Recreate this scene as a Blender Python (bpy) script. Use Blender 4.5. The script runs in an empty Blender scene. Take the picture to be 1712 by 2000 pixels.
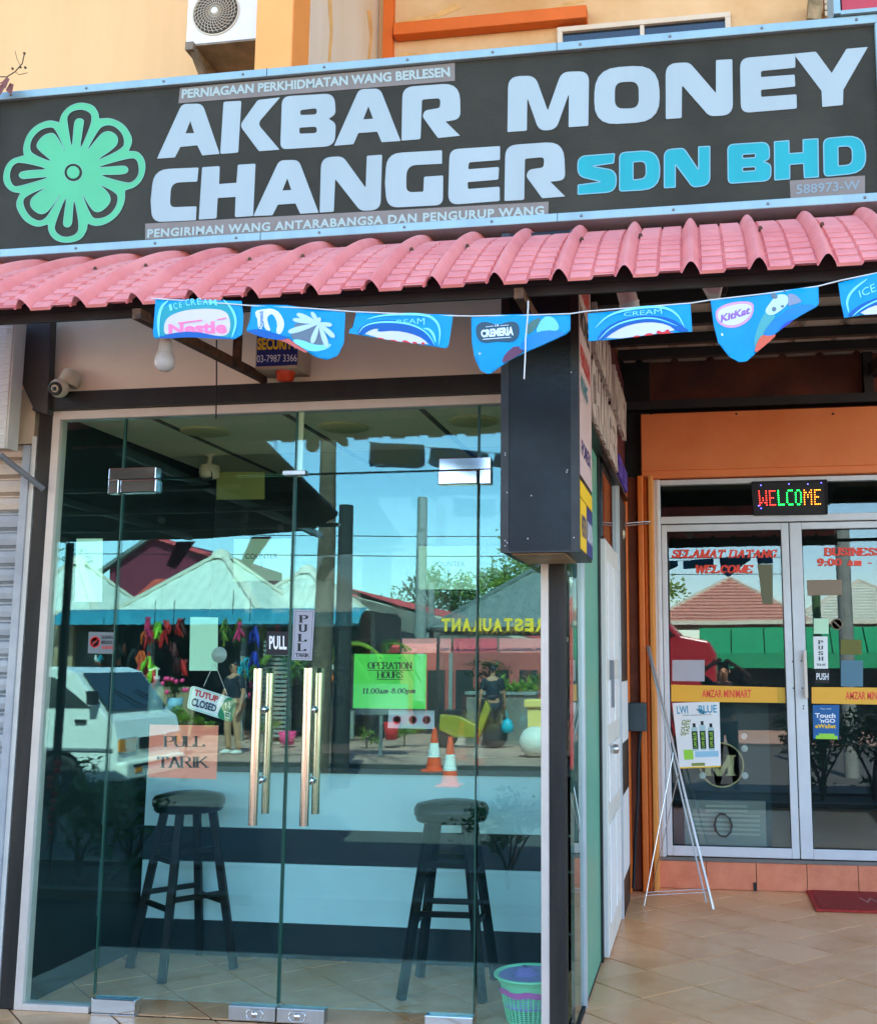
import bpy, bmesh, math, random
from mathutils import Vector, Matrix
R = math.radians
random.seed(7)
S = bpy.context.scene
COL = S.collection
# ------------------------------------------------------------------ camera
FPX, YAW, PITCH, CXP, CYP = 2101.5, -0.156, 0.1474, 1036.7, 985.1      # focal length and centre in photo pixels
CAM = Vector((0.6118, -4.2897, 1.4))
_f = Vector((math.sin(YAW)*math.cos(PITCH), math.cos(YAW)*math.cos(PITCH), math.sin(PITCH)))
_r = Vector((math.cos(YAW), -math.sin(YAW), 0)); _u = _r.cross(_f)
cam = bpy.data.cameras.new('camera'); co = bpy.data.objects.new('camera', cam); COL.objects.link(co)
co.matrix_world = Matrix((( _r.x, _u.x, -_f.x, CAM.x), (_r.y, _u.y, -_f.y, CAM.y), (_r.z, _u.z, -_f.z, CAM.z), (0, 0, 0, 1)))
cam.sensor_fit = 'AUTO'; cam.sensor_width = 36; cam.lens = FPX/2000*36
cam.shift_x = -(CXP-856)/2000; cam.shift_y = -(1000-CYP)/2000
cam.clip_start = 0.02; cam.clip_end = 600
S.camera = co
# ------------------------------------------------------------------ light
SUN_EL, SUN_AZ = 47, 14         # the sun stands behind the shop, a little to the right
W = bpy.data.worlds.new('World'); S.world = W; W.use_nodes = True
nt = W.node_tree; nt.nodes.clear()
sky = nt.nodes.new('ShaderNodeTexSky'); sky.sky_type = 'NISHITA'; sky.sun_disc = False
sky.sun_elevation = R(SUN_EL); sky.sun_rotation = R(SUN_AZ); sky.air_density = 1.0; sky.dust_density = 0.1; sky.ozone_density = 3.0
bg = nt.nodes.new('ShaderNodeBackground'); bg.inputs[1].default_value = 0.15
wo = nt.nodes.new('ShaderNodeOutputWorld'); nt.links.new(sky.outputs[0], bg.inputs[0]); nt.links.new(bg.outputs[0], wo.inputs[0])
sl = bpy.data.lights.new('sun', 'SUN'); sl.energy = 5.0; sl.angle = R(0.5); sl.color = (1, .95, .86)
so = bpy.data.objects.new('sun', sl); COL.objects.link(so)
_sd = Vector((math.sin(R(SUN_AZ))*math.cos(R(SUN_EL)), math.cos(R(SUN_AZ))*math.cos(R(SUN_EL)), math.sin(R(SUN_EL))))
so.rotation_euler = _sd.to_track_quat('Z', 'Y').to_euler(); so.location = (2, 8, 14)
S.view_settings.view_transform = 'Standard'; S.view_settings.look = 'None'; S.view_settings.gamma = 1
S.view_settings.use_curve_mapping = False; S.view_settings.exposure = 2.65
S.render.engine = 'CYCLES'
S.cycles.max_bounces = 8; S.cycles.transparent_max_bounces = 16; S.cycles.diffuse_bounces = 5; S.cycles.glossy_bounces = 4
S.cycles.use_denoising = True; S.cycles.sample_clamp_indirect = 6
# ------------------------------------------------------------------ helpers
def lin(c): return tuple(((v/255)/12.92 if v/255 <= .04045 else ((v/255+.055)/1.055)**2.4) for v in c)
def ray(px, py): return _f + _r*((px-CXP)/FPX) - _u*((py-CYP)/FPX)
def onY(px, py, y=0.):
    d = ray(px, py); return CAM + d*((y-CAM.y)/d.y)
def onZ(px, py, z=0.):
    d = ray(px, py); return CAM + d*((z-CAM.z)/d.z)
def onX(px, py, x=0.):
    d = ray(px, py); return CAM + d*((x-CAM.x)/d.x)
def mir(px, py, y):            # the point of the street seen mirrored in the shop glass, y metres in front of it
    p = onY(px, py, abs(y)); return Vector((p.x, -abs(y), p.z))
def mir2(px, py, y, g=2.855):   # the same for the minimart glass, which is turned a degree
    px -= 77
    p = onY(px, py, 2*g+abs(y)); return Vector((p.x, -abs(y), p.z))

MATS = {}
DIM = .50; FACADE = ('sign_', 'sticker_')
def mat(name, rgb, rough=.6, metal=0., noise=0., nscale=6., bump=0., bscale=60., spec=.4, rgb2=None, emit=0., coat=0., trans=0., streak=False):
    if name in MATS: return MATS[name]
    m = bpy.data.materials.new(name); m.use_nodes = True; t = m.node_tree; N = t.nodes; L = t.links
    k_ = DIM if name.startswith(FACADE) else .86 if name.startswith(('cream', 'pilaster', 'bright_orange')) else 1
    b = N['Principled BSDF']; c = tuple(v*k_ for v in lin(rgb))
    b.inputs['Roughness'].default_value = rough; b.inputs['Metallic'].default_value = metal
    b.inputs['Specular IOR Level'].default_value = spec; b.inputs['Coat Weight'].default_value = coat
    b.inputs['Base Color'].default_value = (*c, 1)
    tc = N.new('ShaderNodeTexCoord')
    if noise > 0 or rgb2:
        n = N.new('ShaderNodeTexNoise'); n.inputs['Scale'].default_value = nscale; n.inputs['Detail'].default_value = 8; n.inputs['Roughness'].default_value = .62
        if streak:
            mp = N.new('ShaderNodeMapping'); mp.inputs['Scale'].default_value = (1, 1, .12); L.new(tc.outputs['Object'], mp.inputs[0]); L.new(mp.outputs[0], n.inputs['Vector'])
        else: L.new(tc.outputs['Object'], n.inputs['Vector'])
        r = N.new('ShaderNodeValToRGB'); r.color_ramp.elements[0].position = .32; r.color_ramp.elements[1].position = .68
        c2 = tuple(v*k_ for v in lin(rgb2)) if rgb2 else tuple(v*(1-noise) for v in c)
        c1 = c if rgb2 else tuple(min(1, v*(1+noise*.5)) for v in c)
        r.color_ramp.elements[0].color = (*c2, 1); r.color_ramp.elements[1].color = (*c1, 1)
        L.new(n.outputs[0], r.inputs[0]); L.new(r.outputs[0], b.inputs['Base Color'])
        rr = N.new('ShaderNodeMapRange'); rr.inputs[3].default_value = min(1, rough*1.15); rr.inputs[4].default_value = rough*.85
        L.new(n.outputs[0], rr.inputs[0]); L.new(rr.outputs[0], b.inputs['Roughness'])
    if bump > 0:
        n2 = N.new('ShaderNodeTexNoise'); n2.inputs['Scale'].default_value = bscale; n2.inputs['Detail'].default_value = 6
        L.new(tc.outputs['Object'], n2.inputs['Vector'])
        bp = N.new('ShaderNodeBump'); bp.inputs['Strength'].default_value = bump; bp.inputs['Distance'].default_value = .01
        L.new(n2.outputs[0], bp.inputs['Height']); L.new(bp.outputs[0], b.inputs['Normal'])
    if emit: b.inputs['Emission Color'].default_value = (*c, 1); b.inputs['Emission Strength'].default_value = emit
    if trans:
        tr = N.new('ShaderNodeBsdfTranslucent'); tr.inputs[0].default_value = (*c, 1); mx = N.new('ShaderNodeMixShader'); mx.inputs[0].default_value = trans
        L.new(b.outputs[0], mx.inputs[1]); L.new(tr.outputs[0], mx.inputs[2]); L.new(mx.outputs[0], N['Material Output'].inputs[0])
    MATS[name] = m; return m
def glass(name, tint, refl, rtint=(1, 1, 1)):
    m = bpy.data.materials.new(name); m.use_nodes = True; t = m.node_tree; N = t.nodes; L = t.links; N.remove(N['Principled BSDF'])
    tr = N.new('ShaderNodeBsdfTransparent'); tr.inputs[0].default_value = (*tint, 1)
    gl = N.new('ShaderNodeBsdfGlossy'); gl.inputs['Roughness'].default_value = 0.0; gl.inputs[0].default_value = (*rtint, 1)
    lw = N.new('ShaderNodeLayerWeight'); lw.inputs[0].default_value = .5
    pw = N.new('ShaderNodeMath'); pw.operation = 'POWER'; pw.inputs[1].default_value = 5; L.new(lw.outputs['Facing'], pw.inputs[0])
    ma = N.new('ShaderNodeMath'); ma.operation = 'MULTIPLY_ADD'; ma.inputs[1].default_value = 1-refl; ma.inputs[2].default_value = refl; L.new(pw.outputs[0], ma.inputs[0])
    # very slight float-glass waviness
    tc = N.new('ShaderNodeTexCoord'); nz = N.new('ShaderNodeTexNoise'); nz.inputs['Scale'].default_value = 1.6; nz.inputs['Detail'].default_value = 1
    L.new(tc.outputs['Object'], nz.inputs['Vector']); bp = N.new('ShaderNodeBump'); bp.inputs['Strength'].default_value = .12; bp.inputs['Distance'].default_value = .002
    L.new(nz.outputs[0], bp.inputs['Height']); L.new(bp.outputs[0], gl.inputs['Normal'])
    mx = N.new('ShaderNodeMixShader'); L.new(ma.outputs[0], mx.inputs[0]); L.new(tr.outputs[0], mx.inputs[1]); L.new(gl.outputs[0], mx.inputs[2])
    L.new(mx.outputs[0], N['Material Output'].inputs[0]); MATS[name] = m; return m

class G:                        # collects geometry in world metres; build() links it as one mesh object
    def __init__(s): s.v = []; s.f = []; s.sm = []
    def add(s, vs, fs, smooth=False):
        o = len(s.v); s.v += [Vector(v) for v in vs]; s.f += [tuple(i+o for i in f) for f in fs]; s.sm += [smooth]*len(fs); return s
    def box(s, x0, x1, y0, y1, z0, z1):
        return s.add([(x0,y0,z0),(x1,y0,z0),(x1,y1,z0),(x0,y1,z0),(x0,y0,z1),(x1,y0,z1),(x1,y1,z1),(x0,y1,z1)],
                     [(3,2,1,0),(4,5,6,7),(0,1,5,4),(1,2,6,5),(2,3,7,6),(3,0,4,7)])
    def beam(s, a, b, w, h=None, up=(0,0,1)):
        a, b = Vector(a), Vector(b); h = h or w; d = (b-a).normalized(); up = Vector(up)
        if abs(d.dot(up)) > .98: up = Vector((0,1,0))
        sx = d.cross(up).normalized()*w/2; sz = sx.cross(d).normalized()*h/2
        vs = [p+i*sx+j*sz for p in (a, b) for i, j in ((-1,-1),(1,-1),(1,1),(-1,1))]
        return s.add(vs, [(0,1,2,3),(7,6,5,4),(1,0,4,5),(2,1,5,6),(3,2,6,7),(0,3,7,4)])
    def tube(s, pts, r, n=8, caps=True, r2=None):
        pts = [Vector(p) for p in pts]; k = len(pts); ring = []; up = Vector((0,0,1))
        for i, p in enumerate(pts):
            d = (pts[min(i+1,k-1)]-pts[max(i-1,0)]).normalized()
            if abs(d.dot(up)) > .97: up = Vector((0,1,0)) if abs(d.y) < .9 else Vector((1,0,0))
            a = d.cross(up).normalized(); b = a.cross(d); up = b
            rr = r if r2 is None else r+(r2-r)*i/(k-1)
            if isinstance(r, (list, tuple)): rr = r[i]
            ring.append([p+rr*(math.cos(2*math.pi*j/n)*a+math.sin(2*math.pi*j/n)*b) for j in range(n)])
        vs = [v for q in ring for v in q]
        fs = [(i*n+j, (i+1)*n+j, (i+1)*n+(j+1)%n, i*n+(j+1)%n) for i in range(k-1) for j in range(n)]
        s.add(vs, fs, True)
        if caps: s.add(ring[0], [tuple(range(n))]); s.add(ring[-1], [tuple(reversed(range(n)))])
        return s
    def lathe(s, c, prof, n=24, axis=(0,0,1), smooth=True):
        c = Vector(c); ax = Vector(axis).normalized(); a = ax.orthogonal().normalized(); b = ax.cross(a); k = len(prof)
        vs = [c+ax*h+r*(math.cos(2*math.pi*j/n)*a+math.sin(2*math.pi*j/n)*b) for r, h in prof for j in range(n)]
        fs = [(i*n+j, i*n+(j+1)%n, (i+1)*n+(j+1)%n, (i+1)*n+j) for i in range(k-1) for j in range(n)]
        s.add(vs, fs, smooth)
        if prof[0][0] > 1e-6: s.add(vs[:n], [tuple(reversed(range(n)))])
        if prof[-1][0] > 1e-6: s.add(vs[-n:], [tuple(range(n))])
        return s
    def prism(s, pts, vec):     # polygon pts pushed along vec
        n = len(pts); vec = Vector(vec); vs = [Vector(p) for p in pts]+[Vector(p)+vec for p in pts]
        return s.add(vs, [tuple(reversed(range(n))), tuple(range(n, 2*n))]+[(i, (i+1)%n, n+(i+1)%n, n+i) for i in range(n)])
    def ball(s, c, r, n=14, sq=(1,1,1)):
        c = Vector(c); m = n//2
        vs = [c+Vector((r*sq[0]*math.sin(math.pi*i/m)*math.cos(2*math.pi*j/n), r*sq[1]*math.sin(math.pi*i/m)*math.sin(2*math.pi*j/n), r*sq[2]*math.cos(math.pi*i/m))) for i in range(m+1) for j in range(n)]
        return s.add(vs, [(i*n+j, (i+1)*n+j, (i+1)*n+(j+1)%n, i*n+(j+1)%n) for i in range(m) for j in range(n)], True)
    def build(s, name, m, parent=None, label=None, cat=None, group=None, kind=None, bevel=0, solid=0, double=False):
        me = bpy.data.meshes.new(name); o = bpy.data.objects.new(name, me); COL.objects.link(o)
        if parent is not None:
            org = WLOC[parent.name]; o.parent = parent
        else:
            xs = [v.x for v in s.v]; ys = [v.y for v in s.v]; zs = [v.z for v in s.v]
            org = Vector(((min(xs)+max(xs))/2, (min(ys)+max(ys))/2, min(zs))); o.location = org
        WLOC[o.name] = org
        me.from_pydata([v-org for v in s.v], [], s.f); me.validate(); me.polygons.foreach_set('use_smooth', s.sm[:len(me.polygons)] + [False]*(len(me.polygons)-len(s.sm[:len(me.polygons)])))
        if not double:
            bm = bmesh.new(); bm.from_mesh(me); bmesh.ops.recalc_face_normals(bm, faces=bm.faces); bm.to_mesh(me); bm.free()
        if isinstance(m, str): m = MATS[m]
        me.materials.append(m)
        if bevel:
            q = o.modifiers.new('bevel', 'BEVEL'); q.width = bevel; q.segments = 2; q.limit_method = 'ANGLE'; q.angle_limit = R(40)
        if solid:
            q = o.modifiers.new('solid', 'SOLIDIFY'); q.thickness = solid
        return tag(o, label, cat, group, kind)
WLOC = {}
def tag(o, label=None, cat=None, group=None, kind=None):
    if label: o['label'] = label
    if cat: o['category'] = cat
    if group: o['group'] = group
    if kind: o['kind'] = kind
    return o
def thing(name, loc, label, cat, group=None):
    o = bpy.data.objects.new(name, None); COL.objects.link(o); o.location = loc; o.empty_display_size = .1; WLOC[o.name] = Vector(loc)
    return tag(o, label, cat, group)
def struct(name, loc=(0, 0, 0)):
    o = bpy.data.objects.new(name, None); COL.objects.link(o); o.location = loc; WLOC[o.name] = Vector(loc); o['kind'] = 'structure'; return o
KIDS = {}
def copy_tree(o, loc=None, rotz=None, scale=None, label=None, parent=None):
    c = o.copy(); COL.objects.link(c); c.parent = parent; WLOC[c.name] = Vector(loc) if loc is not None else WLOC[o.name]
    if loc is not None: c.location = loc
    if rotz is not None: c.rotation_euler = (0, 0, rotz)
    if scale is not None: c.scale = (scale,)*3
    if label: c['label'] = label
    for ch in list(o.children):
        k = ch.copy(); COL.objects.link(k); k.parent = c
        for g in list(ch.children):
            q = g.copy(); COL.objects.link(q); q.parent = k
    return c
# ---- flat shapes (signs, lettering): outlines in the plane (u along X, v along Z), pushed out along N = X x Z
def fillet(pts, k=5):
    out = []; n = len(pts)
    for i, p in enumerate(pts):
        r = p[2] if len(p) > 2 else 0; P = Vector(p[:2]); A = Vector(pts[i-1][:2]); B = Vector(pts[(i+1) % n][:2])
        if r <= 0: out.append(P); continue
        da, db = A-P, B-P; la, lb = da.length, db.length; da.normalize(); db.normalize()
        ang = max(.05, math.acos(max(-1, min(1, da.dot(db))))); t = min(r/math.tan(ang/2), la*.48, lb*.48)
        a, b = P+da*t, P+db*t
        for j in range(k+1):
            q = j/k; out.append(a*(1-q)**2+P*2*q*(1-q)+b*q*q)
    return out
def chaikin(pts, n=2):
    pts = [Vector(p[:2]) for p in pts]
    for _ in range(n): pts = [q for i in range(len(pts)) for q in (pts[i]*.75+pts[(i+1) % len(pts)]*.25, pts[i]*.25+pts[(i+1) % len(pts)]*.75)]
    return pts
def fillmesh(loops, depth=0., off=0.):      # 2D loops (holes by even-odd) to verts, faces
    cu = bpy.data.curves.new('t', 'CURVE'); cu.dimensions = '2D'; cu.fill_mode = 'BOTH' if depth else 'FRONT'; cu.extrude = depth/2; cu.offset = off
    for lp in loops:
        sp = cu.splines.new('POLY'); sp.points.add(len(lp)-1); sp.use_cyclic_u = True
        for i, p in enumerate(lp): sp.points[i].co = (p[0], p[1], 0, 1)
    o = bpy.data.objects.new('t', cu); me = bpy.data.meshes.new_from_object(o)
    vs = [v.co.copy() for v in me.vertices]; fs = [tuple(p.vertices) for p in me.polygons]
    bpy.data.objects.remove(o); bpy.data.curves.remove(cu); bpy.data.meshes.remove(me); return vs, fs
def textmesh(txt, bold=0., depth=0., shear=0., space=1.):
    cu = bpy.data.curves.new('t', 'FONT'); cu.body = txt; cu.offset = bold; cu.extrude = depth/2; cu.shear = shear; cu.resolution_u = 3; cu.space_character = space; cu.fill_mode = 'BOTH' if depth else 'FRONT'
    o = bpy.data.objects.new('t', cu); me = bpy.data.meshes.new_from_object(o)
    vs = [v.co.copy() for v in me.vertices]; fs = [tuple(p.vertices) for p in me.polygons]
    bpy.data.objects.remove(o); bpy.data.curves.remove(cu); bpy.data.meshes.remove(me); return vs, fs
def quadmap(vs, q, n, depth):   # fit the flat mesh's bounding box on the quad q = bottom left, bottom right, top right, top left
    x0 = min(v.x for v in vs); x1 = max(v.x for v in vs); y0 = min(v.y for v in vs); y1 = max(v.y for v in vs)
    q = [Vector(p) for p in q]; out = []
    for v in vs:
        a, b = (v.x-x0)/(x1-x0 or 1), (v.y-y0)/(y1-y0 or 1)
        out.append(q[0]*(1-a)*(1-b)+q[1]*a*(1-b)+q[2]*a*b+q[3]*(1-a)*b+Vector(n)*(depth+v.z))
    return out
def text(txt, q, n, m, parent, name='lettering', d=.0015, bold=.012, **k):
    vs, fs = textmesh(txt, bold, **k)
    return G().add(quadmap(vs, q, n, d), fs).build(name, m, parent, double=True)
def outline(loops, y, w, m, par, name='letter_edge'):      # a thin raised line following photo outlines on the plane y
    g = G()
    for lp in loops:
        P = [Vector((onY(a, b, y).x, onY(a, b, y).z)) for a, b in lp]; n = len(P); I, O = [], []
        for i in range(n):
            d = P[(i+1) % n]-P[i-1]
            if d.length < 1e-7: d = Vector((1, 0))
            q = Vector((-d.y, d.x)).normalized()*w/2; I.append(P[i]+q); O.append(P[i]-q)
        g.add([(p.x, y, p.y) for p in I+O], [(i, (i+1) % n, n+(i+1) % n, n+i) for i in range(n)])
    return g.build(name, m, par, double=True)
def pq(px4, y):                 # four photo corners (bottom left, bottom right, top right, top left) on the plane at depth y
    return [onY(px4[i], px4[i+1], y) for i in (0, 2, 4, 6)]
NY = (0, -1, 0)
def shapeY(loops, y, depth, m, parent, name, off=0., base=None):   # photo outlines on the plane y, pushed out towards the street
    L = [[(onY(a, b, y).x, onY(a, b, y).z) for a, b in lp] for lp in loops]
    vs, fs = fillmesh(L, depth, off)
    return G().add([Vector((v.x, y-v.z-depth/2, v.y)) for v in vs], fs).build(name, m, parent, double=True)
# ---- serif and stencil-like letters drawn as pen strokes: thick uprights, thin bars, small feet
SER = {
 'P': ([[(0,0),(0,1)],[(0,1),(.4,1),(.58,.9),(.58,.62),(.4,.5),(0,.5)]], [(0,0),(0,1)], .62),
 'U': ([[(0,1),(0,.25),(.1,.04),(.3,0),(.5,.04),(.6,.25),(.6,1)]], [(0,1),(.6,1)], .64),
 'L': ([[(0,1),(0,0)],[(0,0),(.55,0),(.55,.2)]], [(0,0),(0,1)], .58),
 'T': ([[(.33,0),(.33,1)],[(0,.78),(0,1),(.66,1),(.66,.78)]], [(.33,0)], .68),
 'A': ([[(.36,1),(.7,0)],[(.36,1),(.04,0)],[(.16,.36),(.56,.36)]], [(.04,0),(.7,0)], .76),
 'R': ([[(0,0),(0,1)],[(0,1),(.4,1),(.56,.9),(.56,.64),(.4,.52),(0,.52)],[(.3,.52),(.66,0)]], [(0,0),(0,1),(.66,0)], .7),
 'I': ([[(.06,0),(.06,1)]], [(.06,0),(.06,1)], .16),
 'K': ([[(0,0),(0,1)],[(.62,1),(.06,.42)],[(.22,.58),(.68,0)]], [(0,0),(0,1),(.62,1),(.68,0)], .72),
 'O': ([[(.36,0),(.1,.12),(0,.5),(.1,.88),(.36,1),(.62,.88),(.72,.5),(.62,.12),(.36,0)]], [], .76),
 'E': ([[(0,0),(0,1)],[(.56,.8),(.56,1),(0,1)],[(0,.5),(.4,.5)],[(0,0),(.6,0),(.6,.2)]], [(0,0),(0,1)], .64),
 'N': ([[(.04,0),(.04,1)],[(.04,1),(.64,0)],[(.64,0),(.64,1)]], [(.04,0),(.04,1),(.64,1)], .7),
 'H': ([[(0,0),(0,1)],[(.66,0),(.66,1)],[(0,.5),(.66,.5)]], [(0,0),(0,1),(.66,0),(.66,1)], .7),
 'S': ([[(.5,.78),(.5,.94),(.3,1),(.08,.94),(.02,.76),(.14,.6),(.4,.45),(.52,.28),(.46,.06),(.26,0),(.04,.06),(.02,.24)]], [], .56),
 'M': ([[(.03,0),(.03,1)],[(.03,1),(.42,0)],[(.42,0),(.8,1)],[(.8,1),(.8,0)]], [(.03,0),(.03,1),(.8,0),(.8,1)], .86),
 'D': ([[(0,0),(0,1)],[(0,1),(.35,1),(.62,.85),(.68,.5),(.62,.15),(.35,0),(0,0)]], [(0,0),(0,1)], .72),
 'G': ([[(.6,.74),(.58,.95),(.34,1),(.1,.88),(0,.5),(.1,.12),(.36,0),(.6,.1),(.6,.42)]], [(.6,.42)], .68),
 'W': ([[(0,1),(.26,0)],[(.26,0),(.5,.9)],[(.5,.9),(.76,0)],[(.76,0),(1,1)]], [(0,1),(1,1)], 1.02),
 'C': ([[(.56,.72),(.54,.93),(.32,1),(.1,.88),(0,.5),(.1,.12),(.34,0),(.56,.14)]], [], .62),
 'B': ([[(0,0),(0,1)],[(0,1),(.36,1),(.5,.9),(.5,.66),(.36,.54),(0,.54)],[(.36,.54),(.58,.42),(.58,.12),(.4,0),(0,0)]], [(0,0),(0,1)], .64),
 '0': ([[(.25,0),(.07,.12),(0,.5),(.07,.88),(.25,1),(.43,.88),(.5,.5),(.43,.12),(.25,0)]], [], .54),
 '1': ([[(.2,0),(.2,1),(.04,.86)]], [(.2,0)], .4),
 '9': ([[(.05,.1),(.25,0),(.45,.3),(.5,.7),(.42,.92),(.24,1),(.05,.86),(.03,.62),(.2,.46),(.46,.55)]], [], .54),
 '8': ([[(.25,.54),(.08,.66),(.08,.9),(.25,1),(.42,.9),(.42,.66),(.25,.54),(.04,.38),(.03,.12),(.25,0),(.47,.12),(.46,.38),(.25,.54)]], [], .54),
 '.': ([[(.06,0),(.06,.09)]], [], .14), '-': ([[(0,.34),(.26,.34)]], [], .3), ' ': ([], [], .32), ':': ([[(.06,0),(.06,.1)],[(.06,.5),(.06,.6)]], [], .16),
 'a': ([[(.08,.56),(.2,.66),(.36,.58),(.34,.1),(.44,0)],[(.34,.38),(.08,.3),(.03,.1),(.16,0),(.34,.12)]], [], .46),
 'm': ([[(.06,0),(.1,.66)],[(.1,.5),(.26,.66),(.34,.5),(.32,0)],[(.34,.5),(.5,.66),(.58,.5),(.58,.06),(.66,0)]], [], .68),
 'p': ([[(.02,-.3),(.1,.66)],[(.1,.5),(.26,.66),(.44,.5),(.42,.12),(.24,0),(.08,.1)]], [], .5),
}
def serif(txt, q, n, m, parent, d=.0015, thick=.13, thin=.05, foot=.07, slant=0., name='lettering', track=.12):
    vs = []; fs = []; x = 0; k = 0
    def quad(ps):
        nonlocal k
        o = len(vs); k += 1
        vs.extend(Vector((p[0]+slant*p[1], p[1], (k % 7)*.00004)) for p in ps); fs.append((o, o+1, o+2, o+3))
    for ch in txt:
        st, feet, w = SER.get(ch, SER[' '])
        for pl in st:
            for a, b in zip(pl, pl[1:]):
                a, b = Vector((a[0]+x, a[1])), Vector((b[0]+x, b[1])); dd = (b-a).normalized(); nn = Vector((-dd.y, dd.x))
                hw = (thin+(thick-thin)*abs(dd.y)**1.5)/2; a = a-dd*thin*.4; b = b+dd*thin*.4
                quad([a-nn*hw, b-nn*hw, b+nn*hw, a+nn*hw])
        for fx, fy in feet:
            sg = 1 if fy < .5 else -1
            quad([(x+fx-thick/2-foot, fy-thin/2), (x+fx+thick/2+foot, fy-thin/2), (x+fx+thick/2+foot, fy+thin/2), (x+fx-thick/2-foot, fy+thin/2)])
        x += w+track
    return G().add(quadmap(vs, q, n, d), fs).build(name, m, parent, double=True)
def leaves(c, r, n, ls, seed=1, sq=(1,1,1), shell=.35, clump=0, rng=None):      # leaf-sized faces spread through a crown
    rd = random.Random(seed); g = G(); c = Vector(c)
    cl = [Vector((rd.gauss(0,.42), rd.gauss(0,.42), rd.gauss(0,.42))) for _ in range(clump)] if clump else None
    for i in range(n):
        if cl: p = rd.choice(cl)+Vector((rd.gauss(0,.15), rd.gauss(0,.15), rd.gauss(0,.12)))
        else:
            p = Vector((rd.gauss(0,1), rd.gauss(0,1), rd.gauss(0,1))).normalized()*(shell+(1-shell)*rd.random())**.5*rd.uniform(.75,1.05)
        p = c+Vector((p.x*r*sq[0], p.y*r*sq[1], p.z*r*sq[2]))
        d = Vector((rd.gauss(0,1), rd.gauss(0,1), rd.gauss(0,.7))).normalized(); e = d.orthogonal().normalized()
        e = (Matrix.Rotation(rd.random()*6.28, 3, d) @ e); l = ls*rd.uniform(.6,1.3); w = l*.38
        g.add([p, p+d*l*.5+e*w*.5, p+d*l, p+d*l*.5-e*w*.5], [(0,1,2,3)])
    return g
# ------------------------------------------------------------------ materials
mat('cream', (238,188,130), .85, noise=.14, streak=True, nscale=2.0, bump=.15, bscale=40)
mat('cream_stained', (238,196,146), .85, rgb2=(206,152,92), nscale=1.3, bump=.15, bscale=40)
mat('grey_cream', (214,198,180), .85, rgb2=(202,176,140), nscale=2.2, bump=.1, streak=True)
mat('pilaster_orange', (240,166,92), .8, noise=.06, nscale=3, bump=.1)
mat('pilaster_side', (240,150,70), .8, noise=.06, nscale=3)
mat('bright_orange', (228,105,20), .6, noise=.1, nscale=5)
mat('header_wall', (252,232,200), .8, noise=.1, nscale=1.5, bump=.1)
mat('black_paint', (34,36,34), .42, noise=.5, nscale=9, bump=.12, spec=.4)
mat('black_post', (64,58,52), .55, rgb2=(36,36,34), nscale=7, bump=.15, streak=True, spec=.2)
mat('black_board', (26,36,40), .38, rgb2=(14,20,24), nscale=5, bump=.12, spec=.22)
mat('alu', (200,202,204), .38, metal=.35, noise=.06, nscale=8)
mat('alu_cream', (212,198,184), .45, metal=.1, noise=.08, nscale=8)
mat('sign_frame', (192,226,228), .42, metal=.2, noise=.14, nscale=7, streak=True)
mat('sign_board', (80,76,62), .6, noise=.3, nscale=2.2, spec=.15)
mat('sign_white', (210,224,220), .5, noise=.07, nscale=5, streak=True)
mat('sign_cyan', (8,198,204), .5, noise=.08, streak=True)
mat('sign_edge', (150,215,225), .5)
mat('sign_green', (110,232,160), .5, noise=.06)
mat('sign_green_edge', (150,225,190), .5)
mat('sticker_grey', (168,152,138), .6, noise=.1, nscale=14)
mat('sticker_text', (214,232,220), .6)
mat('roof_pink', (240,146,134), .42, trans=.08, rgb2=(222,118,110), nscale=4.5, bump=.1, bscale=90, spec=.45)
mat('dark_steel', (40,36,36), .6, noise=.3)
mat('rust', (110,74,46), .85, rgb2=(58,42,36), nscale=22, bump=.4)
mat('maroon', (96,40,44), .6, noise=.2)
mat('floor_tile', (242,186,132), .3, rgb2=(222,154,98), nscale=5, bump=.12, bscale=26, spec=.45)
mat('floor_tile_b', (238,176,122), .32, rgb2=(240,184,132), nscale=6, bump=.12, bscale=26, spec=.45)
mat('grout', (74,54,40), .9, noise=.2)
mat('skirt_tile', (226,138,100), .45, rgb2=(208,116,80), nscale=9, bump=.15, bscale=30)
mat('concrete', (118,112,104), .9, noise=.2, nscale=3, bump=.3)
mat('asphalt', (70,67,64), .92, noise=.25, nscale=2.5, bump=.4, bscale=80)
mat('asphalt_side', (176,156,136), .9, noise=.2, nscale=1.2, bump=.3)
mat('street_surface', (80,78,76), .9, noise=.15, nscale=1.2, bump=.3, bscale=80)
mat('soil', (58,48,40), .95, noise=.4, nscale=5, bump=.6)
mat('paver', (196,156,136), .9, rgb2=(150,112,100), nscale=3)
mat('white', (232,232,228), .5, noise=.04)
mat('offwhite', (212,208,198), .55, noise=.08, nscale=8)
mat('ceiling_white', (238,238,196), .8, noise=.04)
mat('ceiling_line', (96,100,80), .8)
mat('counter_white', (196,238,240), .4, noise=.04)
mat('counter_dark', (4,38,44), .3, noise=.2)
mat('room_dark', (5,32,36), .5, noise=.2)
mat('interior_green', (70,88,80), .7, noise=.2)
mat('chrome', (220,220,220), .12, metal=1., noise=.05)
mat('steel_brushed', (190,190,188), .3, metal=.9, noise=.1, nscale=30, streak=True)
mat('brass_steel', (228,216,196), .16, metal=1.)
mat('stool_black', (6,16,18), .45, noise=.4, nscale=12, spec=.15)
mat('stool_vinyl', (5,18,20), .3, bump=.2, bscale=25, spec=.25)
mat('basket_green', (130,226,170), .45, spec=.4)
mat('bag_purple', (150,130,214), .3, trans=.3)
mat('bag_pink', (196,70,170), .35)
mat('shutter', (184,186,186), .5, metal=.1, rgb2=(150,154,160), nscale=4)
mat('shutter_top', (196,178,160), .5, metal=.2, noise=.1)
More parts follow.
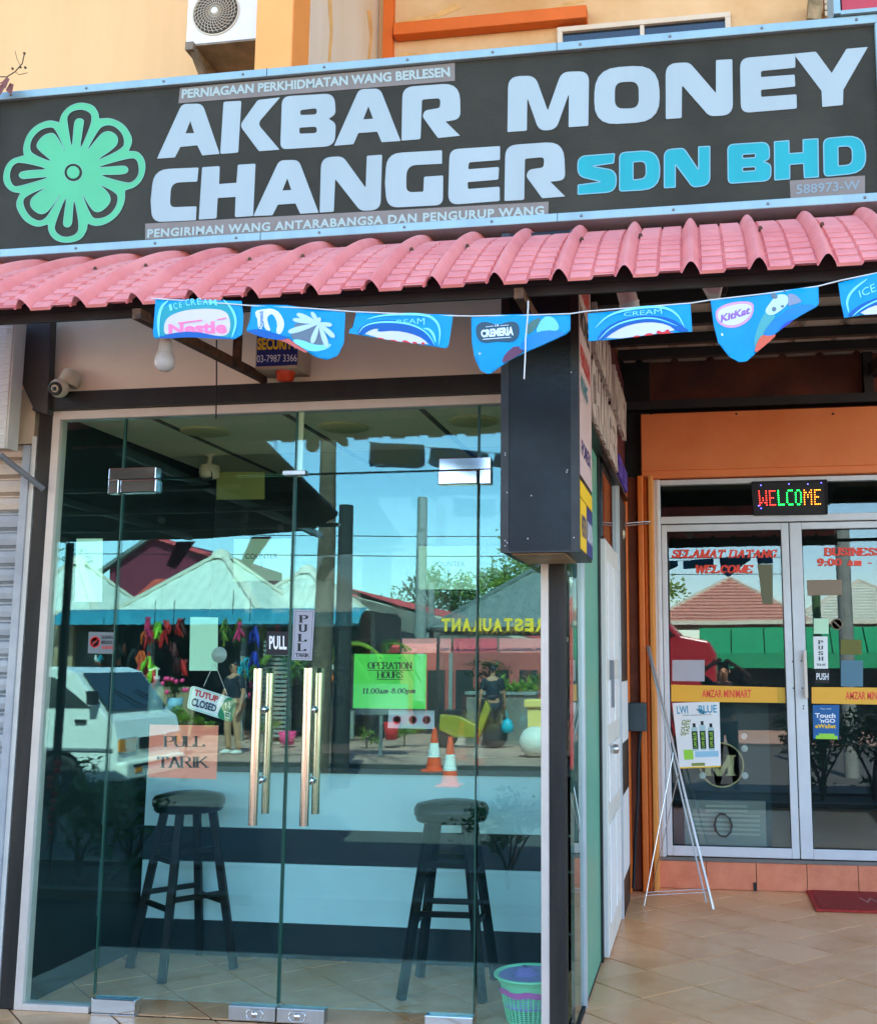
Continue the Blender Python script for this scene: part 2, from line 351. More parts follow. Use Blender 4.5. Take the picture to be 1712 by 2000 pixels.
mat('orange_wall', (236,134,76), .7, rgb2=(222,116,58), nscale=2.2, bump=.1)
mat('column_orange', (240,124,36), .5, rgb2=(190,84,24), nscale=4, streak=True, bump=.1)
mat('brown_wall', (120,62,40), .8, rgb2=(70,40,34), nscale=2.5)
mat('roof_sheet', (206,188,172), .65, rgb2=(168,148,134), nscale=3, streak=False)
mat('door_frame', (206,206,206), .45, noise=.08, nscale=5, metal=.15)
mat('joint_green', (26,74,62), .3)
mat('downlight', (196,196,140), .6)
mat('glass_edge_green', (96,168,140), .35, noise=.08, nscale=3)
mat('yellow_band', (238,172,48), .5)
mat('red_letter', (236,70,50), .5)
mat('red_letter_edge', (236,150,140), .5)
mat('door_mat', (170,44,38), .95, rgb2=(196,62,52), nscale=30, bump=.8, bscale=300)
mat('black_ink', (28,26,28), .6)
mat('white_ink', (236,236,236), .5)
mat('blue_ink', (24,40,110), .5)
mat('yellow_ink', (244,196,30), .5)
mat('red_ink', (206,40,40), .5)
mat('flag_blue', (8,178,232), .5, trans=.35, rgb2=(0,160,222), nscale=5)
mat('flag_deep', (0,96,176), .5, trans=.2)
mat('flag_back', (10,100,160), .5, trans=.2)
mat('flag_teal', (20,148,156), .5)
mat('flag_white', (214,226,232), .5)
mat('flag_line', (120,216,236), .5)
mat('flag_pink', (240,120,160), .5)
mat('paper_green', (104,226,84), .6, trans=.2)
mat('paper_orange', (255,150,120), .6, trans=.2)
mat('paper_pale', (214,250,214), .7, trans=.2)
mat('paper_olive', (130,138,70), .7)
mat('leaf_dark', (96,132,66), .45, rgb2=(54,86,42), nscale=8, trans=.25)
mat('leaf_mid', (66,98,42), .55, rgb2=(40,66,30), nscale=6, trans=.25)
mat('leaf_lime', (134,160,50), .55, rgb2=(92,120,40), nscale=6, trans=.3)
mat('bark', (96,80,66), .9, noise=.35, nscale=10, bump=.6)
mat('rubber', (28,28,30), .7)
mat('van_paint', (226,224,218), .22, noise=.03, coat=.6)
mat('van_grey', (120,122,126), .4)
mat('lamp_amber', (240,140,40), .2)
mat('dark_glass', (30,40,46), .05, spec=.8)
mat('skin', (176,124,96), .55, noise=.06)
mat('hair', (22,18,18), .5)
mat('shirt_navy', (26,34,46), .8)
mat('trouser_tan', (176,130,96), .85)
mat('trouser_dark', (44,46,54), .85)
mat('shirt_dark', (34,34,40), .85)
mat('teal_sheet', (50,130,150), .45, rgb2=(40,112,132), nscale=3)
mat('white_sheet', (214,216,204), .5, rgb2=(190,194,180), nscale=3, streak=True)
mat('ridge_cream', (206,198,180), .6)
mat('maroon_sheet', (110,30,52), .6, noise=.1)
mat('roof_red', (196,72,56), .6, noise=.2, nscale=8)
mat('grey_shingle', (104,112,112), .8, noise=.25, nscale=12)
mat('pink_shingle', (196,140,124), .8, noise=.2, nscale=10)
mat('awning_green', (24,140,92), .6, noise=.1)
mat('awning_red', (206,74,80), .6, noise=.1)
mat('stall_dark', (36,40,42), .8, noise=.3)
mat('stall_wall', (150,130,100), .8, noise=.2)
mat('pillar_yellow', (232,196,110), .7)
mat('cone_orange', (240,84,40), .45)
mat('black_net', (14,20,22), .9, noise=.4, nscale=8)
mat('pole_grey', (130,134,130), .8, noise=.15)
mat('car_red', (160,34,46), .25, coat=.6)
mat('white_plastic', (224,220,208), .4, noise=.05)
mat('cctv', (206,196,164), .4)
mat('alarm_red', (226,70,30), .3)
mat('ac_body', (214,208,204), .55, noise=.05)
mat('ac_under', (140,122,98), .7, rgb2=(100,86,66), nscale=7)
mat('ac_grille', (206,188,160), .5)
mat('ac_dark', (66,54,38), .7)
mat('bulb', (214,206,200), .15, spec=.5)
mat('dead_leaf', (120,70,60), .8, noise=.3)
mat('cyan_bag', (20,160,180), .4)
mat('hot_pink', (230,60,120), .5); mat('lime', (150,210,60), .5); mat('orange_toy', (240,120,50), .5); mat('royal', (40,60,170), .5)
glass('glass_front', (.93,.99,.97), .065, (.50,.97,.98))
glass('glass_mini', (.86,.93,.93), .05, (.9,1,1))
glass('glass_side', (.72,.86,.80), .12, (.9,1,.96))
mat('led_red', (255,50,40), .5, emit=2.2); mat('led_green', (20,255,80), .5, emit=2); mat('led_orange', (255,130,30), .5, emit=2.2); mat('led_white', (220,235,255), .5, emit=3); mat('led_blue', (60,60,255), .5, emit=6)
# ------------------------------------------------------------------ ground: porch, planting strip, road, far pavement
PORCH_Y = -.95
def slab(name, x0, x1, y0, y1, z, m, t=.05):
    return G().box(x0, x1, y0, y1, z-t, z).build(name, m, kind='structure')
base = G().box(-120, 120, -200, 60, -.62, -.5).build('ground', 'asphalt_side', kind='structure')
porch = G().box(-14, 14, PORCH_Y, 9, -.3, -.006).build('porch_floor', 'grout', kind='structure')
# diamond floor tiles: each its own piece, laid over porch and shop floor alike
def clip(poly, x0, x1, y0, y1):
    for ax, lim, sg in ((0, x0, 1), (0, x1, -1), (1, y0, 1), (1, y1, -1)):
        out = []
        for i, p in enumerate(poly):
            q = poly[(i+1) % len(poly)]; a = (p[ax]-lim)*sg; b = (q[ax]-lim)*sg
            if a >= 0: out.append(p)
            if a*b < 0: t = a/(a-b); out.append((p[0]+(q[0]-p[0])*t, p[1]+(q[1]-p[1])*t))
        poly = out
        if len(poly) < 3: return []
    return poly
HX, HY = .2235, .2135
def tiles(x0, x1, y0, y1, parent, h=.2):
    k = 0
    for i in range(-40, 41):
        for j in range(-24, 30):
            if (i+j) % 2: continue
            cx, cy = .551+i*HX, 1.393+j*HY
            pl = clip([(cx-HX+.0058, cy), (cx, cy-HY+.0058), (cx+HX-.0058, cy), (cx, cy+HY-.0058)], x0+.002, x1-.002, y0+.002, y1-.002)
            if len(pl) < 3: continue
            ar = abs(sum(pl[a][0]*pl[(a+1) % len(pl)][1]-pl[(a+1) % len(pl)][0]*pl[a][1] for a in range(len(pl))))/2
            if ar < .0012: continue
            dz = random.uniform(-.0006, .0006)
            G().prism([(a, b, -.005) for a, b in pl], (0, 0, .005+dz)).build('floor_tile', random.choice(('floor_tile', 'floor_tile', 'floor_tile_b')), parent); k += 1
    return k
n1 = tiles(.09, 2.0, PORCH_Y, 2.86, porch)
shop_floor = G().box(-2.19, .07, .02, 2.2, -.0055, -.0045).build('shop_floor', 'grout', kind='structure')
n2 = tiles(-2.19, .06, .012, .9, shop_floor)
n3 = tiles(-2.4, .09, PORCH_Y, -.012, porch)
print('tiles', n1, n2, n3)
slab('porch_step', -14, 14, PORCH_Y-.32, PORCH_Y-.002, -.16, 'concrete', .2)
slab('apron', -14, 14, -3.1, PORCH_Y-.325, -.24, 'asphalt', .2)
slab('planting_strip', -14, 14, -4.02, -3.1, -.2, 'soil', .25)
slab('kerb', -14, 14, -3.1, -2.98, -.17, 'concrete', .28)
slab('kerb', -14, 14, -4.16, -4.02, -.17, 'concrete', .28)
slab('street', -60, 60, -13.2, -4.16, -.3, 'street_surface', .18)
slab('driveway', -3.6, 60, -13.2, -4.2, -.294, 'street_surface', .01)
slab('far_pavement', -60, 60, -40, -13.36, -.24, 'paver', .25)
slab('kerb', -60, 60, -13.35, -13.2, -.235, 'asphalt', .2)
yl = G()
for x in range(-30, 30, 4): yl.box(x, x+2, -8.75, -8.62, -.2995, -.295)

# ------------------------------------------------------------------ the shophouse
bld = thing('shophouse', (0, 3, 0), 'cream and orange two storey shophouse whose ground floor holds the money changer and the minimart', 'building')
g = G(); g.box(-9, onY(500, 60, 0).x-.01, .5, 8.8, 3.02, 5.9); g.build('upper_wall', 'cream', bld)
g = G(); g.box(onY(570, 60, 0).x+.002, 9, 1.27, 8.8, 3.5, 5.9); g.build('upper_wall', 'cream_stained', bld)
PX0, PX1 = onY(500, 60, 0).x, onY(570, 60, 0).x
G().box(PX0, PX1, 0, 8.8, 3.02, 5.9).build('pilaster', 'pilaster_orange', bld)
G().box(PX1+.001, PX1+.005, 0, .2, 3.02, 5.9).build('pilaster_side', 'pilaster_side', bld)
G().box(PX1+.001, PX1+.007, .202, 1.268, 3.02, 5.9).build('side_wall', 'grey_cream', bld)
G().box(-9.2, 9.2, -.3, 9.2, 5.92, 6.05).build('roof_slab', 'concrete', bld)
p1, p2 = onY(750, 60, 1.25), onY(769, 60, 1.25)
G().box(p1.x, p2.x, 1.225, 1.268, 3.4, 6).build('orange_strip', 'bright_orange', bld)
p1, p2, p3 = onY(768, 70, 1.2), onY(1145, 35, 1.2), onY(768, 46, 1.2)
G().box(p1.x, p2.x, 1.19, 1.268, p1.z, p3.z).build('orange_ledge', 'bright_orange', bld, bevel=.006)
# upstairs window
a, b = onY(1092, 62, 1.25), onY(1421, 25, 1.25)
zt = a.z+.02
w = G(); w.box(a.x-.012, b.x+.012, 1.235, 1.268, zt-.03, zt+.0); w.box(a.x-.012, a.x+.018, 1.235, 1.268, 4.0, zt-.03); w.box(b.x-.018, b.x+.012, 1.235, 1.268, 4.0, zt-.03)
mx = onY(1253, 45, 1.25).x; w.box(mx-.012, mx+.012, 1.24, 1.268, 4.0, zt-.03)
wf = w.build('window', 'grey_cream', bld, bevel=.003)
G().box(a.x+.018, mx-.012, 1.258, 1.266, 4.0, zt-.03).build('pane', 'dark_glass', wf); G().box(mx+.012, b.x-.018, 1.258, 1.266, 4.0, zt-.03).build('pane', 'dark_glass', wf)
G().box(-9, 9, 8.85, 9, -.3, 5.8).build('rear_wall', 'cream', bld); G().box(-9.0, -8.9, .6, 8.84, -.3, 2.74).build('end_wall', 'cream', bld)
# neighbouring shop bays carry the building on either side
G().box(-9, -2.62, .12, .6, -.2, 3.02).build('left_bay_wall', 'cream', bld)
G().box(-9, -2.22, .6, 8.9, 2.75, 3.015).build('floor_slab', 'concrete', bld)
G().box(2.6, 9, 2.95, 8.9, 0, 3.5).build('right_bay_wall', 'cream', bld)
# ------------------------------------------------------------------ the money changer's glass shop
shop = thing('money_changer_shop', (-1.05, 0, 0), 'glass fronted money changer shop with black posts between the roller shutter and the porch', 'shop')
G().box(-2.24, -.05, .02, .12, 2.592, 3.25).build('header_wall', 'header_wall', shop)
G().box(-2.29, .085, -.04, .06, 2.51, 2.591).build('header_beam', 'black_paint', shop, bevel=.003)
G().box(-2.272, -2.205, -.012, .05, 0, 2.509).build('post', 'black_post', shop, bevel=.004)
G().box(.012, .076, -.02, .05, 0, 2.509).build('post', 'black_post', shop, bevel=.004)
f = G(); f.box(-2.204, -2.168, -.015, .045, .0, 2.509); f.box(-2.168, -.02, -.015, .045, 2.47, 2.509); f.box(-.022, .011, -.015, .045, 0, 2.509); f.box(-2.168, -1.875, -.015, .045, 0, .026)
f.build('window_frame', 'alu_cream', shop, bevel=.003)
GY0, GY1 = .006, .016
DL, DM, DR, DT = -1.868, -1.078, -.283, 2.193
def pane(name, x0, x1, z0, z1, par): return G().box(x0, x1, GY0, GY1, z0, z1).build(name, 'glass_front', par)
pane('glass_pane', -2.167, DL-.006, .027, 2.469, shop)
pane('glass_pane', DR+.006, -.023, .027, 2.469, shop)
pane('transom_pane', DL-.002, DM-.004, DT+.008, 2.469, shop); pane('transom_pane', DM+.004, DR+.002, DT+.008, 2.469, shop)
for x in (DL, DM, DR):
    G().box(x-.0045 if x != DM else x-.0035, x+.0045 if x != DM else x+.0035, .0045, .0175, 2.2 if x != DM else DT+.009, 2.468).build('glass_joint', 'joint_green', shop)
def fin(px, py1, py2, wpx):
    a = onY(px, py1, .01); b = onY(px, py2, .01); G().box(a.x-wpx, a.x+wpx, .02, .028, b.z, a.z).build('glass_fin', 'ceiling_white', shop)
fin(587, 800, 930, .011)
for k, (x0, x1) in enumerate(((DL+.004, DM-.003), (DM+.003, DR-.004))):
    d = pane('glass_door', x0, x1, .062 if k else .062, DT, shop)
    for xe in (x0, x1): G().box(xe-.0022, xe+.0022, .0035, .0185, .07, DT-.002).build('door_edge', 'joint_green', d)
    # patch fittings: one at the top hinge, one at the bottom hinge, a lock at the meeting stile
    hx = x0 if k == 0 else x1; s = 1 if k == 0 else -1
    def patch(xa, xb, za, zb, nm='patch_fitting', m='chrome'): return G().box(min(xa, xb), max(xa, xb), -.012, .034, za, zb).build(nm, m, d, bevel=.004)
    patch(hx-s*.002, hx+s*.165, DT-.058, DT-.001); 
    patch(hx-s*.0, hx+s*.19, .003, .060); patch(hx-s*.0, hx+s*.19, -.022, .0025, m='steel_brushed')
    mxx = x1 if k == 0 else x0
    pl = patch(mxx, mxx-s*.195, .003, .060, 'lock_case', 'steel_brushed')
    cx = mxx-s*.085
    G().lathe((cx, -.0125, .031), [(0,.006),(.011,.006),(.013,0)], 20, NY).build('lock_cylinder', 'chrome', pl)
    lo = G(); 
    pts = [Vector((cx+.028*(1 if math.cos(t) > 0 else -1)*.6+.017*math.cos(t), -.0145, .031+.017*math.sin(t))) for t in [i*2*math.pi/28 for i in range(29)]]
    lo.tube(pts, .0022, 6, False); lo.build('lock_ring', 'chrome', pl)
# transom patches above the door hinges (L shaped pair at the left, mirrored at the right)
for hx, s in ((DL, 1), (DR, -1)):
    g = G(); g.box(min(hx-s*.055, hx+s*.165), max(hx-s*.055, hx+s*.165), -.012, .034, DT+.001, DT+.052); g.box(min(hx-s*.055, hx-s*.006), max(hx-s*.055, hx-s*.006), -.012, .034, DT-.06, DT+.001)
    g.build('transom_patch', 'chrome', shop, bevel=.003)
G().box(DM-.05, DM+.05, -.01, .034, DT-.0, DT+.02).build('transom_clamp', 'steel_brushed', shop, bevel=.002)
# side glazing towards the porch
SX = .1
G().box(.086, .1, .05, .36, .012, 2.42).build('side_pane', 'glass_side', shop)
G().box(.07, .112, .36, .40, .0, 2.45).build('side_mullion', 'alu', shop)
G().box(.088, .106, .40, 1.06, .0, 2.45).build('side_panel', 'glass_edge_green', shop)
G().box(.07, .108, .05, 1.06, -.002, .012).build('side_sill', 'dark_steel', shop)
G().box(.075, .118, 1.06, 1.10, 0, 2.45).build('side_post', 'black_paint', shop)
sd = G().box(.102, .14, 1.12, 1.95, .008, 2.03).build('side_door', 'white_plastic', shop, bevel=.003)
for z0, z1 in ((.15, .62), (.72, 1.0), (1.1, 1.32), (1.42, 1.92)):
    for y0, y1 in ((1.19, 1.5), (1.57, 1.88)):
        G().box(.14, .147, y0, y1, z0, z1).build('door_panel', 'white', sd, bevel=.005)
G().box(.1405, .16, 1.3, 1.36, 1.18, 1.42).build('intercom', 'van_grey', sd); G().lathe((.141, 1.22, .98), [(.0,.05),(.022,.045),(.024,.02),(.012,0)], 16, (1,0,0)).build('door_knob', 'steel_brushed', sd)
G().box(.09, .13, 1.11, 1.96, 2.04, 2.42).build('side_transom', 'dark_glass', shop)
G().box(.085, .15, 1.96, 2.0, 0, 2.45).build('side_post', 'alu', shop)
for i, (z0, z1, m) in enumerate(((0, .2, 'black_paint'), (.2, .66, 'white'), (.66, .95, 'black_paint'), (.95, 1.3, 'white'), (1.3, 2.4, 'black_paint'))):
    G().box(.06, .15, 2.0, 2.5, z0, z1-.001).build('side_wall_band', m, shop)
G().box(-.05, .128, .125, 2.84, 2.46, 3.3).build('side_fascia', 'maroon', shop)
G().box(.05, .16, .13, 2.6, 2.44, 2.459).build('side_rail', 'black_paint', shop)
# interior: ceiling, walls, counter
G().box(-2.19, .06, .06, 1.6, 2.5, 2.509).build('ceiling', 'ceiling_white', shop)
for px, py, qx, qy in ((287,811,473,892), (543,800,696,887), (812,789,913,876)):
    a = onZ(px, py, 2.498); b = onZ(qx, qy, 2.498)
    G().box(a.x-.012, a.x+.012, .08, 1.59, 2.494, 2.4995).build('ceiling_joint', 'ceiling_line', shop)
for px, py in ((401, 843), (670, 835), (924, 823)):
    c = onZ(px, py, 2.495); l = G().lathe((c.x, c.y, 2.499), [(.115,0),(.115,-.006),(.10,-.012),(.0,-.012)], 28).build('downlight', 'downlight', shop)
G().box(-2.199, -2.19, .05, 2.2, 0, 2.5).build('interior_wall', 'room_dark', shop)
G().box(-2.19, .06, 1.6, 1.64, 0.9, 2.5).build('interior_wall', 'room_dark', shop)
G().box(-.12, .06, .9, .905, 0.0, .9).build('interior_wall', 'counter_white', shop)
glass('partition_glass', (.97,.99,.98), .012)
G().box(-2.185, .055, 1.0, 1.008, .902, 2.495).build('partition_pane', 'partition_glass', shop)
ct = G().box(-2.165, .06, .93, 1.5, 0, .80).build('counter', 'counter_dark', shop)
for z0, z1, m in ((0, .16, 'counter_dark'), (.163, .437, 'counter_white'), (.44, .6, 'counter_dark'), (.603, .87, 'counter_white')):
    G().box(-2.16, .058, .9, .928, z0, z1).build('counter_band', m, ct)
G().box(-2.17, .059, .88, 1.55, .872, .9).build('counter_top', 'counter_dark', ct, bevel=.003)
# ------------------------------------------------------------------ main signboard
SY = -.45
sg = thing('signboard', (-.5, -.4, 3.05), 'long dark lightbox signboard reading AKBAR MONEY CHANGER above the pink awning', 'signboard')
x0, x1, z0, z1 = -2.30, 1.325, 3.052, 3.782
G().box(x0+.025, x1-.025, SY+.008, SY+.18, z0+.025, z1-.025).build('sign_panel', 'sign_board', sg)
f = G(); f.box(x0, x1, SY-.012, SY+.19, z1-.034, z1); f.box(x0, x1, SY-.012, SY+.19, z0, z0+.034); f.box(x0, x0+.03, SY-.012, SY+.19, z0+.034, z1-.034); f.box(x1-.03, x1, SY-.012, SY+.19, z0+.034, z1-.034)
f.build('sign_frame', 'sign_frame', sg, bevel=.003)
sc2 = thing('neighbour_signboard', (2.0, -.45, 3.8), 'red signboard with a white frame cut off above the right end of the long sign', 'signboard')
a = onY(1634, 33, -.47)
G().box(a.x+.02, 3.4, -.46, -.3, 3.795, 4.5).build('sign_panel', mat('sign_red', (236,72,84), .5), sc2)
f = G(); f.box(a.x-.012, a.x+.012, -.475, -.3, 3.79, 4.5); f.box(a.x+.012, 3.4, -.475, -.3, 3.785, 3.8); f.build('sign_frame', 'sign_frame', sc2)
LET = {}
for pts in ([(772,44),(810,34),(850,28),(878,10),(890,7),(902,16),(884,22),(850,37),(800,46),(776,52)], [(1085,12),(1110,2),(1150,0),(1120,8),(1095,20)], [(770,110),(800,100),(830,112),(800,118)]):
    P = [onY(x, y, 1.268) for x, y in [tuple(q) for q in chaikin(pts, 2)]]; G().prism(P, (0, -.0006, 0)).build('water_stain', mat('water_stain', (214,164,100), .9, noise=.2, nscale=12), bld)
for pts in ([(640,0),(644,60),(640,120),(646,120),(650,60),(648,0)], [(716,20),(722,70),(717,125),(722,125),(728,60),(724,20)]):
    P = [onX(x, y, PX1+.0075) for x, y in pts]; G().prism(P, (.0006, 0, 0)).build('water_stain', 'water_stain', bld)
mat('screw_grey', (120,120,118), .4, metal=.6)
for k in range(11):
    xx = x0+.1+k*.343
    for zz in (z0+.017, z1-.017): G().lathe((xx, SY-.0125, zz), [(.006,0),(.005,.003),(0,.004)], 8, NY).build('screw', 'screw_grey', sg)
for xx in (-1.07, .11): G().box(xx-.0012, xx+.0012, SY-.0128, SY-.0115, z1-.034, z1).build('frame_joint', 'rubber' if 'rubber' in MATS else 'dark_steel', sg); G().box(xx-.0012, xx+.0012, SY-.0128, SY-.0115, z0, z0+.034).build('frame_joint', 'rubber' if 'rubber' in MATS else 'dark_steel', sg)
def crop(ox, oy, s): return lambda pts: [tuple([ox+p[0]/s, oy+p[1]/s]+([p[2]/s] if len(p) > 2 else [])) for p in pts]
cA, cB, cC, cD, cE = crop(300,120,5.7067), crop(600,120,5.7067), crop(280,270,5.7067), crop(560,260,5.7067), crop(820,250,5.7067)
cF, cG, cH, cI = crop(970,90,4.7556), crop(1290,70,4.0762), crop(1110,250,2.8533), crop(0,190,5.7067)
def letter(c, *loops, m='sign_white', nm='letter'):
    shapeY([fillet(c(lp)) for lp in loops], SY+.007, .0016, m, sg, nm)
    if m == 'sign_cyan': outline([fillet(c(lp)) for lp in loops], SY+.0048, .0045, 'sign_edge', sg)
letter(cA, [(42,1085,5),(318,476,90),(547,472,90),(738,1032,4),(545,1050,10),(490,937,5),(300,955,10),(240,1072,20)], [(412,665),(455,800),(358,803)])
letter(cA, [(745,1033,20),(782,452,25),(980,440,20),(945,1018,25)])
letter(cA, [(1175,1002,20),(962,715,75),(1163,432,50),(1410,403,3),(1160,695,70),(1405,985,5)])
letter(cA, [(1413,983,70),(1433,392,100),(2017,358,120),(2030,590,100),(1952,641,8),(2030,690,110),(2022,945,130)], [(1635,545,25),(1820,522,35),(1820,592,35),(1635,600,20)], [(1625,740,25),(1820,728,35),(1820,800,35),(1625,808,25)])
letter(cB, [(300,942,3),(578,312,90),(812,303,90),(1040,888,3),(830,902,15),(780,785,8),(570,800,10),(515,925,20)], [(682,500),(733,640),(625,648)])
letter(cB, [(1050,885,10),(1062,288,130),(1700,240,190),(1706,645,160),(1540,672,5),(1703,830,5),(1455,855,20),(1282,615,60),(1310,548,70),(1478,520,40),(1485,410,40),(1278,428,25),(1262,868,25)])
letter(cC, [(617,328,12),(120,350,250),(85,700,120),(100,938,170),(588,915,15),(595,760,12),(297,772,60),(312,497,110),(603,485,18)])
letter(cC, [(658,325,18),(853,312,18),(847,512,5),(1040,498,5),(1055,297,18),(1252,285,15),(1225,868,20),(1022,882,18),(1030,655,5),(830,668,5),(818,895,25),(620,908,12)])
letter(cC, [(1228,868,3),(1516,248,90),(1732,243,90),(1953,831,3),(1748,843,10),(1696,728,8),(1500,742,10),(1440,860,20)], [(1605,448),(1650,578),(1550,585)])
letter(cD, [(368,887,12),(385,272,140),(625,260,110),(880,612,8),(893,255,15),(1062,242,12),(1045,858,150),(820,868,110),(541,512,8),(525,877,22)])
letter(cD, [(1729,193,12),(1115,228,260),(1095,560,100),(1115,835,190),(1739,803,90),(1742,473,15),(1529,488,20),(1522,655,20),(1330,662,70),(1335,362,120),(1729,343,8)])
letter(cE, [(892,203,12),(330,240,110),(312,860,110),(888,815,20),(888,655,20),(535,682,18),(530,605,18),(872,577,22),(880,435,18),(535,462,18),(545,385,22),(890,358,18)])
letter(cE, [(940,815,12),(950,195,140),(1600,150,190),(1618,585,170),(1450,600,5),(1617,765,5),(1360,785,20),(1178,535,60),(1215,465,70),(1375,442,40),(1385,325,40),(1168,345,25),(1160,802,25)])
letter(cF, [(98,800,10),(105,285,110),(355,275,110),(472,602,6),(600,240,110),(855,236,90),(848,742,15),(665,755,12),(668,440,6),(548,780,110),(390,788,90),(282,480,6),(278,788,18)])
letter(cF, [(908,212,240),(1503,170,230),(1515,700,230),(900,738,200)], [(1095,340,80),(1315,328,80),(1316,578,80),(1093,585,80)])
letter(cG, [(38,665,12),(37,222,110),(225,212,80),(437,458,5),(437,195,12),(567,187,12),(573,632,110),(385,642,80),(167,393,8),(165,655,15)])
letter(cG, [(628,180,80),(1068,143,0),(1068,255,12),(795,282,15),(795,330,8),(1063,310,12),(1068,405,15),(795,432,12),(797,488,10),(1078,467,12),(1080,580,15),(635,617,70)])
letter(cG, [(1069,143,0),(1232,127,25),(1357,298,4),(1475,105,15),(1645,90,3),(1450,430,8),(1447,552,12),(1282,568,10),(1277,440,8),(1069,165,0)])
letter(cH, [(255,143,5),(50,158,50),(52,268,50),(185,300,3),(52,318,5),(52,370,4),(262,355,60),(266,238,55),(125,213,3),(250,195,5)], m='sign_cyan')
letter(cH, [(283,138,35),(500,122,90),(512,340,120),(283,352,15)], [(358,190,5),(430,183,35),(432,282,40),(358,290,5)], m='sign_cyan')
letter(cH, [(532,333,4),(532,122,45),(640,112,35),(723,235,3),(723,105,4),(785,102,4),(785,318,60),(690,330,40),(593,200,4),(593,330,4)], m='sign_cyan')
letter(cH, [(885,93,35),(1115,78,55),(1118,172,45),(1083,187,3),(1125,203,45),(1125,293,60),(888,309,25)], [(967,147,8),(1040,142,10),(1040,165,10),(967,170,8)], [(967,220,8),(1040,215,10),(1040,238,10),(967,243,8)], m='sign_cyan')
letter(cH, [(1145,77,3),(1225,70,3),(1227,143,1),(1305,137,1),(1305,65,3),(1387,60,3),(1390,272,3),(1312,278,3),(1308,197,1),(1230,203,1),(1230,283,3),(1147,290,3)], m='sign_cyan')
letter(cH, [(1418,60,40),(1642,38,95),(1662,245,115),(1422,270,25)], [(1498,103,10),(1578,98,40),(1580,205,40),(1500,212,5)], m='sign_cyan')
# the flower emblem
outer = [(935,62),(1040,90),(1095,170),(1102,225),(1104,238),(1115,240),(1240,232),(1380,300),(1460,420),(1474,500),(1438,585),(1430,600),(1440,603),(1540,605),(1610,690),(1624,790),(1592,910),(1510,1000),(1412,1028),(1396,1035),(1392,1050),(1392,1160),(1330,1300),(1210,1400),(1080,1438),(990,1408),(980,1400),(976,1412),(965,1490),(900,1590),(740,1625),(610,1590),(545,1500),(540,1425),(540,1412),(525,1416),(420,1447),(290,1390),(210,1280),(180,1180),(225,1080),(238,1066),(225,1064),(130,1050),(60,980),(38,900),(60,780),(130,690),(255,655),(275,650),(270,635),(262,560),(300,430),(390,320),(540,255),(640,275),(665,288),(668,270),(690,190),(760,110),(850,68)]
cuts = [[(805,615),(752,290),(746,215),(800,150),(920,128),(1015,170),(1030,240),(1005,340),(880,635),(930,300),(938,255),(890,232),(840,252),(826,330)],
 [(940,640),(1095,360),(1160,310),(1260,306),(1355,380),(1394,480),(1375,575),(1025,735),(1285,560),(1318,490),(1303,425),(1230,376),(1150,390),(1085,460)],
 [(1025,790),(1450,670),(1530,685),(1556,790),(1544,885),(1470,955),(1395,955),(1055,858),(1390,862),(1440,812),(1400,763),(1300,770)],
 [(1085,955),(1290,1055),(1324,1120),(1292,1240),(1200,1333),(1065,1363),(1010,1320),(888,1015),(1015,1240),(1075,1283),(1150,1262),(1234,1170),(1228,1100),(1180,1035)],
 [(757,1045),(608,1415),(612,1495),(680,1553),(760,1563),(855,1530),(892,1440),(825,1085),(808,1330),(802,1420),(760,1452),(708,1432),(713,1350)],
 [(705,1030),(540,1320),(480,1373),(420,1382),(318,1322),(252,1190),(270,1105),(555,983),(380,1095),(337,1160),(350,1235),(440,1303),(512,1292),(575,1225)],
 [(612,878),(210,998),(148,993),(108,910),(112,820),(158,738),(240,718),(592,804),(260,818),(206,860),(240,910),(330,902)],
 [(622,740),(360,638),(328,560),(358,450),(450,358),(560,326),(625,348),(755,658),(622,408),(560,398),(480,428),(408,520),(425,582)]]
ring = [(820+103*math.cos(t), 838+101*math.sin(t)) for t in [i*2*math.pi/32 for i in range(32)]]
disc = [(820+70*math.cos(t), 838+70*math.sin(t)) for t in [i*2*math.pi/24 for i in range(24)]]
def cm(pts): return [(p[0], p[1]) for p in cI([tuple(q) for q in pts])]
fl = [cm(chaikin(outer, 2))]+[cm(chaikin(c, 2)) for c in cuts]+[cm(ring)]
shapeY(fl, SY+.007, .0016, 'sign_green', sg, 'flower_emblem'); shapeY([cm(disc)], SY+.007, .0016, 'sign_green', sg, 'emblem_centre')
outline(fl, SY+.0048, .0035, 'sign_green_edge', sg, 'emblem_edge')
# grey stickers with small lettering
def strip(q, y, m, nm, d=.001): 
    p = pq(q, y); return G().prism(p, (0, -d, 0)).build(nm, m, sg)
def inset(q, l, b, r, t):      # shrink a photo quad (bl, br, tr, tl) by fractions
    P = [Vector((q[i], q[i+1])) for i in (0, 2, 4, 6)]
    f2 = lambda a, c: P[0]*(1-a)*(1-c)+P[1]*a*(1-c)+P[2]*a*c+P[3]*(1-a)*c
    o = [f2(l, b), f2(1-r, b), f2(1-r, 1-t), f2(l, 1-t)]; return [v for p in o for v in p]
q = (349,202, 888,158, 888,123, 352,172); strip(q, SY+.007, 'sticker_grey', 'sticker')
text('PERNIAGAAN PERKHIDMATAN WANG BERLESEN', pq((355,193, 879,150, 878,131, 356,175), SY+.006), NY, 'sticker_text', sg, bold=.035)
q = (284,468, 1070,422, 1071,394, 284,437); strip(q, SY+.007, 'sticker_grey', 'sticker')
text('PENGIRIMAN WANG ANTARABANGSA DAN PENGURUP WANG', pq((288,465, 1062,420, 1062,402, 289,448), SY+.006), NY, 'sticker_text', sg, bold=.035, space=1.12)
q = (1543,390, 1688,381, 1688,343, 1541,353); strip(q, SY+.007, 'sticker_grey', 'sticker')
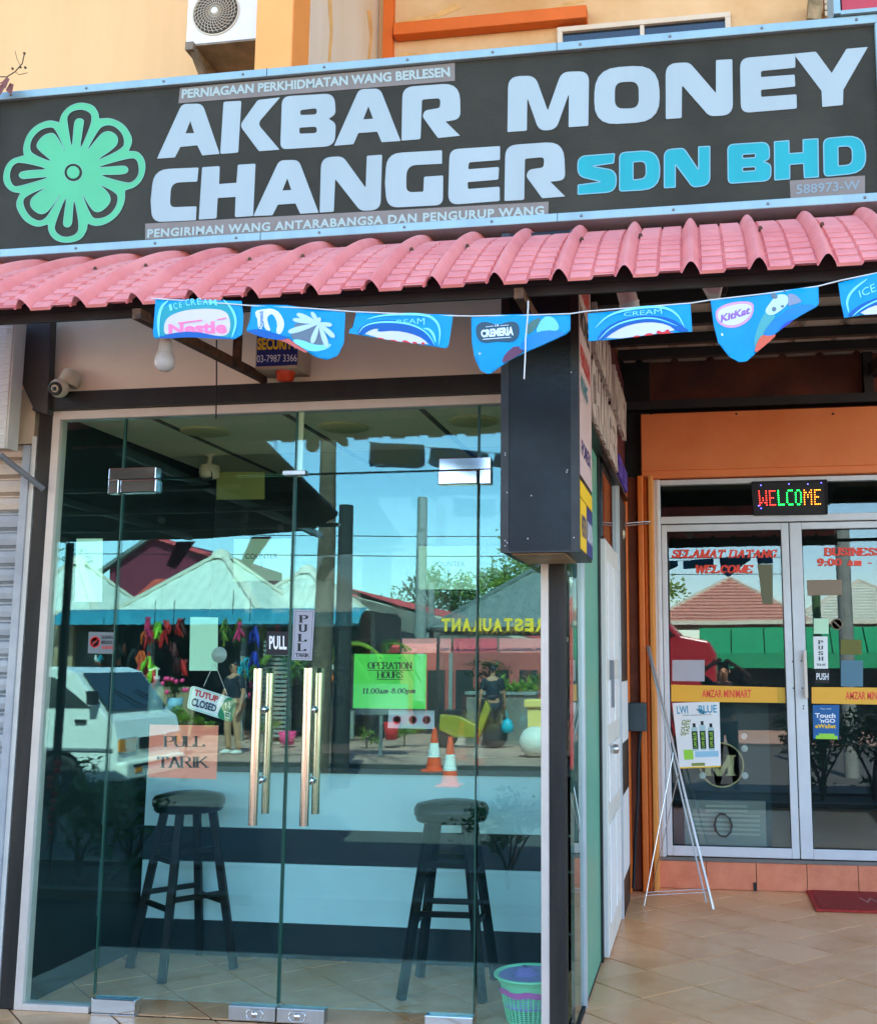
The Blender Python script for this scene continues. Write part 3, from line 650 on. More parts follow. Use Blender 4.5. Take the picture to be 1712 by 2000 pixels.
text('588973-W', pq((1554,380, 1678,370, 1678,352, 1554,361), SY+.006), NY, mat('sticker_text_b', (168,186,190), .6), sg, bold=.02)
# vertical hairlines of the lightbox corrugation as real ribs
g = G()
zz = z0+.04
while zz < z1-.04: g.box(x0+.03, x1-.03, SY+.0074, SY+.0085, zz, zz+.0022); zz += .009
g.build('panel_ribs', 'sign_board', sg)['kind'] = 'stuff'
# ------------------------------------------------------------------ pink pressed-tile awning
aw = thing('awning', (-.3, -.7, 2.57), 'pink pressed tile awning running the whole width under the signboard', 'awning')
AY0, AY1, AZ0, AZ1 = -.34, -1.1, 3.03, 2.585
def prof(t):                    # t 0 at the wall, 1 at the eave: convex
    y = AY0+(AY1-AY0)*t; z = AZ0-(AZ0-AZ1)*(t**1.5*.82+t*.18); return y, z
PITCH_A = .2028
rib_x = [-1.626-7*PITCH_A+i*PITCH_A for i in range(24)]
mat('roof_pink_b', (240,148,136), .45, trans=.09, rgb2=(226,122,112), nscale=5, bump=.12, bscale=90)
NR = 14
def bump_at(u, t):              # u across one bay, 0..1; a round rib at both ends, two shallow tile columns between
    r = .0
    du = min(u, 1-u)
    if du < .13: r = .036*math.cos(du/.13*math.pi/2)
    else:
        row = t*NR+(.5 if u > .5 else 0); fr = row-math.floor(row)
        r = -.006 if fr < .13 else .0 if (u < .152 or u > .848 or abs(u-.5) < .014) else .005+.006*math.sin(math.pi*(fr-.13)/.87)*(1-.5*fr)
    return r
us = [0,.03,.06,.09,.12,.131,.151,.165,.24,.4,.472,.487,.513,.528,.6,.76,.835,.849,.869,.88,.91,.94,.97,1]
ts = []
for k in range(2*NR):
    q = k/2; ts += [(q+.001)/NR, (q+.128)/NR, (q+.16)/NR, (q+.33)/NR, (q+.49)/NR]
ts.append(1.0)
for i, bx in enumerate(rib_x):
    vs = []; 
    for t in ts:
        y, z = prof(t); y2, z2 = prof(min(1, t+.01)); y1, z1_ = prof(max(0, t-.01)); d = Vector((0, y2-y1, z2-z1_)).normalized(); n = Vector((0, d.z, -d.y)); n = n if n.z > 0 else -n
        for u in us:
            b_ = bump_at(u, t); vs.append(Vector((bx+u*PITCH_A, y, z))+n*b_)
    nu = len(us); fs = [(a*nu+b, a*nu+b+1, (a+1)*nu+b+1, (a+1)*nu+b) for a in range(len(ts)-1) for b in range(nu-1)]
    o = G().add(vs, fs).build('roof_panel', random.choice(('roof_pink', 'roof_pink', 'roof_pink_b')), aw, double=True)
    if i % 3 == 1 or i % 3 == 2:
        y, z = prof(.52); G().lathe((bx+PITCH_A*.16, y-.006, z+.012), [(.007,-.012),(.007,0),(.004,.006),(0,.006)], 8, (0,-.5,.85)).build('screw', 'rust', aw)
G().beam((-3, AY1+.11, AZ1+.035), (2.3, AY1+.11, AZ1+.035), .03, .03).build('eave_beam', 'dark_steel', aw)
tb = .868; yb_, zb_ = prof(tb); g = G()
for bx in rib_x:
    for u0, u1 in zip(us, us[1:]):
        ha, hb = bump_at(u0, tb)*.86-.005, bump_at(u1, tb)*.86-.005
        g.prism([(bx+u0*PITCH_A, yb_, AZ1-.012), (bx+u1*PITCH_A, yb_, AZ1-.012), (bx+u1*PITCH_A, yb_, zb_+hb), (bx+u0*PITCH_A, yb_, zb_+ha)], (0, .012, 0))
g.build('added_light_stop', 'dark_steel', aw, kind='stuff')  # added board closing the rib gaps so no light shows through the eave
G().beam((-3, AY0+.02, AZ0-.02), (2.3, AY0+.02, AZ0-.02), .05, .05).build('wall_beam', 'maroon', aw)
G().box(-3, 2.3, AY0+.0, AY0+.02, 2.98, 3.06).build('flashing', 'maroon', aw)
for px in (516, 1085):
    x = onY(px, 745, 0).x
    if px > 1000: x = onY(1055, 620, -.6).x
    g = G(); g.beam((x, -.01, 2.62), (x, -1.07, 2.56+.0), .03, .035); g.build('bracket_arm', 'rust', aw)
    G().beam((x, -.28, 2.62), (x, -.28, 3.0), .028, .028).build('bracket_upright', 'rust', aw)
    G().beam((x, -.015, 2.60), (x, -.015, 3.0), .028, .028).build('bracket_upright', 'rust', aw)
# ------------------------------------------------------------------ porch roof and minimart front
MY = 2.85
pr = thing('porch_roof', (1.1, 1.2, 2.9), 'dim corrugated porch roof on dark steel purlins over the tiled porch', 'roof')
def rz(y): return 3.0+(y+.3)*(3.44-3.0)/3.15
for i in range(10):
    xa = .13+i*.24; vs = []; prof_ = [(0,0),(.07,0),(.085,.022),(.115,.022),(.13,0),(.239,0)]
    for y in (-.3, 2.94):
        for u, h in prof_: vs.append((xa+u, y, rz(y)+h))
    n = len(prof_); G().add(vs, [(k, k+1, n+k+1, n+k) for k in range(n-1)]).build('roof_sheet', 'roof_sheet', pr, double=True, solid=.003)
for y in (-.15, .55, 1.15, 1.75, 2.3): G().beam((.13, y, rz(y)-.035), (2.6, y, rz(y)-.035), .045, .06).build('purlin', 'dark_steel', pr)
G().beam((.0, -.28, 2.94), (2.6, -.28, 2.94), .06, .1).build('front_beam', 'dark_steel', pr)
G().beam((1.77, -.2, 2.9), (1.77, 2.9, 3.32), .08, .08).build('side_beam', 'dark_steel', pr)
mm = thing('minimart_front', (1.0, MY, 0), 'minimart front with white framed glass doors under an orange fascia behind the porch', 'shop')
G().box(.10, .30, MY+.03, MY+.2, 2.0, 3.5).build('dark_wall', 'black_paint', mm)
G().box(.15, 2.6, MY+.06, MY+.2, 3.08, 3.5).build('upper_wall', 'brown_wall', mm)
G().box(.15, 2.6, MY-.06, MY+.06, 3.09, 3.15).build('dark_ledge', 'dark_steel', mm)
G().box(1.70, 1.76, MY-.03, MY+.06, 3.15, 3.45).build('dark_ledge', 'dark_steel', mm)
a, b = onY(1252, 935, 2.79), onY(1252, 809, 2.79)
G().box(a.x, 2.6, 2.79, MY+.1, a.z+.0, b.z).build('fascia_panel', 'orange_wall', mm, bevel=.006)
G().box(a.x, 2.6, 2.775, 2.789, a.z+.05, a.z+.062).build('fascia_trim', 'orange_wall', mm)
for k, px in enumerate((1271, 1437, 1626)):
    p = onY(px, 808, 2.785); G().lathe((p.x, 2.789, p.z-.0), [(.008,0),(.008,.004),(0,.006)], 8, NY).build('screw', 'dark_steel', mm)
# left jamb and fluted orange column
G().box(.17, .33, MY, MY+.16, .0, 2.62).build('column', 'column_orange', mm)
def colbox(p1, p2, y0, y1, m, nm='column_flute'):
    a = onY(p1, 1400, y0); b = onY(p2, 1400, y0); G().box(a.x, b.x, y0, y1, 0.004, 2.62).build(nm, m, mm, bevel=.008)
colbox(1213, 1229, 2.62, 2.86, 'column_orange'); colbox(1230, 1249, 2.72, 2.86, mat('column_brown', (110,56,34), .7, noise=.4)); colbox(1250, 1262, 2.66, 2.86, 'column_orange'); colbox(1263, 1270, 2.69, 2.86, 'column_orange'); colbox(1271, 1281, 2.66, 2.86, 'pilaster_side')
# plinth with skirting tiles
ZT = onY(1571, 1684, MY).z
G().box(.30, 2.6, MY+.01, MY+.2, 0, ZT-.004).build('plinth', 'concrete', mm)
xs = [onY(v, 1710, MY-.006).x for v in (1284, 1379, 1476, 1575, 1675)]; xs.append(xs[-1]*2-xs[-2]); xs.append(xs[-1]*2-xs[-2]); xs.append(xs[-1]*2-xs[-2])
for xa, xb in zip(xs, xs[1:]): G().box(xa+.002, xb-.002, MY-.006, MY+.008, .002, ZT-.012+random.uniform(-.001, .001)).build('skirting_tile', 'skirt_tile', mm, bevel=.0015)
G().box(.30, 2.6, MY-.012, MY+.05, ZT-.01, ZT+.012).build('sill', 'concrete', mm)
# aluminium frame: verticals at photo columns
def X(px, y=MY): return onY(px, 1400, y).x
def Z(py, px=1400, y=MY): return onY(px, py, y).z
zb, zt, zh, zg0, zg1 = ZT+.014, Z(1030), Z(1009), Z(1646), Z(1043)
fr = G(); fr.box(.312, .36, MY-.02, MY+.04, zb, Z(935)); fr.box(.36, 2.6, MY-.02, MY+.04, Z(1022), Z(1008)); fr.box(.36, 2.6, MY-.02, MY+.04, Z(946), Z(936)); fr.box(.332, .352, MY-.026, MY-.02, zb, Z(935))
fr.build('door_frame', 'door_frame', mm, bevel=.003)
def mdoor(xa, xb, sa, sb, zlo, zhi):
    d = G(); y0, y1 = MY-.014, MY+.024
    d.box(xa, xa+sa, y0, y1, zlo, zhi); d.box(xb-sb, xb, y0, y1, zlo, zhi); d.box(xa+sa, xb-sb, y0, y1, zlo, zlo+.062); d.box(xa+sa, xb-sb, y0, y1, zhi-.045, zhi)
    o = d.build('door', 'door_frame', mm, bevel=.004)
    sl_ = (xb-sb-xa-sa)*.5*math.tan(R(1.05)); G().prism([(xa+sa, MY+.005+sl_, zlo+.062), (xb-sb, MY+.005-sl_, zlo+.062), (xb-sb, MY+.005-sl_, zhi-.045), (xa+sa, MY+.005+sl_, zhi-.045)], (0, .006, 0)).build('door_glass', 'glass_mini', o)
    rb = G(); w = .005
    rb.box(xa+sa, xa+sa+w, y0+.004, MY+.001, zlo+.062, zhi-.045); rb.box(xb-sb-w, xb-sb, y0+.004, MY+.001, zlo+.062, zhi-.045); rb.box(xa+sa+w, xb-sb-w, y0+.004, MY+.001, zlo+.062, zlo+.062+w); rb.box(xa+sa+w, xb-sb-w, y0+.004, MY+.001, zhi-.045-w, zhi-.045)
    rb.build('rubber_seal', 'rubber', o); return o
XM = X(1552)
d1 = mdoor(.363, XM-.003, X(1308)-.363, XM-.003-X(1536), zb+.006, Z(1024))
d2 = mdoor(XM+.003, XM+.003+.88, X(1577)-XM-.003, .07, zb+.006, Z(1024))
d3 = mdoor(XM+.889, XM+1.3, .05, .06, zb+.006, Z(1024))
G().box(X(1570), X(1577), MY-.06, MY-.04, Z(1363), Z(1270)).build('pull_handle', 'alu_cream', d2, bevel=.004)
G().box(X(1571), X(1576), MY-.04, MY-.013, Z(1355), Z(1345)).build('handle_mount', 'alu_cream', d2); G().box(X(1571), X(1576), MY-.04, MY-.013, Z(1290), Z(1280)).build('handle_mount', 'alu_cream', d2)
for px, py in ((1547,1292),(1564,1291),(1548,1344),(1566,1344),(1568,1379),(1568,1384)):
    p = onY(px, py, MY-.014); G().lathe((p.x, MY-.0145, p.z), [(.005,0),(.005,.0015),(0,.0015)], 8, NY).build('screw_hole', 'rubber', d1 if px < 1550 else d2)
G().box(.36, 2.6, MY+.004, MY+.012, Z(1008), Z(946)).build('transom_pane', 'glass_mini', mm)
# minimart interior
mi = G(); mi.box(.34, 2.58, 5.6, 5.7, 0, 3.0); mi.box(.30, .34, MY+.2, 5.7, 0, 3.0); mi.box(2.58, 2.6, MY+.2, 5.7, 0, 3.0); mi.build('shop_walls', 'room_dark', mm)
G().box(.34, 2.6, MY+.2, 5.7, 2.72, 2.76).build('shop_ceiling', 'interior_green', mm)
G().box(.30, 2.6, MY+.05, 5.7, ZT-.05, ZT-.02).build('shop_floor', 'floor_tile_b', mm)
for px, py, y in ((1610,938,4.6),(1516,1103,5.2),(1500,1118,5.4),(1497,1133,5.5),(1690,1118,4.9),(1680,1133,5.3),(1700,1145,5.5)):
    p = onZ(px, py, 2.71); 
    if p.y > 5.5 or p.y < 3: continue
    G().lathe((p.x, p.y, 2.719), [(.1,0),(.1,-.01),(0,-.01)], 20).build('ceiling_lamp', 'led_white', mm)
cl = thing('drinks_cooler', (.78, 3.3, ZT), 'dark teal drinks cooler with a slatted grille behind the left minimart door', 'cooler')
a, b = onY(1336, 1650, 3.1), onY(1494, 1565, 3.1)
G().box(a.x, X(1500, 3.14), 3.14, 3.7, ZT, Z(1340, y=3.14)).build('body', mat('cooler_teal', (22,60,66), .3, noise=.15), cl)
gr = G().box(a.x, b.x, 3.10, 3.138, ZT, b.z).build('grille_panel', mat('grille_grey', (150,150,136), .5, noise=.06), cl, bevel=.006)
for k in range(7):
    z = Z(1630-k*9, y=3.1)
    if k < 5: G().box(a.x+.05, b.x-.04, 3.088, 3.099, z, z+.014).build('slat', 'grille_light' if 'grille_light' in MATS else mat('grille_light', (186,184,164), .5), gr)
    else: G().box(a.x+.14, b.x-.12, 3.088, 3.099, z, z+.014).build('slat', 'grille_light', gr)
pts = []
for k in range(60):
    t = k/60*6*2*math.pi; p = onY(1411, 1612, 3.07); pts.append(Vector((p.x+(.055+.006*math.sin(k*.7))*math.cos(t), 3.06+.0005*k, p.z+(.075+.006*math.cos(k*1.3))*math.sin(t))))
tag(G().tube(pts, .0035, 5).build('coiled_cable', 'rubber'), 'coil of dark cable hung on the slatted grille inside the minimart', 'cable')
# round M emblem, on the cooler
em = thing('round_emblem', (1.0, 3.12, .6), 'cream ring with a large letter M on the dark cooler behind the door', 'emblem')
c0 = onY(1408, 1494, 3.135); rr = onY(1452, 1494, 3.135).x-c0.x
G().lathe((c0.x, 3.134, c0.z), [(rr*.93, 0), (rr*.93, .003), (rr, .003), (rr, 0)], 48, NY).build('ring', 'paper_cream' if 'paper_cream' in MATS else mat('paper_cream', (214,190,130), .5), em)
serif('M', pq((1372,1516, 1436,1516, 1436,1474, 1372,1474), 3.134), NY, 'paper_cream', em, thick=.2, thin=.07)
for px, py in ((1452,1438),(1453,1462),(1371,1515),(1454,1515)):
    p = onY(px, py, 3.05); tag(G().lathe((p.x, 3.05, p.z), [(.006,.002),(.020,.002),(.022,0)], 20, NY).build('suction_disc', 'offwhite'), {1438:'white round hanger disc high on the door glass beside the bottle poster',1462:'second white round hanger disc, just under the upper one'}.get(py) or ('pale round disc left of the cream ring emblem' if px < 1400 else 'pale round disc at the right edge of the cream ring emblem'), 'disc')
# decals and posters on the doors
DY = MY-.0002
def decal(q, m, par, y=None, name='decal', d=.0012, label=None, cat=None):
    y = MY+.0005 if y is None else y
    p = pq(q, y); o = G().prism(p, (0, -d, 0)).build(name, m, par)
    return tag(o, label, cat)
decal((1310,1370, 1537,1373, 1537,1343, 1310,1337), 'yellow_band', d1); decal((1584,1374, 1712,1376, 1712,1343, 1584,1342), 'yellow_band', d2)
decal((1712,1376, 1850,1379, 1850,1345, 1712,1343), 'yellow_band', d2)
text('AMZAR MINIMART', pq((1370,1362, 1466,1363, 1466,1347, 1370,1347), MY), NY, 'red_letter', d1, bold=.022)
text('AMZAR MINIMART', pq((1650,1366, 1746,1367, 1746,1351, 1650,1351), MY), NY, 'red_letter', d2, bold=.022)
def red2(t, q, par, sl):
    serif(t, pq(q, MY), NY, 'red_letter', par, thick=.27, thin=.15, foot=.04, slant=sl, d=.0015, track=.2)
red2('SELAMAT DATANG', (1310,1090, 1517,1090, 1517,1073, 1311,1073), d1, .2); red2('WELCOME', (1357,1120, 1471,1120, 1471,1103, 1357,1103), d1, .2)
red2('BUSINESS HOUR', (1608,1086, 1802,1086, 1802,1069, 1608,1069), d2, .0); red2('9:00 am - 11:00 pm', (1594,1109, 1812,1109, 1812,1090, 1594,1090), d2, .0)
PO = thing('drinks_poster', (.75, MY, 1.0), 'white drinks poster with three dark bottles taped to the left minimart door', 'poster')
q = (1326,1501, 1407,1498, 1404,1370, 1312,1373); p = pq(q, MY+.0008); G().prism(p, (0, -.001, 0)).build('sheet', 'white', PO)
def inn(u0, v0, u1, v1): return inset(q, u0, v0, 1-u1, 1-v1)
G().prism(pq(inn(0,0,1,.02), MY-.0003), (0, -.0006, 0)).build('yellow_edge', 'yellow_ink', PO)
text('LWI', pq(inn(.08,.83,.32,.95), MY-.0002), NY, mat('poster_blue', (60,150,180), .5), PO, bold=.02, d=.001); text('BLUE', pq(inn(.55,.83,.94,.95), MY-.0002), NY, 'poster_blue', PO, bold=.02, d=.001)
shapeY([[(1358,1384),(1376,1389),(1383,1390),(1372,1395),(1366,1393)]], MY-.0004, .0006, mat('poster_navy', (20,70,90), .5), PO, 'bird_mark')
text('FRESH ALKALINE WATER', pq(inn(.2,.795,.82,.815), MY-.0002), NY, 'black_ink', PO, bold=0, d=.001)
for u, h in ((.43,.0),(.61,.03),(.80,-.01)):
    G().prism(pq(inn(u-.075,.26+h*.2,u+.065,.62+h), MY-.0003), (0, -.0005, 0)).build('printed_bottle', mat('bottle_clear', (170,200,200), .4), PO)
    G().prism(pq(inn(u-.07,.29,u+.06,.56), MY-.0009), (0, -.0005, 0)).build('bottle_label', 'black_ink', PO)
    G().prism(pq(inn(u-.035,.62+h,u+.03,.68+h), MY-.0004), (0, -.0005, 0)).build('bottle_cap', 'black_ink', PO)
    P = pq(inn(u-.04,.31,u+.03,.54), MY-.0015); text('LWI BLUE', [P[1], P[2], P[3], P[0]], NY, 'lime', PO, bold=.02, d=.0004)
for (u0, v0, u1, v1, m) in ((.14,.13,.36,.28,'lime'), (.3,.03,.62,.075,mat('olive_print', (130,140,60), .6))): G().prism(pq(inn(u0,v0,u1,v1), MY-.0004), (0, -.0004, 0)).build('print_block', m, PO)
for t_, uu in (('SOLID', .1), ('TASTE', .2)):
    P = pq(inn(uu,.5,uu+.09,.74), MY-.0003); vv = [P[1]+(P[1]-P[0])*.0, P[2]+(P[2]-P[3])*.8, P[3]+(P[2]-P[3])*.8, P[0]]; text(t_, vv, NY, 'olive_print', PO, bold=.03, d=.001)
G().prism(pq(inn(.4,.16,.95,.25), MY-.00035), (0, -.0004, 0)).build('water_splash', mat('splash', (150,196,216), .5), PO)
# e-wallet sticker, PUSH stickers
EW = thing('ewallet_sticker', (1.35, MY, 1.0), 'blue e-wallet sticker under the yellow band of the right minimart door', 'sticker')
q = (1587,1443, 1637,1444, 1638,1377, 1586,1377); G().prism(pq(q, MY+.0008), (0, -.001, 0)).build('sheet', mat('tng_blue', (20,92,150), .5), EW)
text('Touch', pq(inn(.08,.62,.86,.76), MY-.0002), NY, 'white_ink', EW, bold=.03, d=.001); text("'nGO", pq(inn(.25,.48,.85,.6), MY-.0002), NY, 'white_ink', EW, bold=.03, d=.001); text('eWallet', pq(inn(.08,.32,.88,.44), MY-.0002), NY, 'yellow_ink', EW, bold=.03, d=.001); text('Pay with', pq(inn(.3,.86,.7,.91), MY-.0002), NY, 'white_ink', EW, bold=.0, d=.001)
G().prism(pq(inn(.1,.0,.95,.1), MY-.0003), (0, -.0005, 0)).build('yellow_swoosh', 'lime', EW); G().prism(pq(inn(.22,.1,.83,.16), MY-.0003), (0, -.0005, 0)).build('yellow_swoosh', 'lime', EW)
PS = thing('push_sticker', (1.32, MY, 1.3), 'white upright PUSH TOLAK sticker beside the right door stile', 'sticker')
q = (1589,1306, 1616,1306, 1615,1243, 1587,1243); G().prism(pq(q, MY+.0008), (0, -.001, 0)).build('sheet', 'white', PS)
for k, ch in enumerate('PUSH'): serif(ch, pq(inn(.32,.76-k*.17,.68,.88-k*.17), MY-.0002), NY, 'black_ink', PS, thick=.26, thin=.09)
serif('TOLAK', pq(inn(.16,.09,.86,.16), MY-.0002), NY, 'black_ink', PS, thick=.2, thin=.1)
PB = thing('push_label', (1.33, MY, 1.25), 'black label with PUSH in white capitals just over the yellow band', 'sticker')
q = (1591,1334, 1619,1335, 1619,1308, 1591,1308); G().prism(pq(q, MY+.0008), (0, -.001, 0)).build('sheet', 'black_ink', PB); text('PUSH', pq(inn(.08,.25,.92,.75), MY-.0002), NY, 'white_ink', PB, bold=.02, d=.001)
for q_, m, lab in (((1588,1238, 1617,1238, 1617,1208, 1588,1208), 'paper_pale', 'small pale green square sticker on the right minimart door'), ((1577,1163, 1643,1162, 1643,1132, 1575,1133), mat('sticker_tan', (196,170,140), .6), 'tan pest control sticker with an oval mark at the top of the right door'),
                   ((1640,1278, 1682,1279, 1681,1250, 1641,1249), mat('sticker_olive', (150,146,60), .6), 'olive green sticker in the middle of the right minimart door'), ((1488,1180, 1508,1180, 1508,1102, 1478,1102), mat('sticker_sage', (150,148,110), .6), 'sage coloured paper tag near the top right of the left door'),
                   ((1641,1340, 1684,1341, 1684,1290, 1641,1290), mat('sticker_sky', (120,170,190), .6), 'sky blue picture card above the yellow band of the right door'), ((1312,1330, 1375,1331, 1375,1289, 1312,1289), mat('paper_grey', (176,172,176), .6), 'grey notice paper above the yellow band of the left door')):
    decal(q_, m, None, name='sticker', label=lab, cat='sticker')
nz = onY(1633, 1219, MY-.001); NS = thing('no_entry_sticker', (nz.x, MY, nz.z), 'round barred-circle sticker on the right minimart door', 'sticker')
G().lathe((nz.x, MY-.001, nz.z), [(.030,0),(.030,.001),(.036,.001),(.036,0)], 28, NY).build('ring', 'sticker_tan', NS); G().beam((nz.x-.02, MY-.0015, nz.z+.02), (nz.x+.02, MY-.0015, nz.z-.02), .007, .001, up=(0,1,0)).build('bar', 'sticker_tan', NS)
# LED WELCOME sign
WL = thing('led_sign', (1.2, MY-.03, 2.4), 'lit LED sign spelling WELCOME in red, green and orange dots over the minimart door', 'sign')
q = (1472,1006, 1614,1004, 1613,938, 1467,942); P = pq(q, MY-.03); G().prism([p+Vector((0,.02,0)) for p in P], (0, -.02, 0)).build('panel', 'black_ink', WL)
f = G(); 
for i in range(4): f.beam(P[i]+Vector((0,-.004,0)), P[(i+1) % 4]+Vector((0,-.004,0)), .008, .012, up=(0,1,0))
f.build('frame', 'rubber', WL)
GL = {'W':["10001","10001","10001","10101","10101","11011","10001"],'E':["1111","1000","1000","1110","1000","1000","1111"],'L':["1000","1000","1000","1000","1000","1000","1111"],'C':["0111","1000","1000","1000","1000","1000","0111"],'O':["0110","1001","1001","1001","1001","1001","0110"],'M':["10001","11011","10101","10101","10001","10001","10001"]}
tot = sum(len(GL[c][0])+1 for c in 'WELCOME')-1; x = 0
for ci, ch in enumerate('WELCOME'):
    g = G(); m = 'led_red' if ci < 2 else 'led_green' if ci < 5 else 'led_orange'
    for r_, row in enumerate(GL[ch]):
        for c_, v in enumerate(row):
            if v == '1':
                u = .09+.82*(x+c_)/(tot-1); w = .3+.42*(1-r_/6); p = P[0]*(1-u)*(1-w)+P[1]*u*(1-w)+P[2]*u*w+P[3]*(1-u)*w
                g.lathe(p+Vector((0,-.0015,0)), [(.0042 if 1 < ci < 5 else .0032,0),(.002,.003),(0,.0035)], 6, NY)
    g.build('led_letter', m, WL, kind='stuff'); x += len(GL[ch][0])+1
for u, w in ((.1,.2),(.12,.9),(.5,.92),(.75,.9),(.93,.93),(.07,.28)):
    p = P[0]*(1-u)*(1-w)+P[1]*u*(1-w)+P[2]*u*w+P[3]*(1-u)*w; G().lathe(p+Vector((0,-.0015,0)), [(.003,0),(0,.003)], 6, NY).build('led_dot', 'led_blue', WL)
# door mat
a, b = onZ(1571, 1738), onZ(1592, 1781)
dm = G().prism([(a.x, a.y-.0, .002), (b.x-.0, b.y, .002), (2.3, b.y, .002), (2.3, a.y, .002)], (0, 0, .012)).build('door_mat', 'door_mat', None, 'worn dark red door mat on the tiles before the minimart', 'mat', bevel=.004)
WLOC[dm.name] = dm.location.copy(); G().prism([(a.x+.03, a.y-.02, .0145), (b.x+.03, b.y+.03, .0145), (2.27, b.y+.03, .0145), (2.27, a.y-.02, .0145)], (0, 0, .002)).build('inner_pile', mat('mat_pile', (180,58,50), 1., rgb2=(140,40,36), nscale=60, bump=.8, bscale=400), dm)
text('WELCOME', [(1.5, b.y+.2, .017), (2.1, b.y+.2, .017), (2.1, b.y+.34, .017), (1.5, b.y+.34, .017)], (0,0,1), mat('mat_print', (176,110,100), .9), dm, d=.0005)
tag(G().box(*(lambda p: (p.x-.008, p.x+.008, 2.836, 2.843))(onY(1473,1720,2.84)), .0, .05).build('drain_hole', 'rubber'), 'small black weep hole at the foot of the orange skirting', 'drain')
p = onZ(1240, 1728); tag(G().ball((p.x, p.y-.02, .012), .018, 8, (1,.7,.6)).build('dried_leaf', 'yellow_ink'), 'small yellow leaf on the floor by the orange column', 'leaf')
# folding display easel leaning against the door frame
es = thing('display_easel', (.42, 2.35, 0), 'thin folded metal display easel leaning before the orange column', 'easel')
top = onY(1264, 1262, 2.62); f1, f2, bk1, bk2 = onZ(1257, 1771), onZ(1392, 1776), onZ(1270, 1748), onZ(1378, 1762)
G().beam(top+Vector((.006,0,0)), f2, .016, .006).build('front_leg', 'steel_brushed', es); G().beam(top+Vector((-.004,.01,0)), bk2, .012, .006).build('front_leg', 'alu', es)
m1 = top.lerp(f2, .42)
G().tube([m1, f1+Vector((0,0,.004))], .003, 6).build('wire_leg', 'chrome', es); G().tube([top.lerp(f2, .5)+Vector((0,.03,0)), bk1+Vector((0,0,.004))], .003, 6).build('wire_leg', 'chrome', es)
l1 = m1.lerp(f1, .93); l2 = top.lerp(f2, .94); G().tube([l1, l2], .003, 6).build('cross_wire', 'chrome', es); G().tube([l1+Vector((.01,.03,.012)), l2+Vector((-.01,.03,.012))], .003, 6).build('cross_wire', 'chrome', es); G().tube([l1, l1+Vector((.01,.03,.012))], .003, 6).build('cross_wire', 'chrome', es)
# electric box and cable on the column
bx = thing('junction_box', (.3, 2.6, 1.1), 'dark grey junction box on the orange column with a black cable running down', 'electric box')
a, b = onY(1208, 1428, 2.55), onY(1261, 1373, 2.55); G().box(a.x, b.x, 2.55, 2.64, a.z, b.z).build('case', mat('box_slate', (52,64,68), .5, noise=.2), bx, bevel=.004)
pts = [onY(x, y, 2.59) for x, y in ((1250,1428),(1246,1480),(1245,1560),(1240,1640),(1236,1735))]; G().tube(pts, .010, 8).build('cable', 'rubber', bx)
# small camera on a wall bracket by the side door
cb = thing('door_camera', (.22, 2.3, 2.0), 'small cream camera on thin wire brackets above the side door', 'camera')
p = onY(1206, 1042, 2.3); G().lathe(p+Vector((-.03,0,0)), [(0,-.0),(.03,0),(.034,.02),(.03,.07),(.0,.075)], 18, (1,-.3,-.2)).build('body', 'cctv', cb); G().lathe(p+Vector((.022,-.028,-.012)), [(.026,0),(.026,.004),(.018,.004),(.0,.002)], 18, (.75,-.6,-.2)).build('lens_ring', 'chrome', cb)
G().tube([onY(1199,1024,2.5), onY(1270,1018,2.66)], .004, 6).build('bracket_wire', 'steel_brushed', cb); G().tube([onY(1206,1034,2.3), onY(1211,1028,2.4), onY(1270,1022,2.66)], .004, 6).build('bracket_wire', 'steel_brushed', cb)
# ------------------------------------------------------------------ side lightbox and side fascia lettering
LX0, LX1, LZ0 = -.094, .193, 1.795
lb = thing('side_lightbox', (.05, -.25, LZ0), 'tall black lightbox hung on the corner post, seen almost edge on', 'signboard')
G().box(LX0, LX1-.004, -.5, -.045, LZ0+.002, 3.0).build('cabinet', 'black_board', lb, bevel=.004)
f = G(); f.box(LX0-.002, LX0+.028, -.504, -.5005, LZ0, 3.0); f.box(LX1-.032, LX1-.002, -.504, -.5005, LZ0, 3.0); f.box(LX0+.028, LX1-.032, -.504, -.5005, LZ0, LZ0+.006)
f.build('edge_trim', 'black_paint', lb)
G().box(LX0+.035, LX1-.06, -.47, -.10, LZ0-.004, LZ0+.001).build('bottom_panel', mat('tan_metal', (170,140,100), .5, noise=.3, nscale=8), lb)
rnd = random.Random(3)
for k, (px, py) in enumerate(((986,885),(986,889),(990,962),(986,1056),(990,1060),(986,1066),(1115,727),(1037,968),(1030,1052),(1107,918),(1106,922),(1120,1050))):
    p = onY(px, py, -.504); G().lathe((p.x, -.5035, p.z), [(.0028,0),(.002,.002),(0,.002)], 8, NY).build('rivet', 'alu', lb)
LP = LX1-.0035
def side(y0, y1, z0, z1, m, nm='print_panel', d=.002): return G().box(LP, LP+d, y0, y1, z0, z1).build(nm, m, lb)
panel = mat('panel_pale', (206,178,170), .6, noise=.08)
side(-.47, -.05, 2.08, 2.98, panel); side(-.47, -.05, 2.0, 2.06, 'yellow_ink'); side(-.47, -.27, 1.81, 1.995, 'yellow_ink'); side(-.268, -.05, 1.81, 1.995, 'blue_ink')
def stext(t, y0, y1, z0, z1, m, dd=.0022, par=None, x=None, bold=.025): x = LP+dd if x is None else x; return text(t, [(x,y0,z0),(x,y1,z0),(x,y1,z1),(x,y0,z1)], (1,0,0), m, par or lb, bold=bold, d=.001)
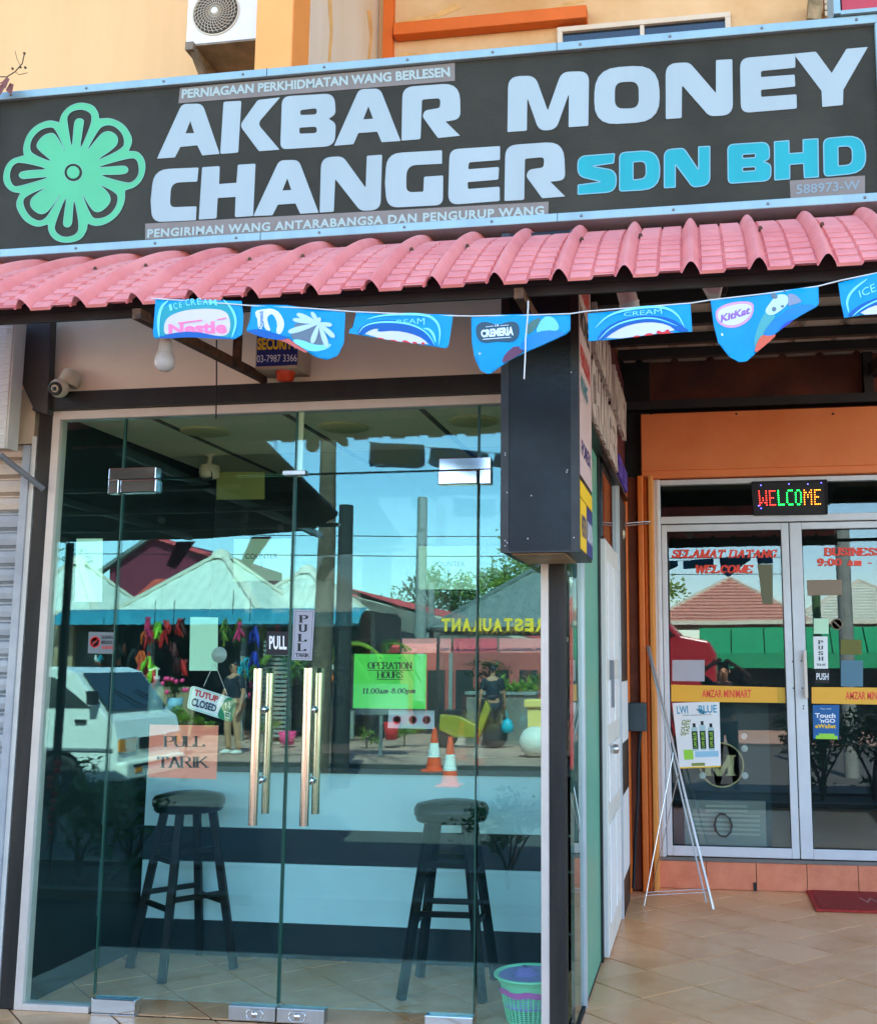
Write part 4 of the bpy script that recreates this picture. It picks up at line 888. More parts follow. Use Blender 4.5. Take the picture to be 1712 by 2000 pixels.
stext('AKBAR', -.45, -.1, 2.78, 2.88, 'red_ink'); stext('MONEY', -.45, -.08, 2.64, 2.74, 'black_ink'); stext('PENUKAR', -.45, -.1, 2.5, 2.58, 'red_ink'); stext('WANG', -.45, -.2, 2.4, 2.47, mat('panel_teal', (60,130,140), .6)); stext('FOREX', -.43, -.1, 2.16, 2.22, 'blue_ink')
stext('WESTERN', -.45, -.29, 1.86, 1.94, 'blue_ink'); stext('UNION', -.25, -.07, 1.86, 1.94, 'white_ink')
sf = thing('side_sign_letters', (.15, 1.3, 2.45), 'pale raised letters of the side sign, seen edge on down the porch wall', 'sign')
def raised(t, y0, y1, z0, z1, m, nm='raised_letter', par=sf, dep=.05):
    vs, fs = textmesh(t, .05, depth=dep/2); q = [(.13,y0,z0),(.13,y1,z0),(.13,y1,z1),(.13,y0,z1)]
    return G().add(quadmap(vs, q, (1,0,0), dep/2), fs).build(nm, m, par, double=True)
pal = mat('raised_pale', (206,190,180), .5)
def word(t, y0, y1, z0, z1, m):
    w = (y1-y0)/len(t)
    for i, ch in enumerate(t):
        if ch != ' ': raised(ch, y0+i*w, y0+(i+.9)*w, z0, z1, m)
word('AKBAR MONEY', .42, 2.5, 2.80, 3.06, pal); word('CHANGER', .22, 1.72, 2.47, 2.74, pal); word('SDN BHD', 1.78, 2.5, 2.47, 2.60, mat('raised_purple', (90,70,170), .5))
fe = G()
for k in range(8):
    a = k*math.pi/4; c = Vector((.131, .16+.1*math.cos(a)*.6, 2.93+.13*math.sin(a)*.8)); fe.lathe(c, [(.05,0),(.05,.006),(.042,.006),(.042,0)], 16, (1,0,0))
fe.build('side_emblem', 'sign_green', sf, kind='stuff'); tag(sf)
# ------------------------------------------------------------------ things on the shop front
GF = GY0-.0006                     # front face of the glass
def onglass(name, q, m, label, cat, y=GF): 
    t = thing(name, sum(pq(q, y), Vector())/4, label, cat); G().prism(pq(q, y), (0, -.001, 0)).build('sheet', m, t); return t
t = onglass('operation_hours_sign', (689,1383, 831,1385, 833,1278, 692,1277), 'paper_green', 'bright green paper with the opening hours on the right glass door', 'sign', y=.0175)
q = (689,1383, 831,1385, 833,1278, 692,1277)
YB = .0175
serif('OPERATION', pq((718,1307, 805,1307, 805,1293, 718,1293), YB-.0012), NY, 'black_ink', t, thick=.17, thin=.07); serif('HOURS', pq((736,1325, 787,1325, 787,1311, 736,1311), YB-.0012), NY, 'black_ink', t, thick=.17, thin=.07)
serif('11.00am-8.00pm', pq((708,1358, 811,1357, 811,1344, 708,1344), YB-.0012), NY, 'black_ink', t, thick=.17, thin=.07, slant=.1)
for a_, b_, yy in ((718,805,1309),(736,787,1327)): G().prism(pq((a_,yy+.8, b_,yy+.8, b_,yy-.4, a_,yy-.4), YB-.0014), (0, -.0008, 0)).build('underline', 'black_ink', t)
for px in (743, 781): p = onY(px, 1285, YB); G().lathe((p.x, YB-.001, p.z), [(.003,0),(0,.002)], 8, NY).build('pin', 'black_ink', t)
plc = thing('glass_sleeve', onY(765, 1320, .02), 'grey translucent plastic sleeve behind the green opening hours paper', 'sleeve'); G().prism(pq((673,1384, 856,1386, 856,1257, 676,1256), .0195), (0, -.0008, 0)).build('sheet', glass('sleeve_plastic', (.55,.62,.6), .06), plc)
t = onglass('pull_tarik_paper', (289,1518, 423,1522, 427,1417, 293,1415), 'paper_orange', 'salmon paper reading PULL TARIK on the left glass door', 'sign', y=.0175)
serif('PULL', pq((319,1459, 401,1459, 401,1437, 319,1437), YB-.0012), NY, 'black_ink', t, thick=.18, thin=.05); serif('TARIK', pq((307,1500, 409,1500, 409,1477, 307,1477), YB-.0012), NY, 'black_ink', t, thick=.18, thin=.05)
t = onglass('pull_sticker', (570,1289, 609,1290, 615,1192, 574,1190), mat('sticker_silver', (214,214,226), .35), 'white upright PULL TARIK sticker at the meeting edge of the doors', 'sticker')
for k, ch in enumerate('PULL'):
    y0 = 1216+k*18.5; dx = -k*1.2; serif(ch, pq((584+dx,y0, 602+dx,y0, 602+dx,y0-15, 584+dx,y0-15), GF-.0012), NY, 'black_ink', t, thick=.24, thin=.08)
serif('TARIK', pq((577,1283, 605,1284, 605,1276, 577,1275), GF-.0012), NY, 'black_ink', t, thick=.2, thin=.08)
g = G(); P = pq((573,1286, 606,1287, 611,1195, 577,1194), GF-.0012)
for i in range(4): g.beam(P[i], P[(i+1) % 4], .0012, .0006, up=(0,1,0))
g.build('border_line', 'black_ink', t)
t = onglass('pull_label', (520,1279, 565,1280, 566,1234, 521,1233), 'black_ink', 'black label with PULL in white capitals on the left glass door', 'sticker'); text('PULL', pq((526,1268, 560,1269, 560,1242, 526,1242), GF-.0011), NY, 'white_ink', t, bold=.03, d=.001)
# no smoking sticker
t = onglass('no_smoking_sticker', (172,1276, 222,1277, 224,1235, 174,1234), mat('sticker_dim', (150,160,160), .6), 'small no smoking sticker with red circle and lettering on the left glass', 'sticker')
p = onY(186, 1254, GF-.001); G().lathe((p.x, GF-.001, p.z), [(.019,0),(.019,.001),(.024,.001),(.024,0)], 24, NY).build('ring', 'red_ink', t); G().beam((p.x-.015, GF-.0015, p.z-.015), (p.x+.015, GF-.0015, p.z+.015), .004, .001, up=(0,1,0)).build('bar', 'red_ink', t); G().box(p.x-.012, p.x+.012, GF-.0018, GF-.0008, p.z-.003, p.z+.003).build('cigarette', 'black_ink', t)
for k, (s_, m) in enumerate((('DILARANG', 'black_ink'), ('MEROKOK', 'black_ink'), ('NO SMOKING', 'red_ink'))): text(s_, pq((199,1248+k*10, 221,1248+k*10, 221,1241+k*10, 199,1241+k*10), GF-.0011), NY, m, t, bold=.02)
# TUTUP CLOSED hanging board
t = thing('closed_board', onY(415, 1374, .018), 'tilted white and green TUTUP CLOSED board hanging from a suction cup', 'sign')
bq = [(374,1338,8),(463,1366,8),(454,1411,8),(366,1383,8)]
YC = .052
shapeY([fillet(bq, 6)], YC, .004, 'white', t, 'board'); shapeY([fillet([(443,1360,14),(463,1366,8),(454,1411,8),(421,1402,12)], 6)], YC-.0045, .0015, mat('board_green', (20,130,90), .5), t, 'green_end')
shapeY([fillet([(375,1340.5,7),(461,1367.5,7),(452.5,1409,7),(368,1382,7)], 6), fillet([(376.5,1342.5,6),(459.5,1368.5,6),(451,1407,6),(369.5,1380.5,6)], 6)], YC-.0042, .0008, mat('board_mint', (150,214,190), .5), t, 'border_line')
text('TUTUP', pq((379,1358, 425,1372, 428,1360, 382,1346), YC-.0045), NY, 'red_ink', t, bold=.04); text('CLOSED', pq((373,1378, 422,1391, 424,1377, 377,1362), YC-.0045), NY, mat('board_navy', (40,60,90), .5), t, bold=.04)
def strokes(pts_list, y, r, m, par, nm):
    g = G()
    for pl in pts_list:
        for a, b in zip(pl, pl[1:]): g.beam(onY(*a, y), onY(*b, y), r, .0008, up=(0,1,0))
    return g.build(nm, m, par)
strokes([[(441,1371),(441,1384)],[(438,1375),(444,1375)],[(446,1372),(450,1374)],[(448,1370),(448,1386)],[(444,1380),(452,1382)]], YC-.0065, .0016, 'white_ink', t, 'character_mark'); strokes([[(438,1389),(451,1393)],[(440,1389),(439,1403)],[(450,1393),(448,1405)],[(443,1396),(447,1397)],[(441,1401),(448,1403)]], YC-.0065, .0016, 'white_ink', t, 'character_mark')
cup = onY(420, 1279, .0175)
G().lathe((cup.x, .055, cup.z), [(.0,.012),(.010,.012),(.012,.006),(.033,.0),(.034,-.004)], 24, NY).build('suction_cup', mat('clear_plastic', (170,180,170), .15), t)
for a_, b_ in (((418,1296),(398,1340)), ((420,1296),(444,1358))): G().tube([onY(*a_, .05), onY(*b_, .05)], .0012, 5).build('string', 'offwhite', t)
# pale notices inside the shop
for q_, m, lab, tx in (((818,1151, 933,1151, 935,1066, 818,1067), 'paper_pale', 'pale COUNTER 1 notice on the right of the back glass', 'COUNTER'), ((456,1135, 566,1134, 568,1052, 457,1053), 'paper_pale', 'pale COUNTER 2 notice on the left of the back glass', 'COUNTER'), ((423,976, 517,975, 517,921, 424,922), 'paper_olive', 'olive blank notice hung high under the ceiling inside the shop', None),
                   ((147,1175, 200,1175, 201,1052, 150,1052), 'paper_pale', 'tall pale paper at the far left inside the glass', None), ((370,1310, 425,1310, 426,1206, 372,1205), 'paper_pale', 'pale price list paper above the hanging closed board', None),
                   ((757,1422, 848,1424, 848,1388, 759,1386), mat('paper_grey2', (170,176,176), .6), 'grey paper with faint red stamps below the opening hours paper', None)):
    yy = .999 if tx or 'olive' in lab else .06
    t = thing('notice', sum(pq(q_, yy), Vector())/4, lab, 'notice'); G().prism(pq(q_, yy), (0, -.001, 0)).build('sheet', m, t)
    if tx:
        cxp = (q_[0]+q_[2])/2; cyp = (q_[1]+q_[5])/2-6
        text(tx, pq((cxp-32,cyp+4, cxp+32,cyp+4, cxp+32,cyp-6, cxp-32,cyp-6), yy-.0015), NY, 'black_ink', t, bold=.005); text('1' if q_[0] > 600 else '2', pq((cxp-2,cyp+20, cxp+2,cyp+20, cxp+2,cyp+10, cxp-2,cyp+10), yy-.0015), NY, 'black_ink', t, bold=.005)
    if 'stamps' in lab:
        for px in (775, 806, 833): p = onY(px, 1406, yy-.001); G().lathe((p.x, yy-.0012, p.z), [(.014,0),(.014,.0006),(.018,.0006),(.018,0)], 20, NY).build('stamp', mat('stamp_red', (190,90,100), .6), t)
# pull handles: an outer and an inner tube on each door, with standoffs
for k, (top, bot) in enumerate((((506,1306),(492,1612)), ((606,1305),(590,1613)))):
    hd = thing('door_handle_pair', onY(*bot, -.05), ('long polished tubular handle pair on the left glass door' if k == 0 else 'long polished tubular handle pair on the right glass door'), 'door handle', 'tubular handles on the glass doors')
    a, b = onY(*top, -.055), onY(*bot, -.055); xh = (a.x+b.x)/2
    a.x = b.x = xh
    G().tube([b, a], .0185, 24).build('outer_tube', 'brass_steel', hd)
    G().tube([b+Vector((0,.125,.03)), a+Vector((0,.125,-.02))], .0165, 24).build('inner_tube', 'brass_steel', hd)
    for py in (1386, 1524):
        z = onY(520, py, .0).z; G().tube([(xh, -.04, z), (xh, .055, z)], .009, 14).build('standoff', 'chrome', hd); G().lathe((xh, -.002, z), [(.016,0),(.016,.008),(.009,.008)], 16, NY).build('standoff_collar', 'chrome', hd); G().lathe((xh, .018, z), [(.016,0),(.016,.008),(.009,.008)], 16, (0,1,0)).build('standoff_collar', 'chrome', hd)
# ------------------------------------------------------------------ bar stools
def stool(cx, cy, rot, lab):
    t = thing('bar_stool', (cx, cy, 0), lab, 'stool', 'black bar stools inside the money changer'); H = .768
    G().lathe((cx, cy, 0), [(.0,H-.055),(.15,H-.055),(.158,H-.045),(.160,H-.03),(.166,H-.026),(.167,H+.0),(.155,H+.018),(.10,H+.03),(0,H+.034)], 36).build('seat', 'stool_vinyl', t)
    P = []
    for k in range(4):
        a = rot+math.pi/4+k*math.pi/2; d = Vector((math.cos(a), math.sin(a), 0)); tp = Vector((cx, cy, H-.056))+d*.115; bt = Vector((cx, cy, 0))+d*.245; P.append((tp, bt))
        G().beam(bt+Vector((0,0,.001)), tp, .034, .034, up=(-math.sin(a), math.cos(a), 0)).build('leg', 'stool_black', t, bevel=.003)
    for k in range(4):
        for hh in ((.30 if k % 2 else .34), (.50 if k % 2 else .54)):
            a0, b0 = P[k]; a1, b1 = P[(k+1) % 4]; s_ = hh/(H-.056); G().beam(b0.lerp(a0, s_), b1.lerp(a1, s_), .012, .024).build('rung', 'stool_black', t)
stool(-1.81, .66, math.pi/4+.12, 'black round bar stool with a foot towards the door, behind the PULL TARIK paper')
stool(-.505, .535, .03, 'black round bar stool standing square to the glass, near the waste basket')
# ------------------------------------------------------------------ waste basket (woven plastic)
bc = onZ(1048, 1990); wx, wy = -.052-.11, .30
wx = onY(1035, 1900, .19).x; wy = .19
ws = thing('waste_basket', (wx, wy, 0), 'mint green perforated plastic waste basket with a purple bag and pink band', 'waste basket')
def wr(z): return .098+.04*z/.27
g = G(); n = 34; zs = [0.006+i*.0125 for i in range(17)]
for i, z in enumerate(zs):
    r = wr(z); g.tube([(wx+r*math.cos(a), wy+r*math.sin(a), z) for a in [j*2*math.pi/n for j in range(n+1)]], .0028, 5, False)
for j in range(n):
    a = j*2*math.pi/n; g.tube([(wx+wr(z)*math.cos(a), wy+wr(z)*math.sin(a), z) for z in (0, .1, .205)], .0036, 5)
g.build('lattice', 'basket_green', ws)
G().lathe((wx, wy, 0), [(0,.003),(.096,.003),(.1,.0),(.1,.014)], 34).build('bottom', 'basket_green', ws)
G().lathe((wx, wy, 0), [(wr(.19),.19),(wr(.235),.235),(.150,.272),(.158,.278),(.158,.288),(.150,.290),(.143,.284),(wr(.235)-.004,.235)], 40).build('rim', 'basket_green', ws)
G().lathe((wx, wy, 0), [(wr(.16)-.006,.10),(wr(.2)-.007,.2),(wr(.28)-.004,.28)], 40).build('liner', 'bag_purple', ws)
vs = []; fs = []; n = 48
for z_, k in ((.178, 0), (.192, 1), (.206, 2), (.216, 3)):
    for j in range(n): a = j*2*math.pi/n; r = wr(z_)+.006+.003*math.sin(j*2.3+k); vs.append((wx+r*math.cos(a), wy+r*math.sin(a), z_+.006*math.sin(j*.9)))
fs = [(i*n+j, i*n+(j+1) % n, (i+1)*n+(j+1) % n, (i+1)*n+j) for i in range(3) for j in range(n)]
G().add(vs, fs, True).build('pink_band', 'bag_pink', ws)
rd = random.Random(5); vs = []; nn = 18
for i in range(6):
    for j in range(nn):
        a = j*2*math.pi/nn; r = (.07-.011*i)*(1+.25*rd.random()); vs.append((wx-.02+r*math.cos(a), wy+r*math.sin(a), .25+i*.014+.012*rd.random()))
G().add(vs, [(i*nn+j, i*nn+(j+1) % nn, (i+1)*nn+(j+1) % nn, (i+1)*nn+j) for i in range(5) for j in range(nn)], True).build('crumpled_bag', 'bag_purple', ws)
ws.scale = (.92, .92, .62)
# hand sanitiser pump bottle and dome camera inside
p = onY(303, 1380, .35); sb = thing('pump_bottle', (p.x, .35, .9), 'clear pump bottle standing inside the glass, left of the closed board', 'bottle')
b_ = onY(303, 1392, .35); c_ = Vector((b_.x, .35, b_.z))
G().lathe(c_, [(0,0),(.03,0),(.033,.01),(.033,.12),(.012,.14),(.012,.15),(0,.15)], 20).build('bottle_body', mat('clear_gel', (150,190,180), .1, trans=.5), sb); G().lathe(c_, [(.014,.15),(.014,.165),(.004,.165),(.004,.195),(0,.195)], 14).build('pump_neck', 'white', sb); G().tube([c_+Vector((.01,0,.195)), c_+Vector((-.005,0,.2)), c_+Vector((-.04,0,.19))], .005, 8).build('nozzle', 'white', sb)
p = onZ(411, 888, 2.499); ic = thing('ceiling_camera', (p.x, p.y, 2.499), 'small round camera under the ceiling inside the money changer', 'camera')
G().lathe((p.x, p.y, 2.499), [(.035,0),(.035,-.008),(.014,-.012),(.014,-.05),(.05,-.06),(.055,-.1),(.05,-.125),(.0,-.135)], 24).build('body', 'cctv', ic); G().lathe((p.x, p.y-.03, 2.385), [(.036,0),(.036,.012),(.028,.012),(0,.002)], 20, (0,-1,-.3)).build('lens', 'black_paint', ic)
# ------------------------------------------------------------------ roller shutter of the neighbour, rail and gadgets at the left
rs = thing('roller_shutter', (-2.7, 0, 0), 'grey steel roller shutter of the neighbouring shop at the left edge', 'roller shutter')
z = .02; k = 0
while z < 2.36:
    vs = []; xa, xb = -3.6, -2.335; pr_ = [(0,0),(-.016,.005),(-.021,.028),(-.018,.052),(-.002,.058),(.014,.062),(.014,.070),(-.001,.078)]
    for x in (xa, xb): vs += [(x, .03+a, z+b) for a, b in pr_]
    n = len(pr_); G().add(vs, [(i, i+1, n+i+1, n+i) for i in range(n-1)]).build('shutter_slat', 'shutter' if z < 2.0 else 'shutter_top', rs, double=True, solid=.002); z += .079; k += 1
G().box(-2.335, -2.30, -.02, .06, 0, 2.36).build('guide_rail', 'shutter', rs, bevel=.002); G().box(-2.299, -2.278, -.01, .06, 0, 2.4).build('guide_rail', 'offwhite', rs)
G().box(-3.6, -2.30, .0, .1, 2.37, 2.62).build('shutter_box', 'grey_cream', rs)
for x in (-2.43, -2.39, -2.37, -2.45, -2.41): 
    for zz_ in (2.32, 2.245): G().box(x, x+.008, .012, .0165, zz_, zz_+.012).build('rust_spot', 'rust', rs)
# angular dark bracket plate
P = [onY(x, y, -.04) for x, y in ((45,622),(106,610),(98,812),(72,803),(41,736))]
bp = thing('awning_bracket_plate', (-2.35, -.05, 2.5), 'dark angular steel plate holding the awning beside the caged outdoor unit', 'bracket'); G().prism([(p.x, -.06, p.z) for p in P], (0, .045, 0)).build('plate', mat('slate_metal', (72,66,60), .6, rgb2=(50,54,56), nscale=6), bp, bevel=.003)
# caged outdoor unit at far left
a, b = onY(44, 620, -.14), onY(20, 880, -.14)
ac = thing('caged_outdoor_unit', (a.x-.3, -.2, b.z), 'cream air conditioner unit behind a white wire cage at the left edge', 'air conditioner')
x1_ = onY(20, 750, -.14).x; zt_, zb_ = onY(30, 625, -.14).z, onY(20, 876, -.14).z
G().box(x1_-.7, x1_-.03, -.13, -.07, zb_+.02, zt_).build('unit_body', 'ac_body', ac, bevel=.008); f = G(); f.box(x1_-.03, x1_+.004, -.15, -.13, zb_, zt_); f.box(x1_+.005, x1_+.012, -.148, -.07, zb_, zt_); f.build('cage_frame', 'offwhite', ac, bevel=.003)
for k in range(17):
    z = zb_+.03+k*(zt_-zb_-.04)/17; G().tube([(x1_-.5, -.158, z), (x1_+.004, -.158, z)], .0022, 5).build('cage_wire', 'white', ac)
for k in range(5): G().tube([(x1_-.06-k*.12, -.156, zb_), (x1_-.06-k*.12, -.156, zt_)], .0022, 5).build('cage_wire', 'white', ac)
G().lathe((x1_-.38, -.133, (zt_+zb_)/2), [(.2,0),(.2,.004),(.0,.004)], 32, NY).build('fan_opening', 'ac_dark', ac)
G().tube([onY(0, 888, -.2), onY(85, 955, -.03)], .013, 12).build('strut', 'van_grey', ac)
# dome camera at the header
p = onY(112, 752, -.10); dc = thing('dome_camera', (p.x, -.06, p.z), 'cream dome camera at the left end of the black header beam', 'camera')
G().lathe((p.x+.012, -.03, p.z+.035), [(.042,-.02),(.046,.0),(.04,.04),(.03,.05)], 24, (.25,.15,1)).build('base', 'cctv', dc); G().ball((p.x, -.085, p.z-.01), .042, 20).build('eye_housing', 'cctv', dc)
G().lathe((p.x+.003, -.115, p.z-.02), [(.03,0),(.03,.008),(.024,.010),(.012,.004),(0,.004)], 20, (.1,-.95,-.25)).build('lens', 'black_paint', dc); G().lathe((p.x+.003, -.118, p.z-.021), [(.009,0),(.009,.010),(0,.012)], 14, (.1,-.95,-.25)).build('lens_glass', 'dark_glass', dc)
# light bulbs
def bulb(px, py, y, lab, s=1., hang=.0, ax=(0,0,-1)):
    p = onY(px, py, y); t = thing('light_bulb', p, lab, 'light bulb'); axv = Vector(ax).normalized()
    G().lathe(p, [(.0,.045*s),(.02*s,.041*s),(.034*s,.026*s),(.037*s,.008*s),(.033*s,-.012*s),(.024*s,-.026*s)], 24, axv).build('globe', 'bulb', t); G().lathe(p, [(.024*s,-.026*s),(.022*s,-.06*s),(.018*s,-.075*s),(.014*s,-.085*s)], 20, axv).build('socket', 'offwhite', t); G().tube([p-axv*.085*s, p-axv*(.085*s+.25)], .003, 6).build('flex', 'rubber', t); return t
bulb(322, 702, -.75, 'white light bulb hanging just below the first blue flag'); 
p = onY(1226, 585, -.6); t = thing('lamp_holder', p, 'white cylindrical lamp holder under the awning above the third flag from the right', 'lamp'); G().lathe(p, [(0,-.06),(.03,-.06),(.034,-.045),(.034,-.02),(.037,-.018),(.037,-.012),(.034,-.01),(.034,.05),(.02,.06),(0,.06)], 22, (-.25,-.2,1)).build('holder', 'offwhite', t); G().tube([p+Vector((-.015,0,.06)), p+Vector((-.02,.02,.11))], .008, 8).build('stem', 'offwhite', t)
t = thing('spot_lamp', onY(1395, 560, -.55), 'small cream floodlight tucked under the awning above the printed cow flag', 'lamp'); p = onY(1393, 558, -.55); G().prism([p+Vector(v) for v in ((-.05,0,.03),(.035,0,.02),(.02,0,-.035),(-.02,0,-.03))], (0,.06,0)).build('housing', 'offwhite', t, bevel=.004); G().beam(p+Vector((.035,.02,-.03)), p+Vector((.07,.02,.09)), .02, .012).build('bracket', 'dark_steel', t); G().box(p.x-.08, p.x+.06, p.y+.05, p.y+.1, p.z+.05, p.z+.09).build('junction', 'offwhite', t)
# alarm box
al = thing('alarm_box', onY(550, 700, 0), 'beige alarm siren box with a blue SECURITY label on the header wall', 'alarm'); 
a, b = onY(501, 718, -.13), onY(583, 640, -.13)
G().prism([(a.x-.008,-.13,a.z-.008),(b.x+.004,-.13,a.z-.008),(b.x+.004,-.13,b.z),(a.x-.008,-.13,b.z)], (0,.148,0)).build('case', mat('alarm_beige', (196,170,140), .5), al, bevel=.004)
G().box(a.x, b.x, -.133, -.1305, a.z+.004, b.z).build('label_panel', 'blue_ink', al)
text('SECURITY', pq((503,684, 583,682, 583,658, 503,660), -.134), NY, 'yellow_ink', al, bold=.04); text('03-7987 3366', pq((502,708, 580,706, 580,692, 502,694), -.134), NY, 'white_ink', al, bold=0)
p = onY(556, 722, -.08); G().lathe((p.x, -.07, a.z-.008), [(.042,0),(.040,-.008),(.034,-.036),(.0,-.04)], 24).build('red_beacon', 'alarm_red', al)
# hanging cord, long rod under the awning
tag(G().tube([onY(423, 664, -.3), onY(423, 740, -.3), onY(422, 818, -.3)], .003, 6).build('loose_wire', 'rubber'), 'thin black cord hanging in front of the shop glass', 'cord')
tag(G().tube([onY(100, 612, -.6), onY(850, 575, -.6), onY(1130, 569, -.6)], .006, 8).build('curtain_rod', 'dark_steel'), 'long thin black rod running under the awning edge', 'rod')
# upper outdoor unit
xa, xb = onY(362, 92, .14).x, -1.2
za = onY(362, 92, .14).z
ua = thing('wall_outdoor_unit', (xa+.3, .3, za), 'white outdoor air conditioner with round fan grille, on brackets beside the orange pilaster', 'air conditioner')
G().box(xa, PX0-.012, .14, .44, za, za+.56).build('body', 'ac_body', ua, bevel=.008)
c = onY(420, 22, .13); G().lathe((c.x, .139, c.z), [(.112,-.02),(.112,.004),(.119,.004),(.119,0)], 48, NY).build('fan_ring', 'ac_grille', ua); G().lathe((c.x, .137, c.z), [(.111,0),(.0,0.0001)], 40, NY).build('fan_well', 'ac_dark', ua)
g = G()
for r in (.03, .044, .058, .072, .086, .1): g.tube([(c.x+r*math.cos(t), .128, c.z+r*math.sin(t)) for t in [i*2*math.pi/40 for i in range(41)]], .0011, 4, False)
for k in range(30):
    a0 = k*2*math.pi/30; g.tube([(c.x+r*math.cos(a0+r*6.5), .127, c.z+r*math.sin(a0+r*6.5)) for r in (.018, .04, .06, .085, .11)], .0013, 4, False)
g.build('grille', 'ac_grille', ua, kind='stuff'); G().lathe((c.x, .126, c.z), [(.017,-.006),(.017,.004),(.013,.006),(0,.006)], 24, NY).build('hub', 'offwhite', ua)
br = G(); br.beam((xa+.04, .10, za-.02), (xa+.04, .5, za-.02), .04, .04); br.build('bracket', 'ac_under', ua); G().box(xa+.01, PX0-.012, .12, .46, za-.012, za-.001).build('base_tray', 'ac_under', ua)
G().beam((xa+.05, .13, za-.03), (xa+.05+.02, .5, za-.32), .03, .03).build('bracket_strut', 'ac_under', ua); p = onY(440, 125, .45); G().beam((p.x, .46, p.z+.12), (p.x, .46, p.z-.3), .026, .026).build('bracket_strut', 'ac_dark', ua)
# second unit corner at the top right and its bracket
p = onY(1600, 10, 1.1); u2 = thing('far_outdoor_unit', p, 'stained bracket and grey grille corner of a second outdoor unit at the top right', 'air conditioner')
G().prism([onY(1576, 35, 1.1), onY(1602, 38, 1.1), onY(1608, -20, 1.1), onY(1580, -20, 1.1)], (0, .12, 0)).build('bracket', mat('stained', (170,140,100), .7, rgb2=(90,76,50), nscale=14), u2)
for k in range(6):
    z = onY(1620, 30, 1.15).z+k*.035; xx = onY(1610, 30, 1.15).x; G().box(xx, xx+.3, 1.15, 1.2, z, z+.028).build('louver', 'grey_cream', u2)
# dry vine at the far left, in front of the sign
dv = thing('dry_vine', onY(20, 150, -.5), 'dry curled brown leaves and twigs poking in at the top left corner', 'plant')
def P5(x, y): return onY(x, y, -.5)
G().tube([P5(-6,150), P5(14,150), P5(30,140), P5(44,124), P5(48,105)], .0025, 5).build('twig', 'bark', dv); G().tube([P5(30,140), P5(38,146), P5(54,142)], .0015, 5).build('twig', 'bark', dv); G().tube([P5(40,128), P5(34,116), P5(30,100)], .0012, 5).build('twig', 'bark', dv)
for x, y in ((48,104),(25,134),(50,132),(40,131)): G().ball(P5(x, y), .006, 8).build('dry_berry', 'bark', dv)
rd = random.Random(11)
for (x, y, a, L_) in ((4,160,-2.2,.09),(10,158,-1.6,.1),(20,162,-1.2,.08),(-2,156,-1.9,.09),(14,150,-1.4,.07)):
    c = P5(x, y); d = Vector((math.cos(a), -.3, math.sin(a))).normalized(); s_ = Vector((-d.z, .4, d.x)).normalized()
    G().add([c, c+d*L_*.4+s_*.025+Vector((0,-.02,0)), c+d*L_, c+d*L_*.5-s_*.02, c+d*L_*.45], [(0,1,4),(1,2,4),(2,3,4),(3,0,4)]).build('dry_leaf', 'dead_leaf', dv, double=True)
# ------------------------------------------------------------------ ice cream bunting: seven blue flags on a string under the eave
FY = -1.15
def flagpart(loops, off, m, parent, name, ph=0., amp=.014, thick=0.):
    L = [[(onY(a, b, FY).x, onY(a, b, FY).z) for a, b in lp] for lp in loops]
    vs, fs = fillmesh(L); return flagmesh(vs, fs, off, m, parent, name, ph, amp, thick)
def flagmesh(vs, fs, off, m, parent, name, ph, amp, thick=0.):
    bm = bmesh.new(); bv = [bm.verts.new((v.x, v.y, 0)) for v in vs]
    for f in fs:
        try: bm.faces.new([bv[i] for i in f])
        except ValueError: pass
    x0, x1 = min(v.x for v in vs), max(v.x for v in vs); z0, z1 = min(v.y for v in vs), max(v.y for v in vs); st = .02
    x = math.ceil(x0/st)*st
    while x < x1: bmesh.ops.bisect_plane(bm, geom=bm.verts[:]+bm.edges[:]+bm.faces[:], plane_co=(x,0,0), plane_no=(1,0,0)); x += st
    z = math.ceil(z0/st)*st
    while z < z1: bmesh.ops.bisect_plane(bm, geom=bm.verts[:]+bm.edges[:]+bm.faces[:], plane_co=(0,z,0), plane_no=(0,1,0)); z += st
    bm.verts.index_update(); V = []
    for v in bm.verts:
        x, z = v.co.x, v.co.y; h = max(0, 2.42-z)
        V.append(Vector((x, FY+.8*amp*math.sin(x*21+ph)*min(1, h*8+.2)-.5*h*h-off, z)))
    F = [tuple(v.index for v in f.verts) for f in bm.faces]; bm.free()
    return G().add(V, F, True).build(name, m, parent, double=True, solid=thick)
def flagtext(s, q, off, m, parent, ph, amp, bold=.03):
    vs, fs = textmesh(s, bold); P = [Vector((onY(q[i], q[i+1], FY).x, onY(q[i], q[i+1], FY).z, 0)) for i in (0,2,4,6)]
    v2 = quadmap(vs, P, (0,0,0), 0); return flagmesh([Vector((v.x, v.y)) for v in v2], fs, off, m, parent, 'lettering', ph, amp)
def fsm(c, pts, k=2): return [tuple(p) for p in chaikin(c(pts), k)]
def fpl(c, pts): return [p[:2] for p in c(pts)]
def ribbon(c, pts, w):          # a band of width w (photo pixels) along a smoothed line
    P = [Vector(p[:2]) for p in c(pts)]
    for _ in range(2): P = [P[0]]+[q for i in range(len(P)-1) for q in (P[i]*.75+P[i+1]*.25, P[i]*.25+P[i+1]*.75)]+[P[-1]]
    a, b = [], []
    for i, p in enumerate(P):
        d = (P[min(i+1, len(P)-1)]-P[max(i-1, 0)]).normalized(); n = Vector((-d.y, d.x))*w/2*math.sin(math.pi*(i+.6)/(len(P)+.2)); a.append(tuple(p+n)); b.append(tuple(p-n))
    return a+b[::-1]
bt = thing('bunting_string', onY(850, 610, FY), 'thin white string carrying the row of blue ice cream flags', 'string')
